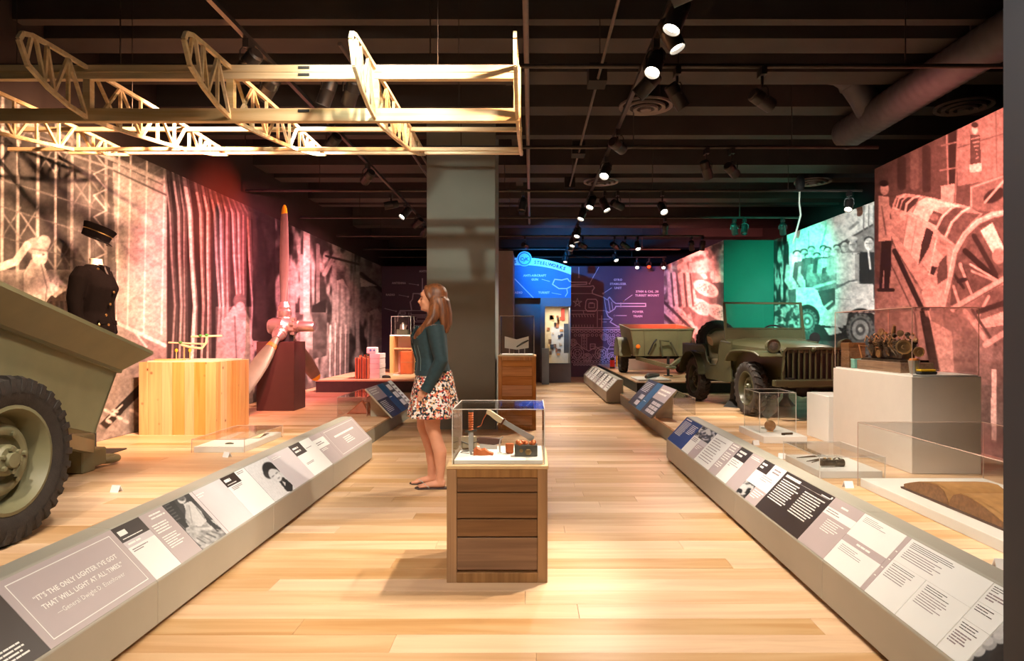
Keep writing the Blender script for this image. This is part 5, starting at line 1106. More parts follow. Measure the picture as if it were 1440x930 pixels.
# tub sides with door cut-out and rear arch
sp = [(.56, .42), (.56, .97), (.92, .99), (.98, .93), (1.02, .72), (1.10, .63), (1.36, .62), (1.48, .68), (1.58, .88), (1.66, .93), (2.62, .93), (2.62, .46), (2.44, .46)]
for k in range(1, 9):
    a = k/9*PI; sp.append((2.0+.44*math.cos(a), .46+.36*math.sin(a)))
sp += [(1.56, .46), (1.50, .40), (.70, .40)]
for s_ in (-1, 1):
    MB().prism([(s_*.64, y, z) for y, z in sp], (s_*.025, 0, 0)).build('tub_side', M_odj, jp)
    rp_ = [(2.0+.44*math.cos(k/10*PI), .46+.36*math.sin(k/10*PI)) for k in range(11)]
    strip('rear_fender', [(a-.0, z) for a, z in rp_], s_*.62, s_*.78, .015, M_odj)
    top_edge = [(.56, .97), (.92, .99), (.98, .93), (1.02, .72), (1.10, .63), (1.36, .62), (1.48, .68), (1.58, .88), (1.66, .93), (2.62, .93)]
    MB().tube([(s_*.655, y, z) for y, z in top_edge], .017, 8).build('rolled_edge', M_odj, jp, .9)
    MB().tube([(s_*.665, 1.60, .80), (s_*.72, 1.64, .80), (s_*.72, 2.0, .82), (s_*.665, 2.1, .82)], .012, 6).build('grab_handle', M_odj, jp, .8)
MB().box(-.64, .64, 2.60, 2.625, .44, .93).build('tail_panel', M_odj, jp); MB().box(-.63, .63, .56, 2.6, .42, .45).build('tub_bottom', M_odj, jp)
MB().prism([(-.63, .80, .60), (.63, .80, .60), (.63, .84, 1.02), (-.63, .84, 1.02)], (0, .02, 0)).build('dashboard', M_odj, jp)
MB().prism([(-.62, .72, .96), (.62, .72, .96), (.62, .86, 1.03), (-.62, .86, 1.03)], (0, .10, .0)).build('cowl', M_odj, jp)
ws_ = MB(); WB, WT = (.86, 1.02), (.96, 1.57)
def wpnt(x, v): return (x, WB[0]+(WT[0]-WB[0])*v, WB[1]+(WT[1]-WB[1])*v)
for x in (-.61, .61): ws_.bar(wpnt(x, 0), wpnt(x*.985, 1), .035, .03, (0, 1, 0))
ws_.bar(wpnt(-.61, .99), wpnt(.61, .99), .03, .035, (0, 1, 0)); ws_.bar(wpnt(-.61, .30), wpnt(.61, .30), .02, .02, (0, 1, 0))
wf = ws_.build('windscreen_frame', M_odj, jp); MB().prism([wpnt(-.61, 0), wpnt(.61, 0), wpnt(.61, .28), wpnt(-.61, .28)], (0, .012, 0)).build('lower_panel', M_odj, wf)
for x in (-.3, .3): MB().prism([wpnt(x-.29, .31), wpnt(x+.29, .31), wpnt(x+.29, .98), wpnt(x-.29, .98)], (0, .004, 0)).build('glass_pane', M_ac, wf)
st_c = Vector((.32, 1.12, 1.12)); sa = Vector((0, -.45, .6)).normalized()
SM = axisM(st_c, sa)
sw = MB().tube([SM @ Vector((.19*math.cos(2*PI*k/24), .19*math.sin(2*PI*k/24), 0)) for k in range(24)], .014, 8, close=True).build('steering_wheel', M_blk, jp, .9)
for k in range(3): MB().tube([SM @ Vector((0, 0, 0)), SM @ Vector((.19*math.cos(k*2.094+.5), .19*math.sin(k*2.094+.5), 0))], .008, 6).build('spoke', M_blk, sw)
MB().tube([st_c, st_c-sa*.55], .02, 8).build('steering_column', M_blk, jp, .8)
M_cnv = mat('khaki_canvas', rgb(150, 138, 108), .85, var=.1, scale=20, bump=.2)
for x in (-.34, .34):
    MB().box(x-.22, x+.22, 1.18, 1.60, .60, .72).build('seat_cushion', M_cnv, jp, bevel=.03)
    MB().prism([(x-.22, 1.58, .70), (x+.22, 1.58, .70), (x+.22, 1.72, 1.10), (x-.22, 1.72, 1.10)], (0, .08, 0)).build('seat_back', M_cnv, jp, bevel=.025)
MB().tube([(-.62, 1.46, .99), (-.50, 1.48, 1.04), (-.34, 1.50, 1.05), (-.22, 1.5, 1.02)], [.08, .11, .11, .08], 14).build('canvas_roll', M_cnv, jp, .9)
MB().box(-.55, .55, 2.0, 2.45, .62, .72).build('rear_seat', M_cnv, jp, bevel=.03)
MB().tube([(.66, .92, 1.0), (.78, .9, 1.02)], .012, 6).lathe([(.085, 0), (.085, .015), (.05, .03)], 16, axisM((.80, .89, 1.04), (0, 1, 0))).build('mirror', M_blk, jp, .6)
for y in (1.05,):
    for x in (-.42, .42): MB().lathe([(.16, 0), (.14, .015), (.05, .12), (.035, .30), (.045, .41), (.001, .41)], 4, Matrix.Translation((x, y, 0))).build('jack_stand', M_blk, jp)
MB().tube([(-.3, -.3, .42), (-.1, .2, .36), (.1, .9, .40)], .05, 8).build('exhaust', M_blk, jp, .8); MB().box(-.36, .36, -.4, .6, .40, .60).build('sump', M_blk, jp, bevel=.05)
MB().tube([(-.5, -.1, .40), (.5, -.06, .40)], .015, 6).build('tie_rod', M_blk, jp)

# ------------------------------------------------------------ far dais with the box trailer
dz2 = .394
db = thing('display_dais', 'low dark-sided dais carrying the small box trailer', 'dais', (1.97, 12.45, PZ))
MB().box(0, 1.95, 0, 7.2, 0, dz2-PZ-.02).build('dais_body', mat('green_black_dais_paint', rgb(38, 44, 38), .6), db)
for k in range(44):
    o = mobj('plank', MB().box(-.01, 1.95, -.0815, .0815, -.02, 0).mesh('plank'), M_fl, db) if k == 0 else mobj('plank', o.data, M_fl, db)
    o.location = (0, .075+.164*k, dz2-PZ)
bt = thing('box_trailer', 'small olive box trailer with rust-red interior and rounded mudguards', 'trailer', (2.85, 15.5, dz2))
BM = Matrix.Translation((0, 0, .36)) @ Matrix.Rotation(math.radians(4), 4, 'X')
for x, o_ in ((-.72, -1), (.62, 1)): wheel(bt, (x, 0, .355), .355, .17, M_od, o_, 22, 'jeep')
MB().tube([(-.7, 0, .355), (.6, 0, .355)], .04, 8).build('axle', M_blk, bt)
def bp_(x, y, z): return BM @ Vector((x, y, z))
M_red = mat('rust_red_interior_paint', rgb(146, 72, 38), .5, var=.15)
HW, HT, YA, YB_, ZB, ZT = .60, .70, -.80, .80, .10, .70
for s_ in (-1, 1):
    a = [bp_(s_*HW, YA, ZB), bp_(s_*HW, YB_, ZB), bp_(s_*HT, YB_+.08, ZT), bp_(s_*HT, YA-.08, ZT)]
    MB().prism(a, (-s_*.015, 0, 0)).build('side_panel', M_od, bt); MB().prism([p+Vector((-s_*.016, 0, .0)) for p in a], (-s_*.01, 0, 0)).build('inner_lining', M_red, bt)
for y, s_ in ((YA, -1), (YB_, 1)):
    a = [bp_(-HW, y, ZB), bp_(HW, y, ZB), bp_(HT, y+s_*.08, ZT), bp_(-HT, y+s_*.08, ZT)]
    MB().prism(a, (0, -s_*.015, 0)).build('end_panel', M_od, bt); MB().prism([p+Vector((0, -s_*.016, 0)) for p in a], (0, -s_*.01, 0)).build('inner_lining', M_red, bt)
MB().prism([bp_(-HW, YA, ZB), bp_(HW, YA, ZB), bp_(HW, YB_, ZB), bp_(-HW, YB_, ZB)], (0, 0, .02)).build('tub_floor', M_red, bt)
for a, b2 in (((-1, -1), (1, -1)), ((1, -1), (1, 1)), ((1, 1), (-1, 1)), ((-1, 1), (-1, -1))): MB().bar(bp_(a[0]*HT, (YA-.08) if a[1] < 0 else YB_+.08, ZT), bp_(b2[0]*HT, (YA-.08) if b2[1] < 0 else YB_+.08, ZT), .03, .03).build('top_bead', M_od, bt)
for x in (-.34, .34): MB().bar(bp_(x, YA-.02, ZB), bp_(x*1.1, YA-.09, ZT), .03, .02, (0, 1, 0)).build('stiffener', M_od, bt)
for s_ in (-1, 1):
    prof = [(.44*math.cos(k/12*PI), .40+.42*math.sin(k/12*PI)) for k in range(13)]; rings = []
    for y, z in prof: rings.append([Vector((s_*.60, y, z)), Vector((s_*.88, y, z)), Vector((s_*.88, y*.95, z-.02)), Vector((s_*.60, y*.95, z-.02))])
    MB().loft(rings).build('mudguard', M_od, bt, .7)
    MB().prism([(s_*.88, y, z) for y, z in prof], (-s_*.012, 0, 0)).build('mudguard_side', M_od, bt)
for s_ in (-1, 1): MB().bar(bp_(s_*.50, YA+.2, ZB-.06), bp_(0, YA-1.0, ZB-.12), .05, .08).build('drawbar', M_od, bt)
MB().tube([bp_(.085*math.cos(2*PI*k/16), YA-1.08+.085*math.sin(2*PI*k/16), ZB-.12) for k in range(16)], .025, 8, close=True).build('tow_ring', M_od, bt, .9)
MB().tube([(.05, -1.35, .0), (.05, -1.35, .42)], .03, 8).build('prop_leg', M_blk, bt); MB().box(-.03, .13, -1.43, -1.27, 0, .02).build('prop_foot', M_blk, bt)
MB().tube([bp_(-.30, YA-.1, .15), bp_(-.18, YA-.14, .42), bp_(-.12, YA-.12, .48)], .018, 6).build('safety_chain', M_blk, bt); MB().tube([bp_(.15, YA-.12, .44), bp_(-.05, YA-.16, .46), bp_(.0, YA-.2, .1)], .022, 6).build('hose', M_odd, bt, .8); MB().tube([bp_(.18, YA-.12, .42), bp_(.34, YA-.16, .12)], .022, 6).build('hose', M_odd, bt, .8)
for s_ in (-1, 1): MB().lathe([(.05, 0), (.05, .02), (.03, .035)], 12, axisM(bp_(s_*.52, YA-.09, .32), (0, -1, 0))).build('reflector', mat('amber_reflector', rgb(230, 120, 30), .3), bt)
wb = thing('white_backing_block', 'long white block standing behind the box trailer wheels', 'block', (2.85, 16.6, dz2)); MB().box(-.70, .70, -.05, .05, 0, .52).build('block', M_wht, wb)
wb = thing('white_display_slab', 'flat white slab with a grey casting beside the far reading rail', 'slab', (2.3, 13.1, dz2)); MB().box(-.28, .34, -.5, .5, 0, .03).build('slab', M_wht, wb); MB().tube([(-.1, -.3, .07), (.0, 0, .08), (.25, .3, .07)], [.03, .05, .03], 10).build('casting', M_cond, wb, .8)
for px, py0, py1, m_, nm in ((861, 503, 519, mat('red_canister_paint', rgb(214, 44, 34), .4), 'red'), (869.5, 496, 516, mat('yellow_canister_paint', rgb(240, 196, 30), .4), 'yellow')):
    Yc = 17.2; p = wp(px, py1, Yc); h_ = wp(px, py0, Yc).z-dz2
    c_ = thing('canister', nm+' cylinder canister with a dark cap on the far dais', 'canister', (p.x, Yc, dz2)); MB().lathe([(.058, 0), (.062, .01), (.062, h_*.74), (.05, h_*.76)], 18).build('body', m_, c_, .6); MB().lathe([(.052, h_*.76), (.056, h_*.80), (.056, h_*.98), (.04, h_)], 18).build('cap', M_blk if nm == 'red' else m_, c_, .6)
    MB().lathe([(.064, .0), (.064, .05), (.05, .05)], 18).build('band', M_blk if nm == 'red' else M_wht, c_, .6)

# ------------------------------------------------------------ white pedestal with the engine model
M_ped = mat('off_white_pedestal_paint', rgb(218, 208, 196), .55, var=.02)
pz = .958
pe = thing('display_pedestal', 'big off-white pedestal under the engine model by the rose-lit mural', 'pedestal', (3.275, 5.955, PZ)); MB().box(-.275, .275, -.685, .685, 0, pz-PZ).build('pedestal', M_ped, pe, bevel=.004); MB().box(-.258, .258, -.668, .668, pz-PZ, pz-PZ+.012).build('white_top', M_wht, pe)
cover('acrylic_case', 'large clear acrylic case over the engine model on the off-white pedestal', 3.012, 3.538, 5.285, 6.625, pz+.012, 1.507, 0)
wp2 = thing('low_white_plinth', 'low white plinth tucked behind the off-white pedestal', 'plinth', (3.27, 7.05, PZ)); MB().box(-.26, .24, -.28, .25, 0, .47).build('plinth', M_wht, wp2, bevel=.004)
M_cop = mat('tarnished_copper', (.42, .26, .13), .38, .75, var=.35, scale=25); M_brz = mat('dark_bronze', (.11, .075, .045), .45, .7, var=.4, scale=25); M_bra = mat('polished_brass', (.85, .58, .28), .28, .9)
M_wal = wood('brown_walnut', rgb(116, 84, 56), rgb(150, 112, 78), 1, 'random', 1, .5)
en = thing('engine_model', 'brown metal engine model with brass discs on a wooden base', 'engine', (3.20, 5.92, pz+.012))
MB().box(-.14, .14, -.38, .36, 0, .085).build('wooden_base', M_wal, en, bevel=.004); MB().box(-.12, .12, -.34, .32, .085, .105).build('bed_plate', M_brz, en)
MB().box(-.07, .07, -.24, .26, .105, .18).build('crankcase', M_brz, en, bevel=.015)
r2 = random.Random(9); EM = (M_cop, M_brz, M_brz, M_bra)
def gear(r_, w_, M, n=14):
    g = MB().lathe([(.001, -w_), (r_*.88, -w_), (r_*.88, w_), (r_*.3, w_), (r_*.28, w_*1.8), (.001, w_*1.8)], 20, M)
    for i in range(n): a_ = 2*PI*i/n; g.box(r_*.86, r_, -r_*.09, r_*.09, -w_*.9, w_*.9, M @ Matrix.Rotation(a_, 4, 'Z'))
    return g
for k in range(6):                                # two banks of finned barrels
    for s_ in (-1, 1):
        d = Vector((s_*.5, 0, 1)).normalized(); base = Vector((s_*.035, -.20+.085*k, .165)); prof = [(.022, 0)]
        for i in range(6): prof += [(.022, .014*i+.004), (.034, .014*i+.0045), (.034, .014*i+.009), (.022, .014*i+.0095)]
        MB().lathe(prof+[(.022, .092), (.026, .094), (.026, .108), (.010, .112), (.010, .13), (.001, .13)], 12, axisM(base, d)).build('finned_barrel', M_cop if (k+s_) % 3 == 0 else M_brz, en, .4)
        MB().tube([base+d*.125, base+d*.15+Vector((0, .03, .01)), base+d*.10+Vector((s_*.03, .05, 0))], .005, 6).build('fuel_pipe', M_bra if k % 2 else M_cop, en, .9)
for y, r_, z, x in ((-.27, .062, .215, -.05), (-.35, .042, .175, .03)):
    MB().lathe([(.001, -.03), (r_*.5, -.03), (r_, -.01), (r_, .012), (r_*.82, .014), (r_*.78, .006), (r_*.3, .006), (r_*.26, .02), (.001, .02)], 22, axisM((x, y, z), (-.35, -1, 0))).build('brass_disc', M_bra, en, .5)
for (x, y, z, r_, dv) in ((-.105, -.10, .17, .05, (-1, 0, 0)), (-.11, .02, .15, .038, (-1, 0, 0)), (-.105, .15, .18, .055, (-1, 0, 0)), (.0, .30, .19, .06, (0, 1, 0)), (-.02, -.16, .33, .03, (-.4, -1, .2)), (-.05, .10, .34, .035, (-1, -.3, .2))):
    gear(r_, .008, axisM((x, y, z), dv)).build('gear', r2.choice((M_cop, M_brz, M_bra)), en)
for k in range(22):
    p_ = Vector((r2.uniform(-.09, .09), r2.uniform(-.26, .30), r2.uniform(.20, .33))); q_ = r2.uniform(.010, .022)
    MB().lathe([(q_*.5, 0), (q_, .004), (q_, q_), (q_*.6, q_*1.3), (.001, q_*1.3)], 8, axisM(p_, (r2.uniform(-1, .3), r2.uniform(-1, .5), r2.uniform(-.2, 1)))).build('fitting', r2.choice(EM), en, .5)
for k in range(12):
    a = Vector((r2.uniform(-.11, -.02), r2.uniform(-.26, .28), r2.uniform(.12, .24))); b2 = a+Vector((r2.uniform(-.03, .05), r2.uniform(-.12, .12), r2.uniform(.0, .12)))
    MB().tube([a, (a+b2)/2+Vector((-.02, 0, .04)), b2], r2.uniform(.004, .007), 7).build('pipe', r2.choice(EM), en, .9)
MB().tube([(0, .0, .29), (0, -.02, .35), (-.01, -.05, .40)], [.016, .02, .014], 8).build('intake', M_cop, en, .9); MB().tube([(-.12, .30, .10), (-.13, .34, .22), (-.05, .34, .21)], .007, 6).build('pipe', M_bra, en, .8)
cu_ = thing('ribbed_cup', 'small grey ribbed cup beside the engine model', 'cup', (3.11, 5.43, pz+.012)); MB().lathe([(.030, 0), (.045, .11), (.041, .11), (.028, .006)], 18).build('cup', mat('pewter', (.5, .48, .45), .35, .6), cu_, .6); MB().lathe([(.038, .10), (.034, .125), (.001, .13)], 14).build('orange_filling', mat('orange_wax', rgb(220, 130, 60), .5), cu_, .8)
yt = thing('yellow_tool', 'yellow-topped black hand tool on the off-white pedestal', 'tool', (3.17, 5.36, pz+.012), .2); MB().box(-.08, .08, -.03, .03, 0, .025).build('grip', M_blk, yt, bevel=.008); MB().box(-.075, .07, -.028, .028, .025, .042).build('yellow_top', M_yel, yt, bevel=.006)
cr = thing('brown_carton', 'small brown carton at the far end of the engine case', 'box', (3.12, 6.48, pz+.012)); MB().box(-.08, .08, -.08, .08, 0, .24).build('carton', M_wal, cr, bevel=.004); MB().box(-.082, .082, -.082, .082, .19, .24).build('lid', M_wal, cr, bevel=.004)
bb = thing('turquoise_tin', 'pale turquoise tin beside the engine model base', 'tin', (3.10, 6.33, pz+.012)); MB().box(-.06, .06, -.035, .035, 0, .09).build('tin', mat('turquoise_enamel', rgb(140, 206, 190), .4), bb, bevel=.008); MB().box(-.062, .062, -.037, .037, .078, .09).build('lid', mat('turquoise_enamel', rgb(140, 206, 190), .4), bb, bevel=.004)

# ------------------------------------------------------------ open ledger, drafting tools, glass globe
M_pg = mat('aged_brown_pages', rgb(168, 122, 72), .8, var=.15, scale=20); M_cv = mat('dark_book_cover', rgb(70, 46, 40), .6)
bk = thing('open_ledger', 'thick open ledger with brown pages under the long acrylic case', 'book', (2.70, 4.02, PZ+.062))
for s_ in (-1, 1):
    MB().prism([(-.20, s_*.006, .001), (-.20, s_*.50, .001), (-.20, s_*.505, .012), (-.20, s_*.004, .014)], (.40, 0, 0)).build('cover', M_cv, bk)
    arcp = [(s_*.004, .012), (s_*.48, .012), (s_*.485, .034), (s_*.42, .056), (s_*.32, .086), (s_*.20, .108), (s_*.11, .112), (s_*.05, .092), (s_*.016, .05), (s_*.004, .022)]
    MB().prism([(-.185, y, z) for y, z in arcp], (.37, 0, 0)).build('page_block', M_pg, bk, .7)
    MB().prism([(-.192, y*.99, z*.96+.0005) for y, z in arcp], (.008, 0, 0)).build('page_edges', mat('shaded_page_edges', rgb(124, 84, 52), .85, var=.3, scale=60), bk)  # edges darker than the pages: shade of the aisle side put into the colour
MB().box(-.20, .20, -.01, .01, 0, .014).build('spine', M_cv, bk)
bz = PZ+.055
fl_ = thing('flashlight', 'short dark ribbed flashlight in the low case of drafting tools', 'flashlight', (2.36, 5.27, bz+.031)); MB().lathe([(.02, 0), (.024, .01), (.024, .12), (.027, .125), (.027, .15), (.031, .17), (.031, .19), (.001, .19)], 16, axisM((-.08, 0, 0), (1, .12, 0))).build('barrel', M_brz, fl_, .5); MB().tube([(.02, -.0, .028), (.05, .0, .05), (.075, .0, .03)], .006, 6).build('clip', M_brz, fl_, .8)
for k, (x, y, a, L_, nm) in enumerate(((2.35, 5.52, .5, .22, 'calipers'), (2.42, 5.50, .8, .20, 'calipers'), (2.45, 5.42, 1.0, .24, 'scriber'), (2.34, 5.66, .3, .22, 'scriber'))):
    t_ = thing('drafting_'+nm, ('steel drafting %s in the low tool case, ' % nm)+('the pair farther from the flashlight', 'the pair lying against the scriber', 'just behind the flashlight', 'at the end away from the flashlight')[k], nm, (x, y, bz), a, 'steel %s in the low tool case' % nm)
    MB().tube([(-L_/2, 0, .008), (L_*.2, .004, .01), (L_/2, .0, .008)], [.003, .008, .006], 8).build('shank', M_brz, t_, .8)
    if nm == 'calipers': MB().tube([(-L_/2, -.05, .008), (L_*.2, -.016, .01), (L_/2, 0, .008)], [.003, .007, .006], 8).build('leg', M_brz, t_, .8); MB().lathe([(.013, 0), (.013, .018)], 10, Matrix.Translation((L_/2, 0, 0))).build('pivot', M_bra, t_)
gr_ = thing('glass_ring', 'clear glass ring lying in the low case of drafting tools', 'ring', (2.55, 5.62, bz)); MB().tube([(.05*math.cos(2*PI*k/20), .05*math.sin(2*PI*k/20), .012) for k in range(20)], .011, 8, close=True).build('ring', acrylic('clear_glass', (.9, .93, .9), 1.6), gr_, .9)
gb_ = thing('white_display_base', 'low white display base below the glass vessel case', 'base', (2.57, 7.13, PZ)); MB().box(-.23, .21, -.40, .40, 0, .07).build('base', M_wht, gb_, bevel=.003)
cover('acrylic_case', 'small upright acrylic case over a glass vessel and brown ball', 2.385, 2.765, 6.98, 7.48, .26, .68, 0, M_edgew)
gv = thing('glass_vessel', 'clear glass vessel in a ring stand under the small upright case', 'vessel', (2.575, 7.28, .26)); MB().lathe([(.07, 0), (.07, .008), (.012, .02), (.010, .10), (.03, .13), (.09, .18), (.11, .24), (.10, .33), (.075, .37), (.072, .37), (.095, .33), (.105, .24), (.085, .185), (.02, .135), (.004, .11), (.004, .02), (.004, .0)], 24, None, True).build('vessel', acrylic('clear_glass', (.9, .93, .9), 1.6), gv, .8)
bl_ = thing('wooden_ball', 'polished brown ball under the glass vessel', 'ball', (2.53, 7.08, .26)); MB().sphere((0, 0, .062), .058, n=20).build('ball', mat('polished_brown_wood', (.34, .16, .06), .18, .1), bl_, .9); MB().lathe([(.035, 0), (.035, .01), (.025, .012)], 16).build('ring_foot', M_bra, bl_)
sm = thing('small_metal_part', 'small dark machined part on the low white display base', 'part', (2.63, 6.84, .26)); MB().tube([(-.05, 0, .012), (.05, .02, .012)], .011, 8).lathe([(.02, 0), (.02, .02)], 10, Matrix.Translation((-.05, 0, 0))).build('part', M_brz, sm, .8)
# ------------------------------------------------------------ wooden pedestals in the aisle
M_frame = wood('honey_brown_frame_wood', rgb(138, 100, 62), rgb(168, 126, 82), 2, 'random', 1.0, .5, 0, .3)
M_brd = wood('walnut_brown_boards', rgb(112, 80, 54), rgb(140, 104, 74), 0, 'random', 1.0, .5, 0, .35)
M_frame2 = wood('amber_frame_wood', rgb(166, 112, 62), rgb(198, 144, 88), 2, 'random', 1.0, .5, 0, .2)
M_brd2 = wood('amber_boards', rgb(176, 120, 72), rgb(208, 152, 98), 0, 'random', 1.0, .5, 0, .3)
def pedestal(x0, x1, y0, y1, H, splits, mf, mb_, label):
    cx_, cy_ = (x0+x1)/2, (y0+y1)/2; a, b = (x1-x0)/2, (y1-y0)/2
    t = thing('wooden_pedestal', label, 'pedestal', (cx_, cy_, 0)); s = .052
    MB().box(-a+.02, a-.02, -b+.02, b-.02, .01, H-.02).build('core', mb_, t)
    for sx in (-1, 1):
        for sy in (-1, 1): MB().box(min(sx*a, sx*(a-s)), max(sx*a, sx*(a-s)), min(sy*b, sy*(b-s)), max(sy*b, sy*(b-s)), 0, H-.018).build('corner_post', mf, t, bevel=.002)
    for sy in (-1, 1):
        for z0, z1 in splits: MB().box(-a+s+.001, a-s-.001, min(sy*(b-.006), sy*(b-.03)), max(sy*(b-.006), sy*(b-.03)), z0, z1).build('board', mb_, t, bevel=.002)
        MB().box(-a+s, a-s, min(sy*b, sy*(b-.03)), max(sy*b, sy*(b-.03)), 0.0, .052).build('bottom_rail', mf, t, bevel=.002); MB().box(-a+s, a-s, min(sy*b, sy*(b-.03)), max(sy*b, sy*(b-.03)), H-.062, H-.018).build('top_rail', mf, t, bevel=.002)
    for sx in (-1, 1):
        for z0, z1 in splits: MB().box(min(sx*(a-.006), sx*(a-.03)), max(sx*(a-.006), sx*(a-.03)), -b+s+.001, b-s-.001, z0, z1).build('board', mb_, t, bevel=.002)
        MB().box(min(sx*a, sx*(a-.03)), max(sx*a, sx*(a-.03)), -b+s, b-s, 0, .052).build('bottom_rail', mf, t, bevel=.002); MB().box(min(sx*a, sx*(a-.03)), max(sx*a, sx*(a-.03)), -b+s, b-s, H-.062, H-.018).build('top_rail', mf, t, bevel=.002)
    MB().box(-a-.004, a+.004, -b-.004, b+.004, H-.018, H).build('top_board', mat('pale_top_wood', rgb(214, 178, 132), .5), t, bevel=.002)
    return t
p1 = pedestal(-.44, .085, 3.48, 4.03, .61, ((.066, .233), (.239, .329), (.335, .466), (.472, .546)), M_frame, M_brd, 'square brown slatted pedestal with knives under acrylic in mid-aisle')
z1 = .61
MB().box(-.229, .239, -.232, .222, z1, z1+.022).build('white_deck', M_wht, p1, bevel=.002)
cover('acrylic_case', 'clear acrylic case over the knives on the brown slatted pedestal', -.4145, .070, 3.515, 3.985, z1, .90, 0, M_edgew)
zd = z1+.022; Yk = 3.75
def K(px, py, dy=0.0): return wp(px, py, Yk+dy)
M_steel = mat('brushed_blade_steel', (.62, .61, .58), .35, .35); M_orl = mat('orange_leather', rgb(206, 110, 56), .55, var=.15); M_ivory = mat('ivory_handle', rgb(232, 214, 176), .4); M_gun = mat('gunmetal', (.12, .11, .09), .4, .5, var=.2)
k1 = thing('trench_dagger', 'upright dagger with stacked orange grip in the knife case', 'dagger', (K(664, 640).x, Yk-.08, zd))
MB().loft([[Vector((sx*w_, sy*.004, z)) for sx, sy in ((1, 0), (0, 1), (-1, 0), (0, -1))] for z, w_ in ((0, .003), (.03, .012), (.10, .014), (.125, .014))]).build('blade', M_steel, k1)
MB().bar((-.032, 0, .128), (.032, 0, .136), .018, .010).build('cross_guard', M_gun, k1)
for i in range(8): MB().lathe([(.011, 0), (.0145, .004), (.0145, .008), (.011, .012)], 14, Matrix.Translation((0, 0, .135+.0125*i))).build('grip_ring', M_orl, k1, .6)
MB().sphere((0, 0, .243), .015, .015, .012, 12).build('pommel', M_gun, k1, .8)
a, b_ = K(684, 578), K(750, 619); b_.z = max(b_.z, zd+.03)
k2 = thing('machete', 'long pale machete leaning across the knife case', 'machete', (a.x, Yk, zd)); O_ = Vector((a.x, Yk, zd)); d = (b_-a)
nrm = Vector((-d.z, 0, d.x)).normalized()
def kk(u, v_, y=0): return a-O_+d*u+nrm*v_+Vector((0, y, 0))
MB().prism([kk(.34, .011, -.002), kk(.98, .020, -.002), kk(1.0, .0, -.002), kk(.95, -.014, -.002), kk(.34, -.013, -.002)], (0, .004, 0)).build('blade', M_steel, k2)
MB().prism([kk(.0, .006, -.011), kk(.06, .016, -.011), kk(.35, .013, -.011), kk(.35, -.013, -.011), kk(.3, -.02, -.011), (kk(.08, -.012, -.011)), kk(.02, -.014, -.011)], (0, .022, 0)).build('handle', M_ivory, k2, bevel=.003)
MB().prism([kk(.34, .017, -.013), kk(.37, .017, -.013), kk(.37, -.022, -.013), kk(.34, -.022, -.013)], (0, .026, 0)).build('guard', mat('brown_guard', rgb(110, 60, 36), .5), k2)
MB().tube([kk(.03, -.005, .014), kk(.03, -.05, .016), kk(.06, -.09, .02), kk(.01, -.11, .02)], .0025, 6).build('lanyard', M_orl, k2)
ka = thing('acrylic_prop', 'curved clear prop under the leaning machete', 'prop', (K(703, 0).x, Yk-.02, zd)); MB().tube([(0, 0, 0), (-.001, 0, .05), (.004, 0, .075), (.018, 0, .092)], .004, 8).build('prop', M_edgew, ka, .9); MB().lathe([(.014, 0), (.012, .004)], 12).build('foot', M_edgew, ka)
sh = thing('knife_sheath', 'dark brown leather sheath lying across the knife case', 'sheath', (K(685, 612).x, Yk+.12, zd)); MB().loft([[Vector((x, -.018, .012+z)), Vector((x, .018, .012+z)), Vector((x, .012, .012+z+h_)), Vector((x, -.012, .012+z+h_))] for x, z, h_ in ((-.075, .03, .02), (-.05, .02, .035), (.03, .012, .04), (.075, .02, .03))]).build('sheath', mat('dark_brown_leather', rgb(82, 52, 40), .5), sh, .7, .003); MB().box(-.05, .05, -.012, .012, 0, .03).build('rest', M_wht, sh)
ol = thing('orange_leather_wrap', 'crumpled orange leather wrap in the knife case', 'wrap', (K(679, 632).x, Yk-.06, zd))
MB().loft([[Vector((x, -.035+.01*math.sin(i*2), .0)), Vector((x+.004, -.03, h_*.8)), Vector((x, .0, h_)), Vector((x-.006, .03, h_*.6)), Vector((x, .036, 0))] for i, (x, h_) in enumerate(((-.045, .03), (-.03, .045), (-.005, .032), (.015, .036), (.04, .018), (.062, .012)))]).build('wrap', M_orl, ol, .6)
mt = thing('metal_kit_box', 'small grey metal box with two round dials in the knife case', 'box', (K(740, 640).x, Yk-.10, zd)); MB().box(-.062, .062, -.028, .028, 0, .062).build('box', M_gun, mt, bevel=.003)
MB().lathe([(.018, 0), (.018, .008), (.012, .012), (.001, .012)], 6, axisM((.012, -.028, .026), (0, -1, 0))).build('dial', M_bra, mt); MB().lathe([(.010, 0), (.010, .008), (.001, .008)], 12, axisM((-.026, -.028, .032), (0, -1, 0))).build('dial', M_bra, mt)
rr_ = random.Random(4)
cl_ = MB()
for i in range(14): cl_.sphere((rr_.uniform(-.05, .05), rr_.uniform(-.018, .018), .062+rr_.uniform(0, .012)), rr_.uniform(.008, .016), n=8)
cl_.build('orange_cord_bundle', M_orl, mt, .8)
ob = thing('orange_pouch', 'small orange leather pouch beside the grey metal box', 'pouch', (K(717, 630).x, Yk-.03, zd)); MB().box(-.022, .022, -.018, .018, 0, .055).build('pouch', M_orl, ob, bevel=.008); MB().box(-.023, .023, -.02, .0, .035, .058).build('flap', M_orl, ob, bevel=.004)
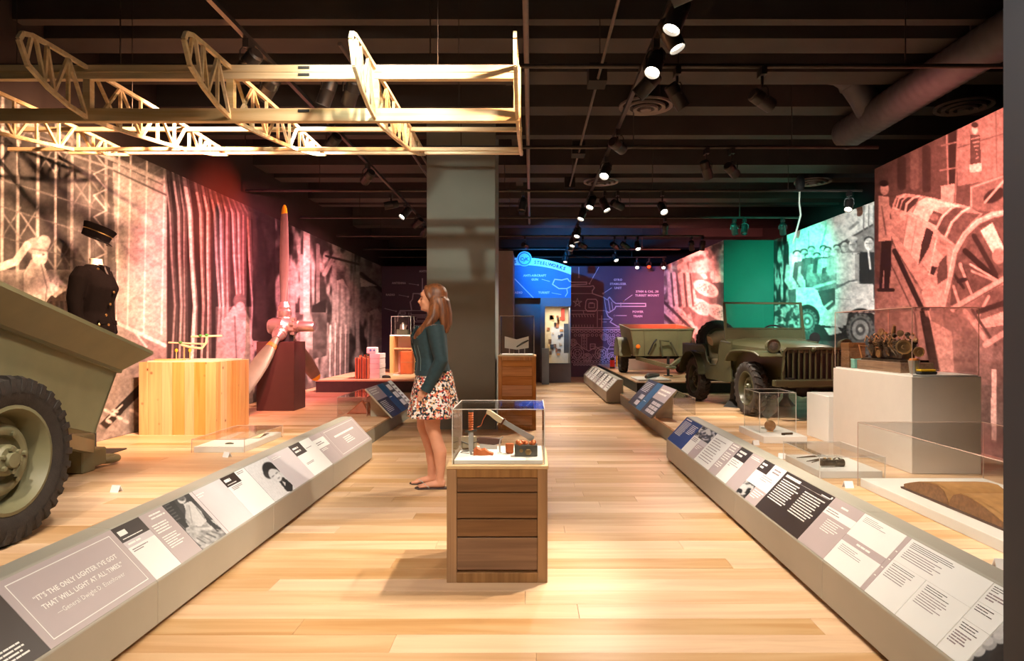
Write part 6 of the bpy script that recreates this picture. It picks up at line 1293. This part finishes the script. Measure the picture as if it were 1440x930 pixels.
gp = thing('canvas_pouch', 'pale canvas pouch with a dark strap in the knife case', 'pouch', (K(657, 620).x, Yk+.10, zd)); MB().box(-.042, .045, -.02, .02, 0, .075).build('pouch', mat('pale_canvas', rgb(176, 160, 132), .8), gp, bevel=.010); MB().prism([(-.043, -.022, .076), (.047, -.022, .076), (.047, -.024, .045), (0, -.026, .035), (-.043, -.024, .045)], (0, .006, 0)).build('flap', mat('pale_canvas', rgb(176, 160, 132), .8), gp); MB().tube([(-.04, -.028, .05), (.0, -.03, .036), (.045, -.028, .046), (.06, -.028, .06)], .003, 6).build('strap', M_gun, gp)
gl_ = thing('goggles', 'wire-framed goggles folded on the white deck of the knife case', 'goggles', (K(661, 633).x, Yk+.02, zd+.004))
for s_ in (-1, 1): MB().tube([(s_*.026+.018*math.cos(2*PI*k/14), .013*math.sin(2*PI*k/14), .0) for k in range(14)], .002, 6, close=True).build('rim', M_gun, gl_)
MB().tube([(-.044, 0, 0), (-.05, -.05, .0), (.0, -.07, 0)], .0018, 5).build('temple', M_gun, gl_); MB().tube([(-.008, 0, 0), (.008, 0, 0)], .002, 5).build('bridge', M_gun, gl_)
p2 = pedestal(-.445, .065, 8.98, 9.48, 1.0, ((.066, .19), (.196, .36), (.366, .45), (.456, .60), (.606, .72), (.726, .85), (.856, .935)), M_frame2, M_brd2, 'tall amber slatted pedestal with a white booklet beside the column')
cover('acrylic_case', 'tall clear acrylic case over the white booklet beside the column', -.42, .038, 9.0, 9.46, 1.0, 1.535, .015, M_edgew)
wbk = thing('white_booklet', 'open white booklet held up on three clear legs', 'booklet', (-.20, 9.2, 1.015))
for s_ in (-1, 1): MB().prism([(0, 0, .06), (s_*.165, -.02, .085), (s_*.165, -.01, .245), (0, .02, .20)], (0, .012, .0)).build('page', M_wht, wbk)
for x in (-.10, .03, .11): MB().box(x-.006, x+.006, .0, .012, 0, .09).build('leg', M_edgew, wbk)
MB().tube([(.0, -.03, .10), (.08, -.05, .15), (.16, -.04, .19)], [.008, .014, .01], 8).build('pistol_grip', M_gun, wbk, .8)

# ------------------------------------------------------------ the visitor
M_skin = mat('fair_skin', rgb(222, 158, 126), .5, var=.05, scale=14); M_den = mat('dark_teal_denim', rgb(30, 54, 60), .75, var=.14, scale=40, bump=.15)
def hairmat():
    m, t, b = nt('auburn_hair'); N = t.nodes.new; L = t.links.new
    tc = N('ShaderNodeTexCoord'); mp = N('ShaderNodeMapping'); mp.inputs['Scale'].default_value = (60, 60, 5); L(tc.outputs['Object'], mp.inputs[0])
    n = N('ShaderNodeTexNoise'); n.inputs['Scale'].default_value = 1; n.inputs['Detail'].default_value = 4; L(mp.outputs[0], n.inputs['Vector'])
    r = N('ShaderNodeValToRGB'); r.color_ramp.elements[0].position = .3; r.color_ramp.elements[1].position = .72
    r.color_ramp.elements[0].color = rgb(64, 32, 18)+(1,); r.color_ramp.elements[1].color = rgb(140, 84, 44)+(1,); L(n.outputs[0], r.inputs[0]); L(r.outputs[0], b.inputs['Base Color'])
    b.inputs['Roughness'].default_value = .5; bp = N('ShaderNodeBump'); bp.inputs['Strength'].default_value = .5; bp.inputs['Distance'].default_value = .004; L(n.outputs[0], bp.inputs['Height']); L(bp.outputs[0], b.inputs['Normal']); return m
def floral():
    m, t, b = nt('floral_cotton'); N = t.nodes.new; L = t.links.new
    tc = N('ShaderNodeTexCoord'); v = N('ShaderNodeTexVoronoi'); v.inputs['Scale'].default_value = 66; L(tc.outputs['Object'], v.inputs['Vector'])
    r = N('ShaderNodeValToRGB'); r.color_ramp.interpolation = 'CONSTANT'; e = r.color_ramp.elements
    for i, c in enumerate(((236, 226, 216), (28, 30, 36), (222, 132, 96), (244, 238, 230), (52, 62, 74), (240, 226, 214), (196, 70, 60), (30, 30, 34), (214, 172, 120))):
        x = e[i] if i < 2 else e.new(i/9); x.position = i/9; x.color = rgb(*c)+(1,)
    sx = N('ShaderNodeSeparateColor'); L(v.outputs['Color'], sx.inputs[0]); L(sx.outputs[0], r.inputs[0]); L(r.outputs[0], b.inputs['Base Color']); b.inputs['Roughness'].default_value = .8; return m
pw = thing('person', 'woman in dark denim jacket and short floral skirt standing by the column', 'person', (-.81, 5.68, 0), PI)
body = MB()
def er(cx, cy, z, rx, ry, n=18): return [Vector((cx+rx*math.cos(2*PI*k/n), cy+ry*math.sin(2*PI*k/n), z)) for k in range(n)]
body.loft([er(.02, 0, .86, .115, .165), er(.015, 0, .93, .125, .17), er(.03, 0, 1.04, .10, .135), er(.035, 0, 1.12, .095, .13), er(.05, 0, 1.24, .118, .15), er(.03, 0, 1.33, .10, .165), er(.01, 0, 1.385, .07, .12), er(.012, 0, 1.42, .052, .06), er(.025, 0, 1.50, .050, .052), er(.03, 0, 1.54, .05, .05)])
for s_, hx_, kx, ax_, tx in ((1, .0, .0, -.045, .15), (-1, .06, .105, .05, .225)):
    y = s_*.088
    body.tube([(hx_+.02, y, .90), (hx_+.02, y, .74), ((hx_+kx)/2+.02, y, .62), (kx+.012, y, .50), (kx-.012, y*1.0, .42), ((kx+ax_)/2-.025, y, .31), (ax_-.005, y*.98, .16), (ax_, y*.98, .085), (ax_-.005, y*.98, .045)], [.10, .092, .075, .060, .054, .057, .040, .034, .036], 16)
    body.tube([(ax_-.045, y, .038), (ax_+.0, y, .045), (ax_+.07, y*1.02, .035), (tx-.04, y*1.05, .024)], [(.03, .028), (.036, .032), (.026, .038), (.016, .042)], 12)
    for i in range(5): q = y+s_*(.030-.015*i)*-1; L_ = (.046, .04, .036, .03, .024)[i]; body.tube([(tx-.06, q, .022), (tx-.06+L_, q, .018), (tx-.05+L_, q, .015)], [.011, .010, .007] if i else [.013, .013, .009], 8)
arms = []
for s_, off in ((1, 0), (-1, .055)):
    S_, E_, Wr = Vector((-.015+off*.4, s_*.165, 1.355)), Vector((-.075+off, s_*.225, 1.075)), Vector((.045+off, s_*.205, .845))
    body.tube([S_, S_.lerp(E_, .3)+Vector((0, s_*.01, 0)), E_, E_.lerp(Wr, .3), Wr], [.058, .05, .040, .040, .026], 14)
    d = (Wr-E_).normalized(); P_ = Wr+d*.05; arms.append((S_, E_, Wr))
    body.tube([Wr-d*.01, Wr+d*.02, P_, P_+d*.03], [(.021, .027), (.018, .034), (.016, .040), (.013, .038)], 12, up=(0, s_, 0))
    f = Vector((1, 0, 0)); f = (f-d*f.dot(d)).normalized(); inn = Vector((0, -s_, 0))
    for i, L_ in enumerate((.066, .074, .07, .056)):
        b0 = P_+d*.024+f*(.030-.020*i); body.tube([b0, b0+d*L_*.45+inn*.004, b0+d*L_*.78+inn*.018, b0+d*L_*.92+inn*.032], [.0095, .009, .0082, .0065], 8)
    t0 = Wr+d*.03+f*.028; body.tube([t0-f*.012, t0+f*.018+d*.022+inn*.006, t0+f*.020+d*.048+inn*.014], [.0125, .011, .008], 8)
# head: skull, face, jaw, nose, lips, ear
body.sphere((.030, 0, 1.605), .098, .078, .105, 22); body.sphere((.068, 0, 1.565), .062, .060, .078, 18); body.sphere((.080, 0, 1.523), .046, .046, .040, 16); body.sphere((.112, 0, 1.507), .018, .020, .016, 12)
body.tube([(.118, 0, 1.610), (.131, 0, 1.585), (.146, 0, 1.566), (.132, 0, 1.556)], [.010, .011, .0115, .012], 10); body.sphere((.122, 0, 1.538), .012, .022, .006, 12); body.sphere((.119, 0, 1.528), .012, .020, .007, 12); body.sphere((.112, 0, 1.634), .02, .05, .02, 12)
for s_ in (-1, 1): body.sphere((.085, s_*.040, 1.566), .034, .020, .028, 12); body.sphere((.02, s_*.076, 1.575), .016, .008, .028, 10)
bo = mobj('body', remesh(body, .0062, 'body', 4, .5), M_skin, pw)
M_lip = mat('rose_lips', rgb(178, 88, 80), .45); M_eye = mat('dark_eye', rgb(46, 30, 22), .2)
for s_ in (-1, 1):
    MB().sphere((.112, s_*.034, 1.588), .010, .012, .0065, 10).build('eye', M_eye, bo, .9); MB().tube([(.120, s_*.016, 1.606), (.119, s_*.034, 1.612), (.104, s_*.052, 1.606)], [.003, .0038, .002], 6).build('eyebrow', mat('brown_brow', rgb(96, 56, 34), .7), bo)
MB().tube([(.118, -.018, 1.532), (.1325, -.006, 1.535), (.1325, .006, 1.535), (.118, .018, 1.532)], [.003, .0055, .0055, .003], 8).build('lips', M_lip, bo, .9)
# jacket
jk = MB()
jk.loft([er(.02, 0, .955, .150, .192), er(.022, 0, 1.0, .142, .186), er(.030, 0, 1.09, .128, .166), er(.045, 0, 1.18, .140, .172), er(.055, 0, 1.26, .150, .182), er(.030, 0, 1.345, .118, .190), er(.012, 0, 1.40, .082, .135), er(.012, 0, 1.435, .068, .078)])
for S_, E_, Wr in arms:
    jk.tube([S_, S_.lerp(E_, .3), S_.lerp(E_, .7), E_, E_.lerp(Wr, .35), E_.lerp(Wr, .8), Wr+(Wr-E_)*.03], [.076, .071, .064, .060, .057, .047, .046], 16)
jo = mobj('denim_jacket', remesh(jk, .0085, 'denim_jacket', 3), M_den, pw)
M_den2 = mat('denim_seam', rgb(60, 94, 96), .75)
for S_, E_, Wr in arms: d = (Wr-E_).normalized(); MB().tube([Wr-d*.02, Wr+d*.018], .0495, 16).build('cuff', M_den, jo, .8)
MB().loft([er(.02, 0, .95, .156, .198), er(.02, 0, .99, .152, .195)]).build('waistband', M_den, jo, .8)
for s_ in (-1, 1): MB().tube([(.166, s_*.03, .96), (.158, s_*.028, 1.08), (.194, s_*.034, 1.2), (.198, s_*.04, 1.28), (.150, s_*.055, 1.36)], [(.012, .016)]*5, 8).build('placket', M_den, jo, .8)
for z, x in ((.985, .176), (1.06, .166), (1.14, .186), (1.22, .206), (1.30, .205)): MB().lathe([(.0085, 0), (.0085, .004), (.003, .006)], 10, axisM((x-.002, .034, z), (1, .4, 0))).build('button', M_bra, jo)
MB().loft([er(.012, 0, 1.40, .085, .105), er(.008, 0, 1.43, .082, .092), er(.004, 0, 1.455, .070, .078)]).build('collar', M_den, jo, .8)
MB().prism([(.140, -.03, 1.36), (.140, .03, 1.36), (.198, .018, 1.24), (.198, -.018, 1.24)], (.006, 0, 0)).build('white_top', mat('white_blouse', rgb(226, 226, 222), .7), pw)
M_seam = mat('pale_denim_stitching', rgb(96, 124, 124), .8)
def rs(z): # half depth, half width, centre of the jacket at a height
    T = ((.955, .150, .192, .02), (1.0, .142, .186, .022), (1.09, .128, .166, .03), (1.18, .140, .172, .045), (1.26, .150, .182, .055), (1.345, .118, .190, .03))
    for (a_, *p), (b_, *q) in zip(T[:-1], T[1:]):
        if a_ <= z <= b_: u = (z-a_)/(b_-a_); return [x_+(y_-x_)*u for x_, y_ in zip(p, q)]
    return list(T[-1][1:])
def onj(z, ang, k=1.012): rx_, ry_, c_ = rs(z); return (c_+rx_*k*math.cos(ang), ry_*k*math.sin(ang), z)
for s_ in (1, -1):
    MB().tube([onj(1.27, s_*a_) for a_ in np.linspace(.25, 1.05, 8)], .0022, 5).build('yoke_seam', M_seam, jo)
    MB().tube([onj(z, s_*(.50+.1*(z-1))) for z in np.linspace(.99, 1.20, 8)], .0020, 5).build('front_seam', M_seam, jo)
    MB().tube([onj(z, s_*.95) for z in np.linspace(.99, 1.20, 8)], .0020, 5).build('front_seam', M_seam, jo)
    MB().loft([[Vector(onj(z, s_*a_, k)) for a_, k in ((.36, 1.01), (.62, 1.01), (.62, 1.05), (.36, 1.05))] for z in (1.215, 1.262)]).build('pocket_flap', M_den, jo)
# skirt with soft folds
def fold(z, r0, amp, n=64, c=.012, ph=0): return [Vector((c+(r0[0]+amp*math.sin(9*2*PI*k/n+ph))*math.cos(2*PI*k/n), (r0[1]+amp*math.sin(9*2*PI*k/n+ph+.6))*math.sin(2*PI*k/n), z)) for k in range(n)]
out_ = [fold(.99, (.142, .182), 0), fold(.93, (.158, .198), .002), fold(.84, (.178, .216), .006, ph=.2), fold(.74, (.196, .232), .011, ph=.4), fold(.66, (.208, .243), .015, ph=.6), fold(.598, (.216, .250), .018, ph=.8)]
inn_ = [fold(.600, (.211, .245), .018, ph=.8), fold(.74, (.190, .226), .011, ph=.4), fold(.93, (.152, .192), .002)]
MB().loft(out_+inn_, False).build('skirt', floral(), pw, 1.2)
# hair
hr = MB(); hr.sphere((.006, 0, 1.628), .108, .090, .098, 22); hr.sphere((-.025, 0, 1.57), .085, .086, .10, 18)
for y, x0_, b0 in ((-.06, -.05, 1.60), (-.03, -.075, 1.58), (0, -.08, 1.58), (.03, -.075, 1.58), (.06, -.05, 1.60)): hr.tube([(x0_, y, b0), (x0_-.02, y*1.1, 1.47), (x0_-.025, y*1.25, 1.38), (x0_-.015, y*1.3, 1.30)], [.038, .040, .034, .010], 10)
for j_, (dx, dy, e_) in enumerate(((0, 0, 1.235), (.022, .012, 1.255), (-.024, .006, 1.265), (.0, .024, 1.25))):
    hr.tube([(.0+dx*.6, .074, 1.60), (-.004+dx, .088+dy, 1.52), (.002+dx, .108+dy, 1.44), (.045+dx, .130+dy, 1.37), (.105+dx, .132+dy, 1.31), (.160+dx*.6, .112+dy, e_)], [.024, .027, .028, .027, .021, .005], 10)
    hr.tube([(.0+dx*.6, -.074, 1.60), (-.004+dx, -.088-dy, 1.52), (.002+dx, -.108-dy, 1.44), (.045+dx, -.130-dy, 1.37), (.09+dx, -.135-dy, 1.30)], [.024, .027, .026, .022, .005], 10)
hr.tube([(.085, .0, 1.70), (.075, .05, 1.672), (.055, .075, 1.625), (.03, .084, 1.56)], [.016, .018, .018, .014], 8); hr.tube([(.085, .0, 1.70), (.075, -.05, 1.672), (.055, -.075, 1.625), (.03, -.084, 1.56)], [.016, .018, .018, .014], 8)
mobj('hair', remesh(hr, .0065, 'hair', 12), hairmat(), pw)
M_sole = mat('dark_sandal_sole', rgb(70, 52, 46), .7); M_strap = mat('silver_sandal_strap', rgb(190, 180, 168), .3, .5)
for s_, ax_, tx in ((1, -.045, .15), (-1, .05, .225)):
    y = s_*.09
    sd = MB().prism([(ax_-.085, y-.03, 0), (ax_-.03, y-.036, 0), (tx-.05, y-.050, 0), (tx+.01, y-.03, 0), (tx+.016, y+.005, 0), (tx-.02, y+.046, 0), (ax_+.02, y+.036, 0), (ax_-.07, y+.032, 0)], (0, 0, .012)).build('sandal', M_sole, pw, bevel=.003)
    for q in (-1, 1): MB().tube([(tx-.045, y, .030), (tx-.075, y+q*.028, .042), (tx-.115, y+q*.042, .016)], .0055, 7).build('strap', M_strap, sd, .9)
# ------------------------------------------------------------ track spotlights (each lamp carries its own light)
M_can = mat('black_lamp_can', (.016, .013, .012), .42, .2)
WARM, NEU = (1.0, .855, .69), (1.0, .93, .84)
RED, PINK, TEAL, BLUE = (1.0, .08, .04), (1.0, .22, .30), (.04, 1.0, .66), (.02, .34, 1.0)
LENS = {'warm': emis('warm_lamp_glass', (1.0, .88, .70), 22), 'red': emis('red_lamp_glass', (1.0, .05, .012), 3), 'teal': emis('teal_lamp_glass', (.05, .85, .66), 2.5), 'off': mat('dark_lamp_glass', (.06, .05, .05), .15), 'blue': emis('blue_lamp_glass', (.08, .25, 1.0), 4)}
_can = MB().lathe([(.001, -.115), (.045, -.115), (.058, -.10), (.060, -.03), (.062, -.025), (.060, -.02), (.060, .105), (.054, .105), (.052, .075), (.001, .07)], 20).mesh('lamp_can', .5)
_lens = MB().lathe([(.0505, .076), (.0505, .080), (.001, .086)], 20).mesh('lens', .8)
_yoke = MB().tube([(-.070, 0, 0), (-.070, 0, .07), (-.05, 0, .10), (.05, 0, .10), (.070, 0, .07), (.070, 0, 0)], .006, 6).mesh('yoke', .8)
_adp = MB().box(-.022, .022, -.06, .06, -.03, .036).lathe([(.012, -.10), (.012, -.02)], 8).mesh('adapter')
LM = {k: _lens.copy() for k in LENS}
LAMPS = []
def lamp(p, aim, col, power, ang=46, lens='warm', blend=.85, word='lit', nm=None):
    p = Vector(p); aim = Vector(aim); d = (aim-p).normalized()
    if power and lens == 'off': lens = 'red' if col[1] < .3 else 'warm'      # a lamp that shines has a lit glass
    lab = {'lit': 'warm white spotlight', 'red': 'red glowing spotlight', 'teal': 'turquoise glowing spotlight', 'off': 'black spotlight can', 'blue': 'blue glowing spotlight'}[word]
    t = thing('track_spotlight', lab, 'spotlight', p, 0, 'track spotlights'); LAMPS.append((t, lab, p.copy()))
    ad = mobj('adapter', _adp, M_can, t); ad.location = (0, 0, (TZ-.093 if min(abs(p.x-XA), abs(p.x-XL)) < .1 else TZ-.055)-p.z)   # head bites into the track, or hooks under the pipe
    h = TZ-.14-p.z
    if h > .12: MB().tube([(0, 0, .1), (0, 0, h+.03)], .009, 6).build('stem', M_can, t)
    q = d.to_track_quat('Z', 'Y'); yk = mobj('yoke', _yoke, M_can, t); yk.rotation_euler = (0, 0, math.atan2(d.y, d.x)+PI/2)
    c = mobj('lamp_can', _can, M_can, t); c.rotation_euler = q.to_euler(); mobj('lens', LM[lens], LENS[lens], c)
    if power:
        q_ = p+d*.125; off = not (0 <= CX+F*q_.x/q_.y <= 1440 and 0 <= CY-F*(q_.z-CH)/q_.y <= 930); assert off == (nm is not None), (p, off)
        L = bpy.data.lights.new(nm or 'spot', 'SPOT'); L.energy = power*LP; L.color = col; L.spot_size = math.radians(ang); L.spot_blend = blend; L.shadow_soft_size = .035
        o = bpy.data.objects.new(nm or 'spot', L); C.objects.link(o); o.parent = t; o.location = d*.125; o.rotation_euler = (-d).to_track_quat('Z', 'Y').to_euler()
    return t
XA, XL, HZ = .91, -2.07, 3.28
# every lamp inside the view is one the photograph shows, where it shows it
# aisle track, from the near end
lamp((XA, 4.17, HZ), (-.2, 3.72, .62), WARM, 480, 42)
lamp((XA+.02, 4.45, HZ), (2.2, 3.9, .3), WARM, 420, 66)
lamp((XA, 4.90, HZ), (-.3, 3.2, 0), WARM, 320, 58)
lamp((XA, 5.25, HZ-.03), (-2.0, 6.4, .3), RED, 0, 40, 'off', word='off')
lamp((XA, 7.05, HZ), (5.2, 12.6, 2.2), TEAL, 900, 24, 'teal', word='teal')
lamp((XA, 8.14, HZ), (-.3, 5.9, 0), WARM, 440, 66)
lamp((XA, 10.1, HZ), (-.1, 8.7, .4), WARM, 440, 64)
lamp((XA-.06, 11.1, HZ), (-.3, 9.9, 0), WARM, 420, 72)
for y, tx, ty, pwr in ((13.1, .2, 11.6, 300), (13.8, 1.7, 13.4, 280), (14.5, .1, 13.4, 300), (15.2, .2, 15.2, 260), (15.9, 1.6, 16.2, 240), (17.7, .5, 16.8, 160)): lamp((XA, y, HZ), (tx, ty, .1), WARM, pwr, 60)
# track between wing and propeller
lamp((XL, 4.9, HZ), (-4.45, 6.5, 1.8), (1, .52, .29), 1250, 84, 'off', word='off')
lamp((XL-.05, 5.40, HZ), (-4.4, 7.5, 1.5), (1, .46, .33), 800, 66, 'off', word='off')
lamp((XL, 6.95, HZ), (-4.4, 9.0, 1.7), (1, .26, .26), 1350, 66, 'red', word='red')
lamp((XL, 8.47, HZ), (-4.4, 11.2, 1.7), PINK, 1700, 70, 'off', word='off')
lamp((XL-.09, 10.3, HZ), (-4.45, 9.8, 2.75), RED, 620, 60, 'red', word='red')
lamp((XL, 11.0, HZ), (-3.6, 9.6, 1.1), (1, .56, .44), 420, 64)
lamp((XL+.03, 12.0, HZ), (-4.4, 13.8, 1.6), (1, .30, .32), 1600, 74, 'off', word='off')
lamp((XL, 13.0, HZ), (-3.5, 14.4, .8), WARM, 620, 86)
# cross pipe beside the wing
lamp((-1.68, 5.5, HZ), (-3.0, 6.0, .2), WARM, 420, 72, 'off', word='off')
lamp((-1.48, 5.5, HZ), (-3.3, 8.0, .3), WARM, 480, 66, 'off', word='off')
lamp((1.20, 5.5, HZ-.03), (3.0, 6.1, .70), WARM, 420, 52, 'warm')
lamp((1.90, 5.5, HZ-.06), (4.18, 6.5, 2.3), (1, .24, .18), 1500, 80, 'off', word='off')
# cross pipes over the right-hand exhibits
lamp((2.07, 7.9, HZ-.05), (3.3, 9.2, .7), WARM, 480, 58, 'off', word='off')
lamp((2.37, 7.9, HZ-.05), (5.1, 10.8, 1.9), (.86, 1.0, .96), 900, 62, 'off', word='off')
lamp((-.13, 10.3, HZ), (-.5, 9.5, 1.0), WARM, 0, 40, 'off', word='off')
lamp((XA+.22, 10.3, HZ), (2.4, 9.2, .2), WARM, 340, 60)
lamp((XA+.42, 10.3, HZ), (5.2, 13.2, 2.1), TEAL, 2300, 50, 'teal', word='teal')
lamp((2.02, 10.3, HZ-.05), (2.7, 7.6, .3), WARM, 420, 62)
lamp((4.90, 10.3, HZ), (3.7, 8.9, .8), WARM, 160, 50)
lamp((2.54, 12.7, HZ), (2.85, 15.2, 1.0), WARM, 380, 56, 'off', word='off')
lamp((3.86, 12.7, HZ), (4.6, 14.0, 1.5), TEAL, 0, 40, 'off', word='off')
lamp((4.05, 12.7, HZ), (3.4, 11.5, .8), TEAL, 0, 40, 'off', word='off')
lamp((4.78, 12.7, HZ), (5.18, 13.6, 1.9), (.8, 1.0, 1.0), 60, 80, 'off', word='off')
lamp((-.14, 15.1, HZ), (1.2, 18.2, 2.9), BLUE, 950, 74, 'blue', word='blue')
lamp((XA+.25, 15.1, HZ), (4.0, 17.2, 2.2), RED, 120, 50, 'red', word='red')
lamp((1.88, 15.1, HZ), (4.03, 17.2, 2.2), (1, .24, .21), 2000, 84, 'red', word='red')
lamp((2.12, 15.1, HZ), (4.08, 15.6, 2.0), (1, .26, .22), 650, 76, 'red', word='red')
lamp((2.40, 15.1, HZ), (2.7, 13.2, .4), WARM, 200, 60)
lamp((3.62, 15.1, HZ), (3.9, 15.9, 2.0), RED, 0, 40, 'off', word='off')
lamp((3.87, 15.1, HZ), (3.8, 16.0, 1.0), RED, 0, 40, 'off', word='off')
lamp((2.20, 17.5, HZ), (2.9, 15.8, 1.0), WARM, 160, 60)
lamp((3.05, 19.3, HZ-.02), (2.9, 16.6, .6), WARM, 60, 50)
lamp((3.40, 19.3, HZ-.02), (2.6, 15, .6), RED, 60, 60, 'red', word='red')
lamp((3.82, 19.3, HZ-.02), (3.4, 17, .6), WARM, 60, 50)
# unseen added lamps, on the same tracks and pipes past the top edge
lamp((XA, 3.50, HZ), (2.75, 3.9, .25), WARM, 280, 46, nm='ledger_case_lamp_offscreen')
lamp((XA, 3.85, HZ), (-4.4, 6.3, 1.9), (1, .52, .29), 1150, 42, nm='near_mural_lamp_offscreen')
lamp((XL, 1.6, HZ), (-2.9, 3.6, .8), WARM, 330, 60, nm='trailer_side_lamp_offscreen')
lamp((-.55, 3.1, HZ), (-1.05, 4.4, 2.85), WARM, 190, 70, nm='wing_rib_lamp_offscreen')
lamp((-.9, .7, HZ), (-1.75, 3.0, .35), NEU, 270, 56, nm='left_rail_near_lamp_offscreen')
lamp((-.8, 3.1, HZ), (-1.8, 5.0, .3), NEU, 310, 54, nm='left_rail_far_lamp_offscreen')
lamp((.45, .7, HZ), (1.6, 3.0, .35), NEU, 270, 56, nm='right_rail_near_lamp_offscreen')
lamp((.3, 3.1, HZ), (1.6, 5.4, .3), NEU, 280, 54, nm='right_rail_far_lamp_offscreen')
lamp((-.1, .7, HZ), (-.1, 3.1, 0), WARM, 330, 70, nm='aisle_floor_lamp_offscreen')
lamp((.05, 3.1, HZ), (-.80, 5.7, 1.1), WARM, 270, 34, nm='visitor_lamp_offscreen')
lamp((-1.3, 3.1, HZ), (-3.0, 3.9, .8), WARM, 240, 56, nm='trailer_top_lamp_offscreen')
lamp((-1.2, .7, HZ), (-.95, 9.05, 2.75), (.90, 1.0, .80), 900, 15, nm='column_lamp_offscreen')

# say which lamp is which: its support and its turn along it
sup = {}
for t, lab, p in LAMPS:
    py_ = [k for k, y in enumerate(PIPE_Y) if abs(p.y-y) < .16]
    if abs(p.x-XA) < .09: key = 'aisle'
    elif abs(p.x-XL) < .10: key = 'left'
    else: key = py_[0]
    sup.setdefault(key, []).append((t, lab, p))
for key, ls in sup.items():
    if key == 'aisle': ls.sort(key=lambda q: -q[2].y); txt = ' lamp from the blue wall on the aisle track'
    elif key == 'left': ls.sort(key=lambda q: -q[2].y); txt = ' lamp from the blue wall on the propeller-side track'
    else: ls.sort(key=lambda q: q[2].x); txt = ' lamp from the aircraft-plant mural on the '+ORD[len(PIPE_Y)-1-key]+' cross pipe'
    for i, (t, lab, p) in enumerate(ls): t['label'] = lab+', '+ORD[i]+txt
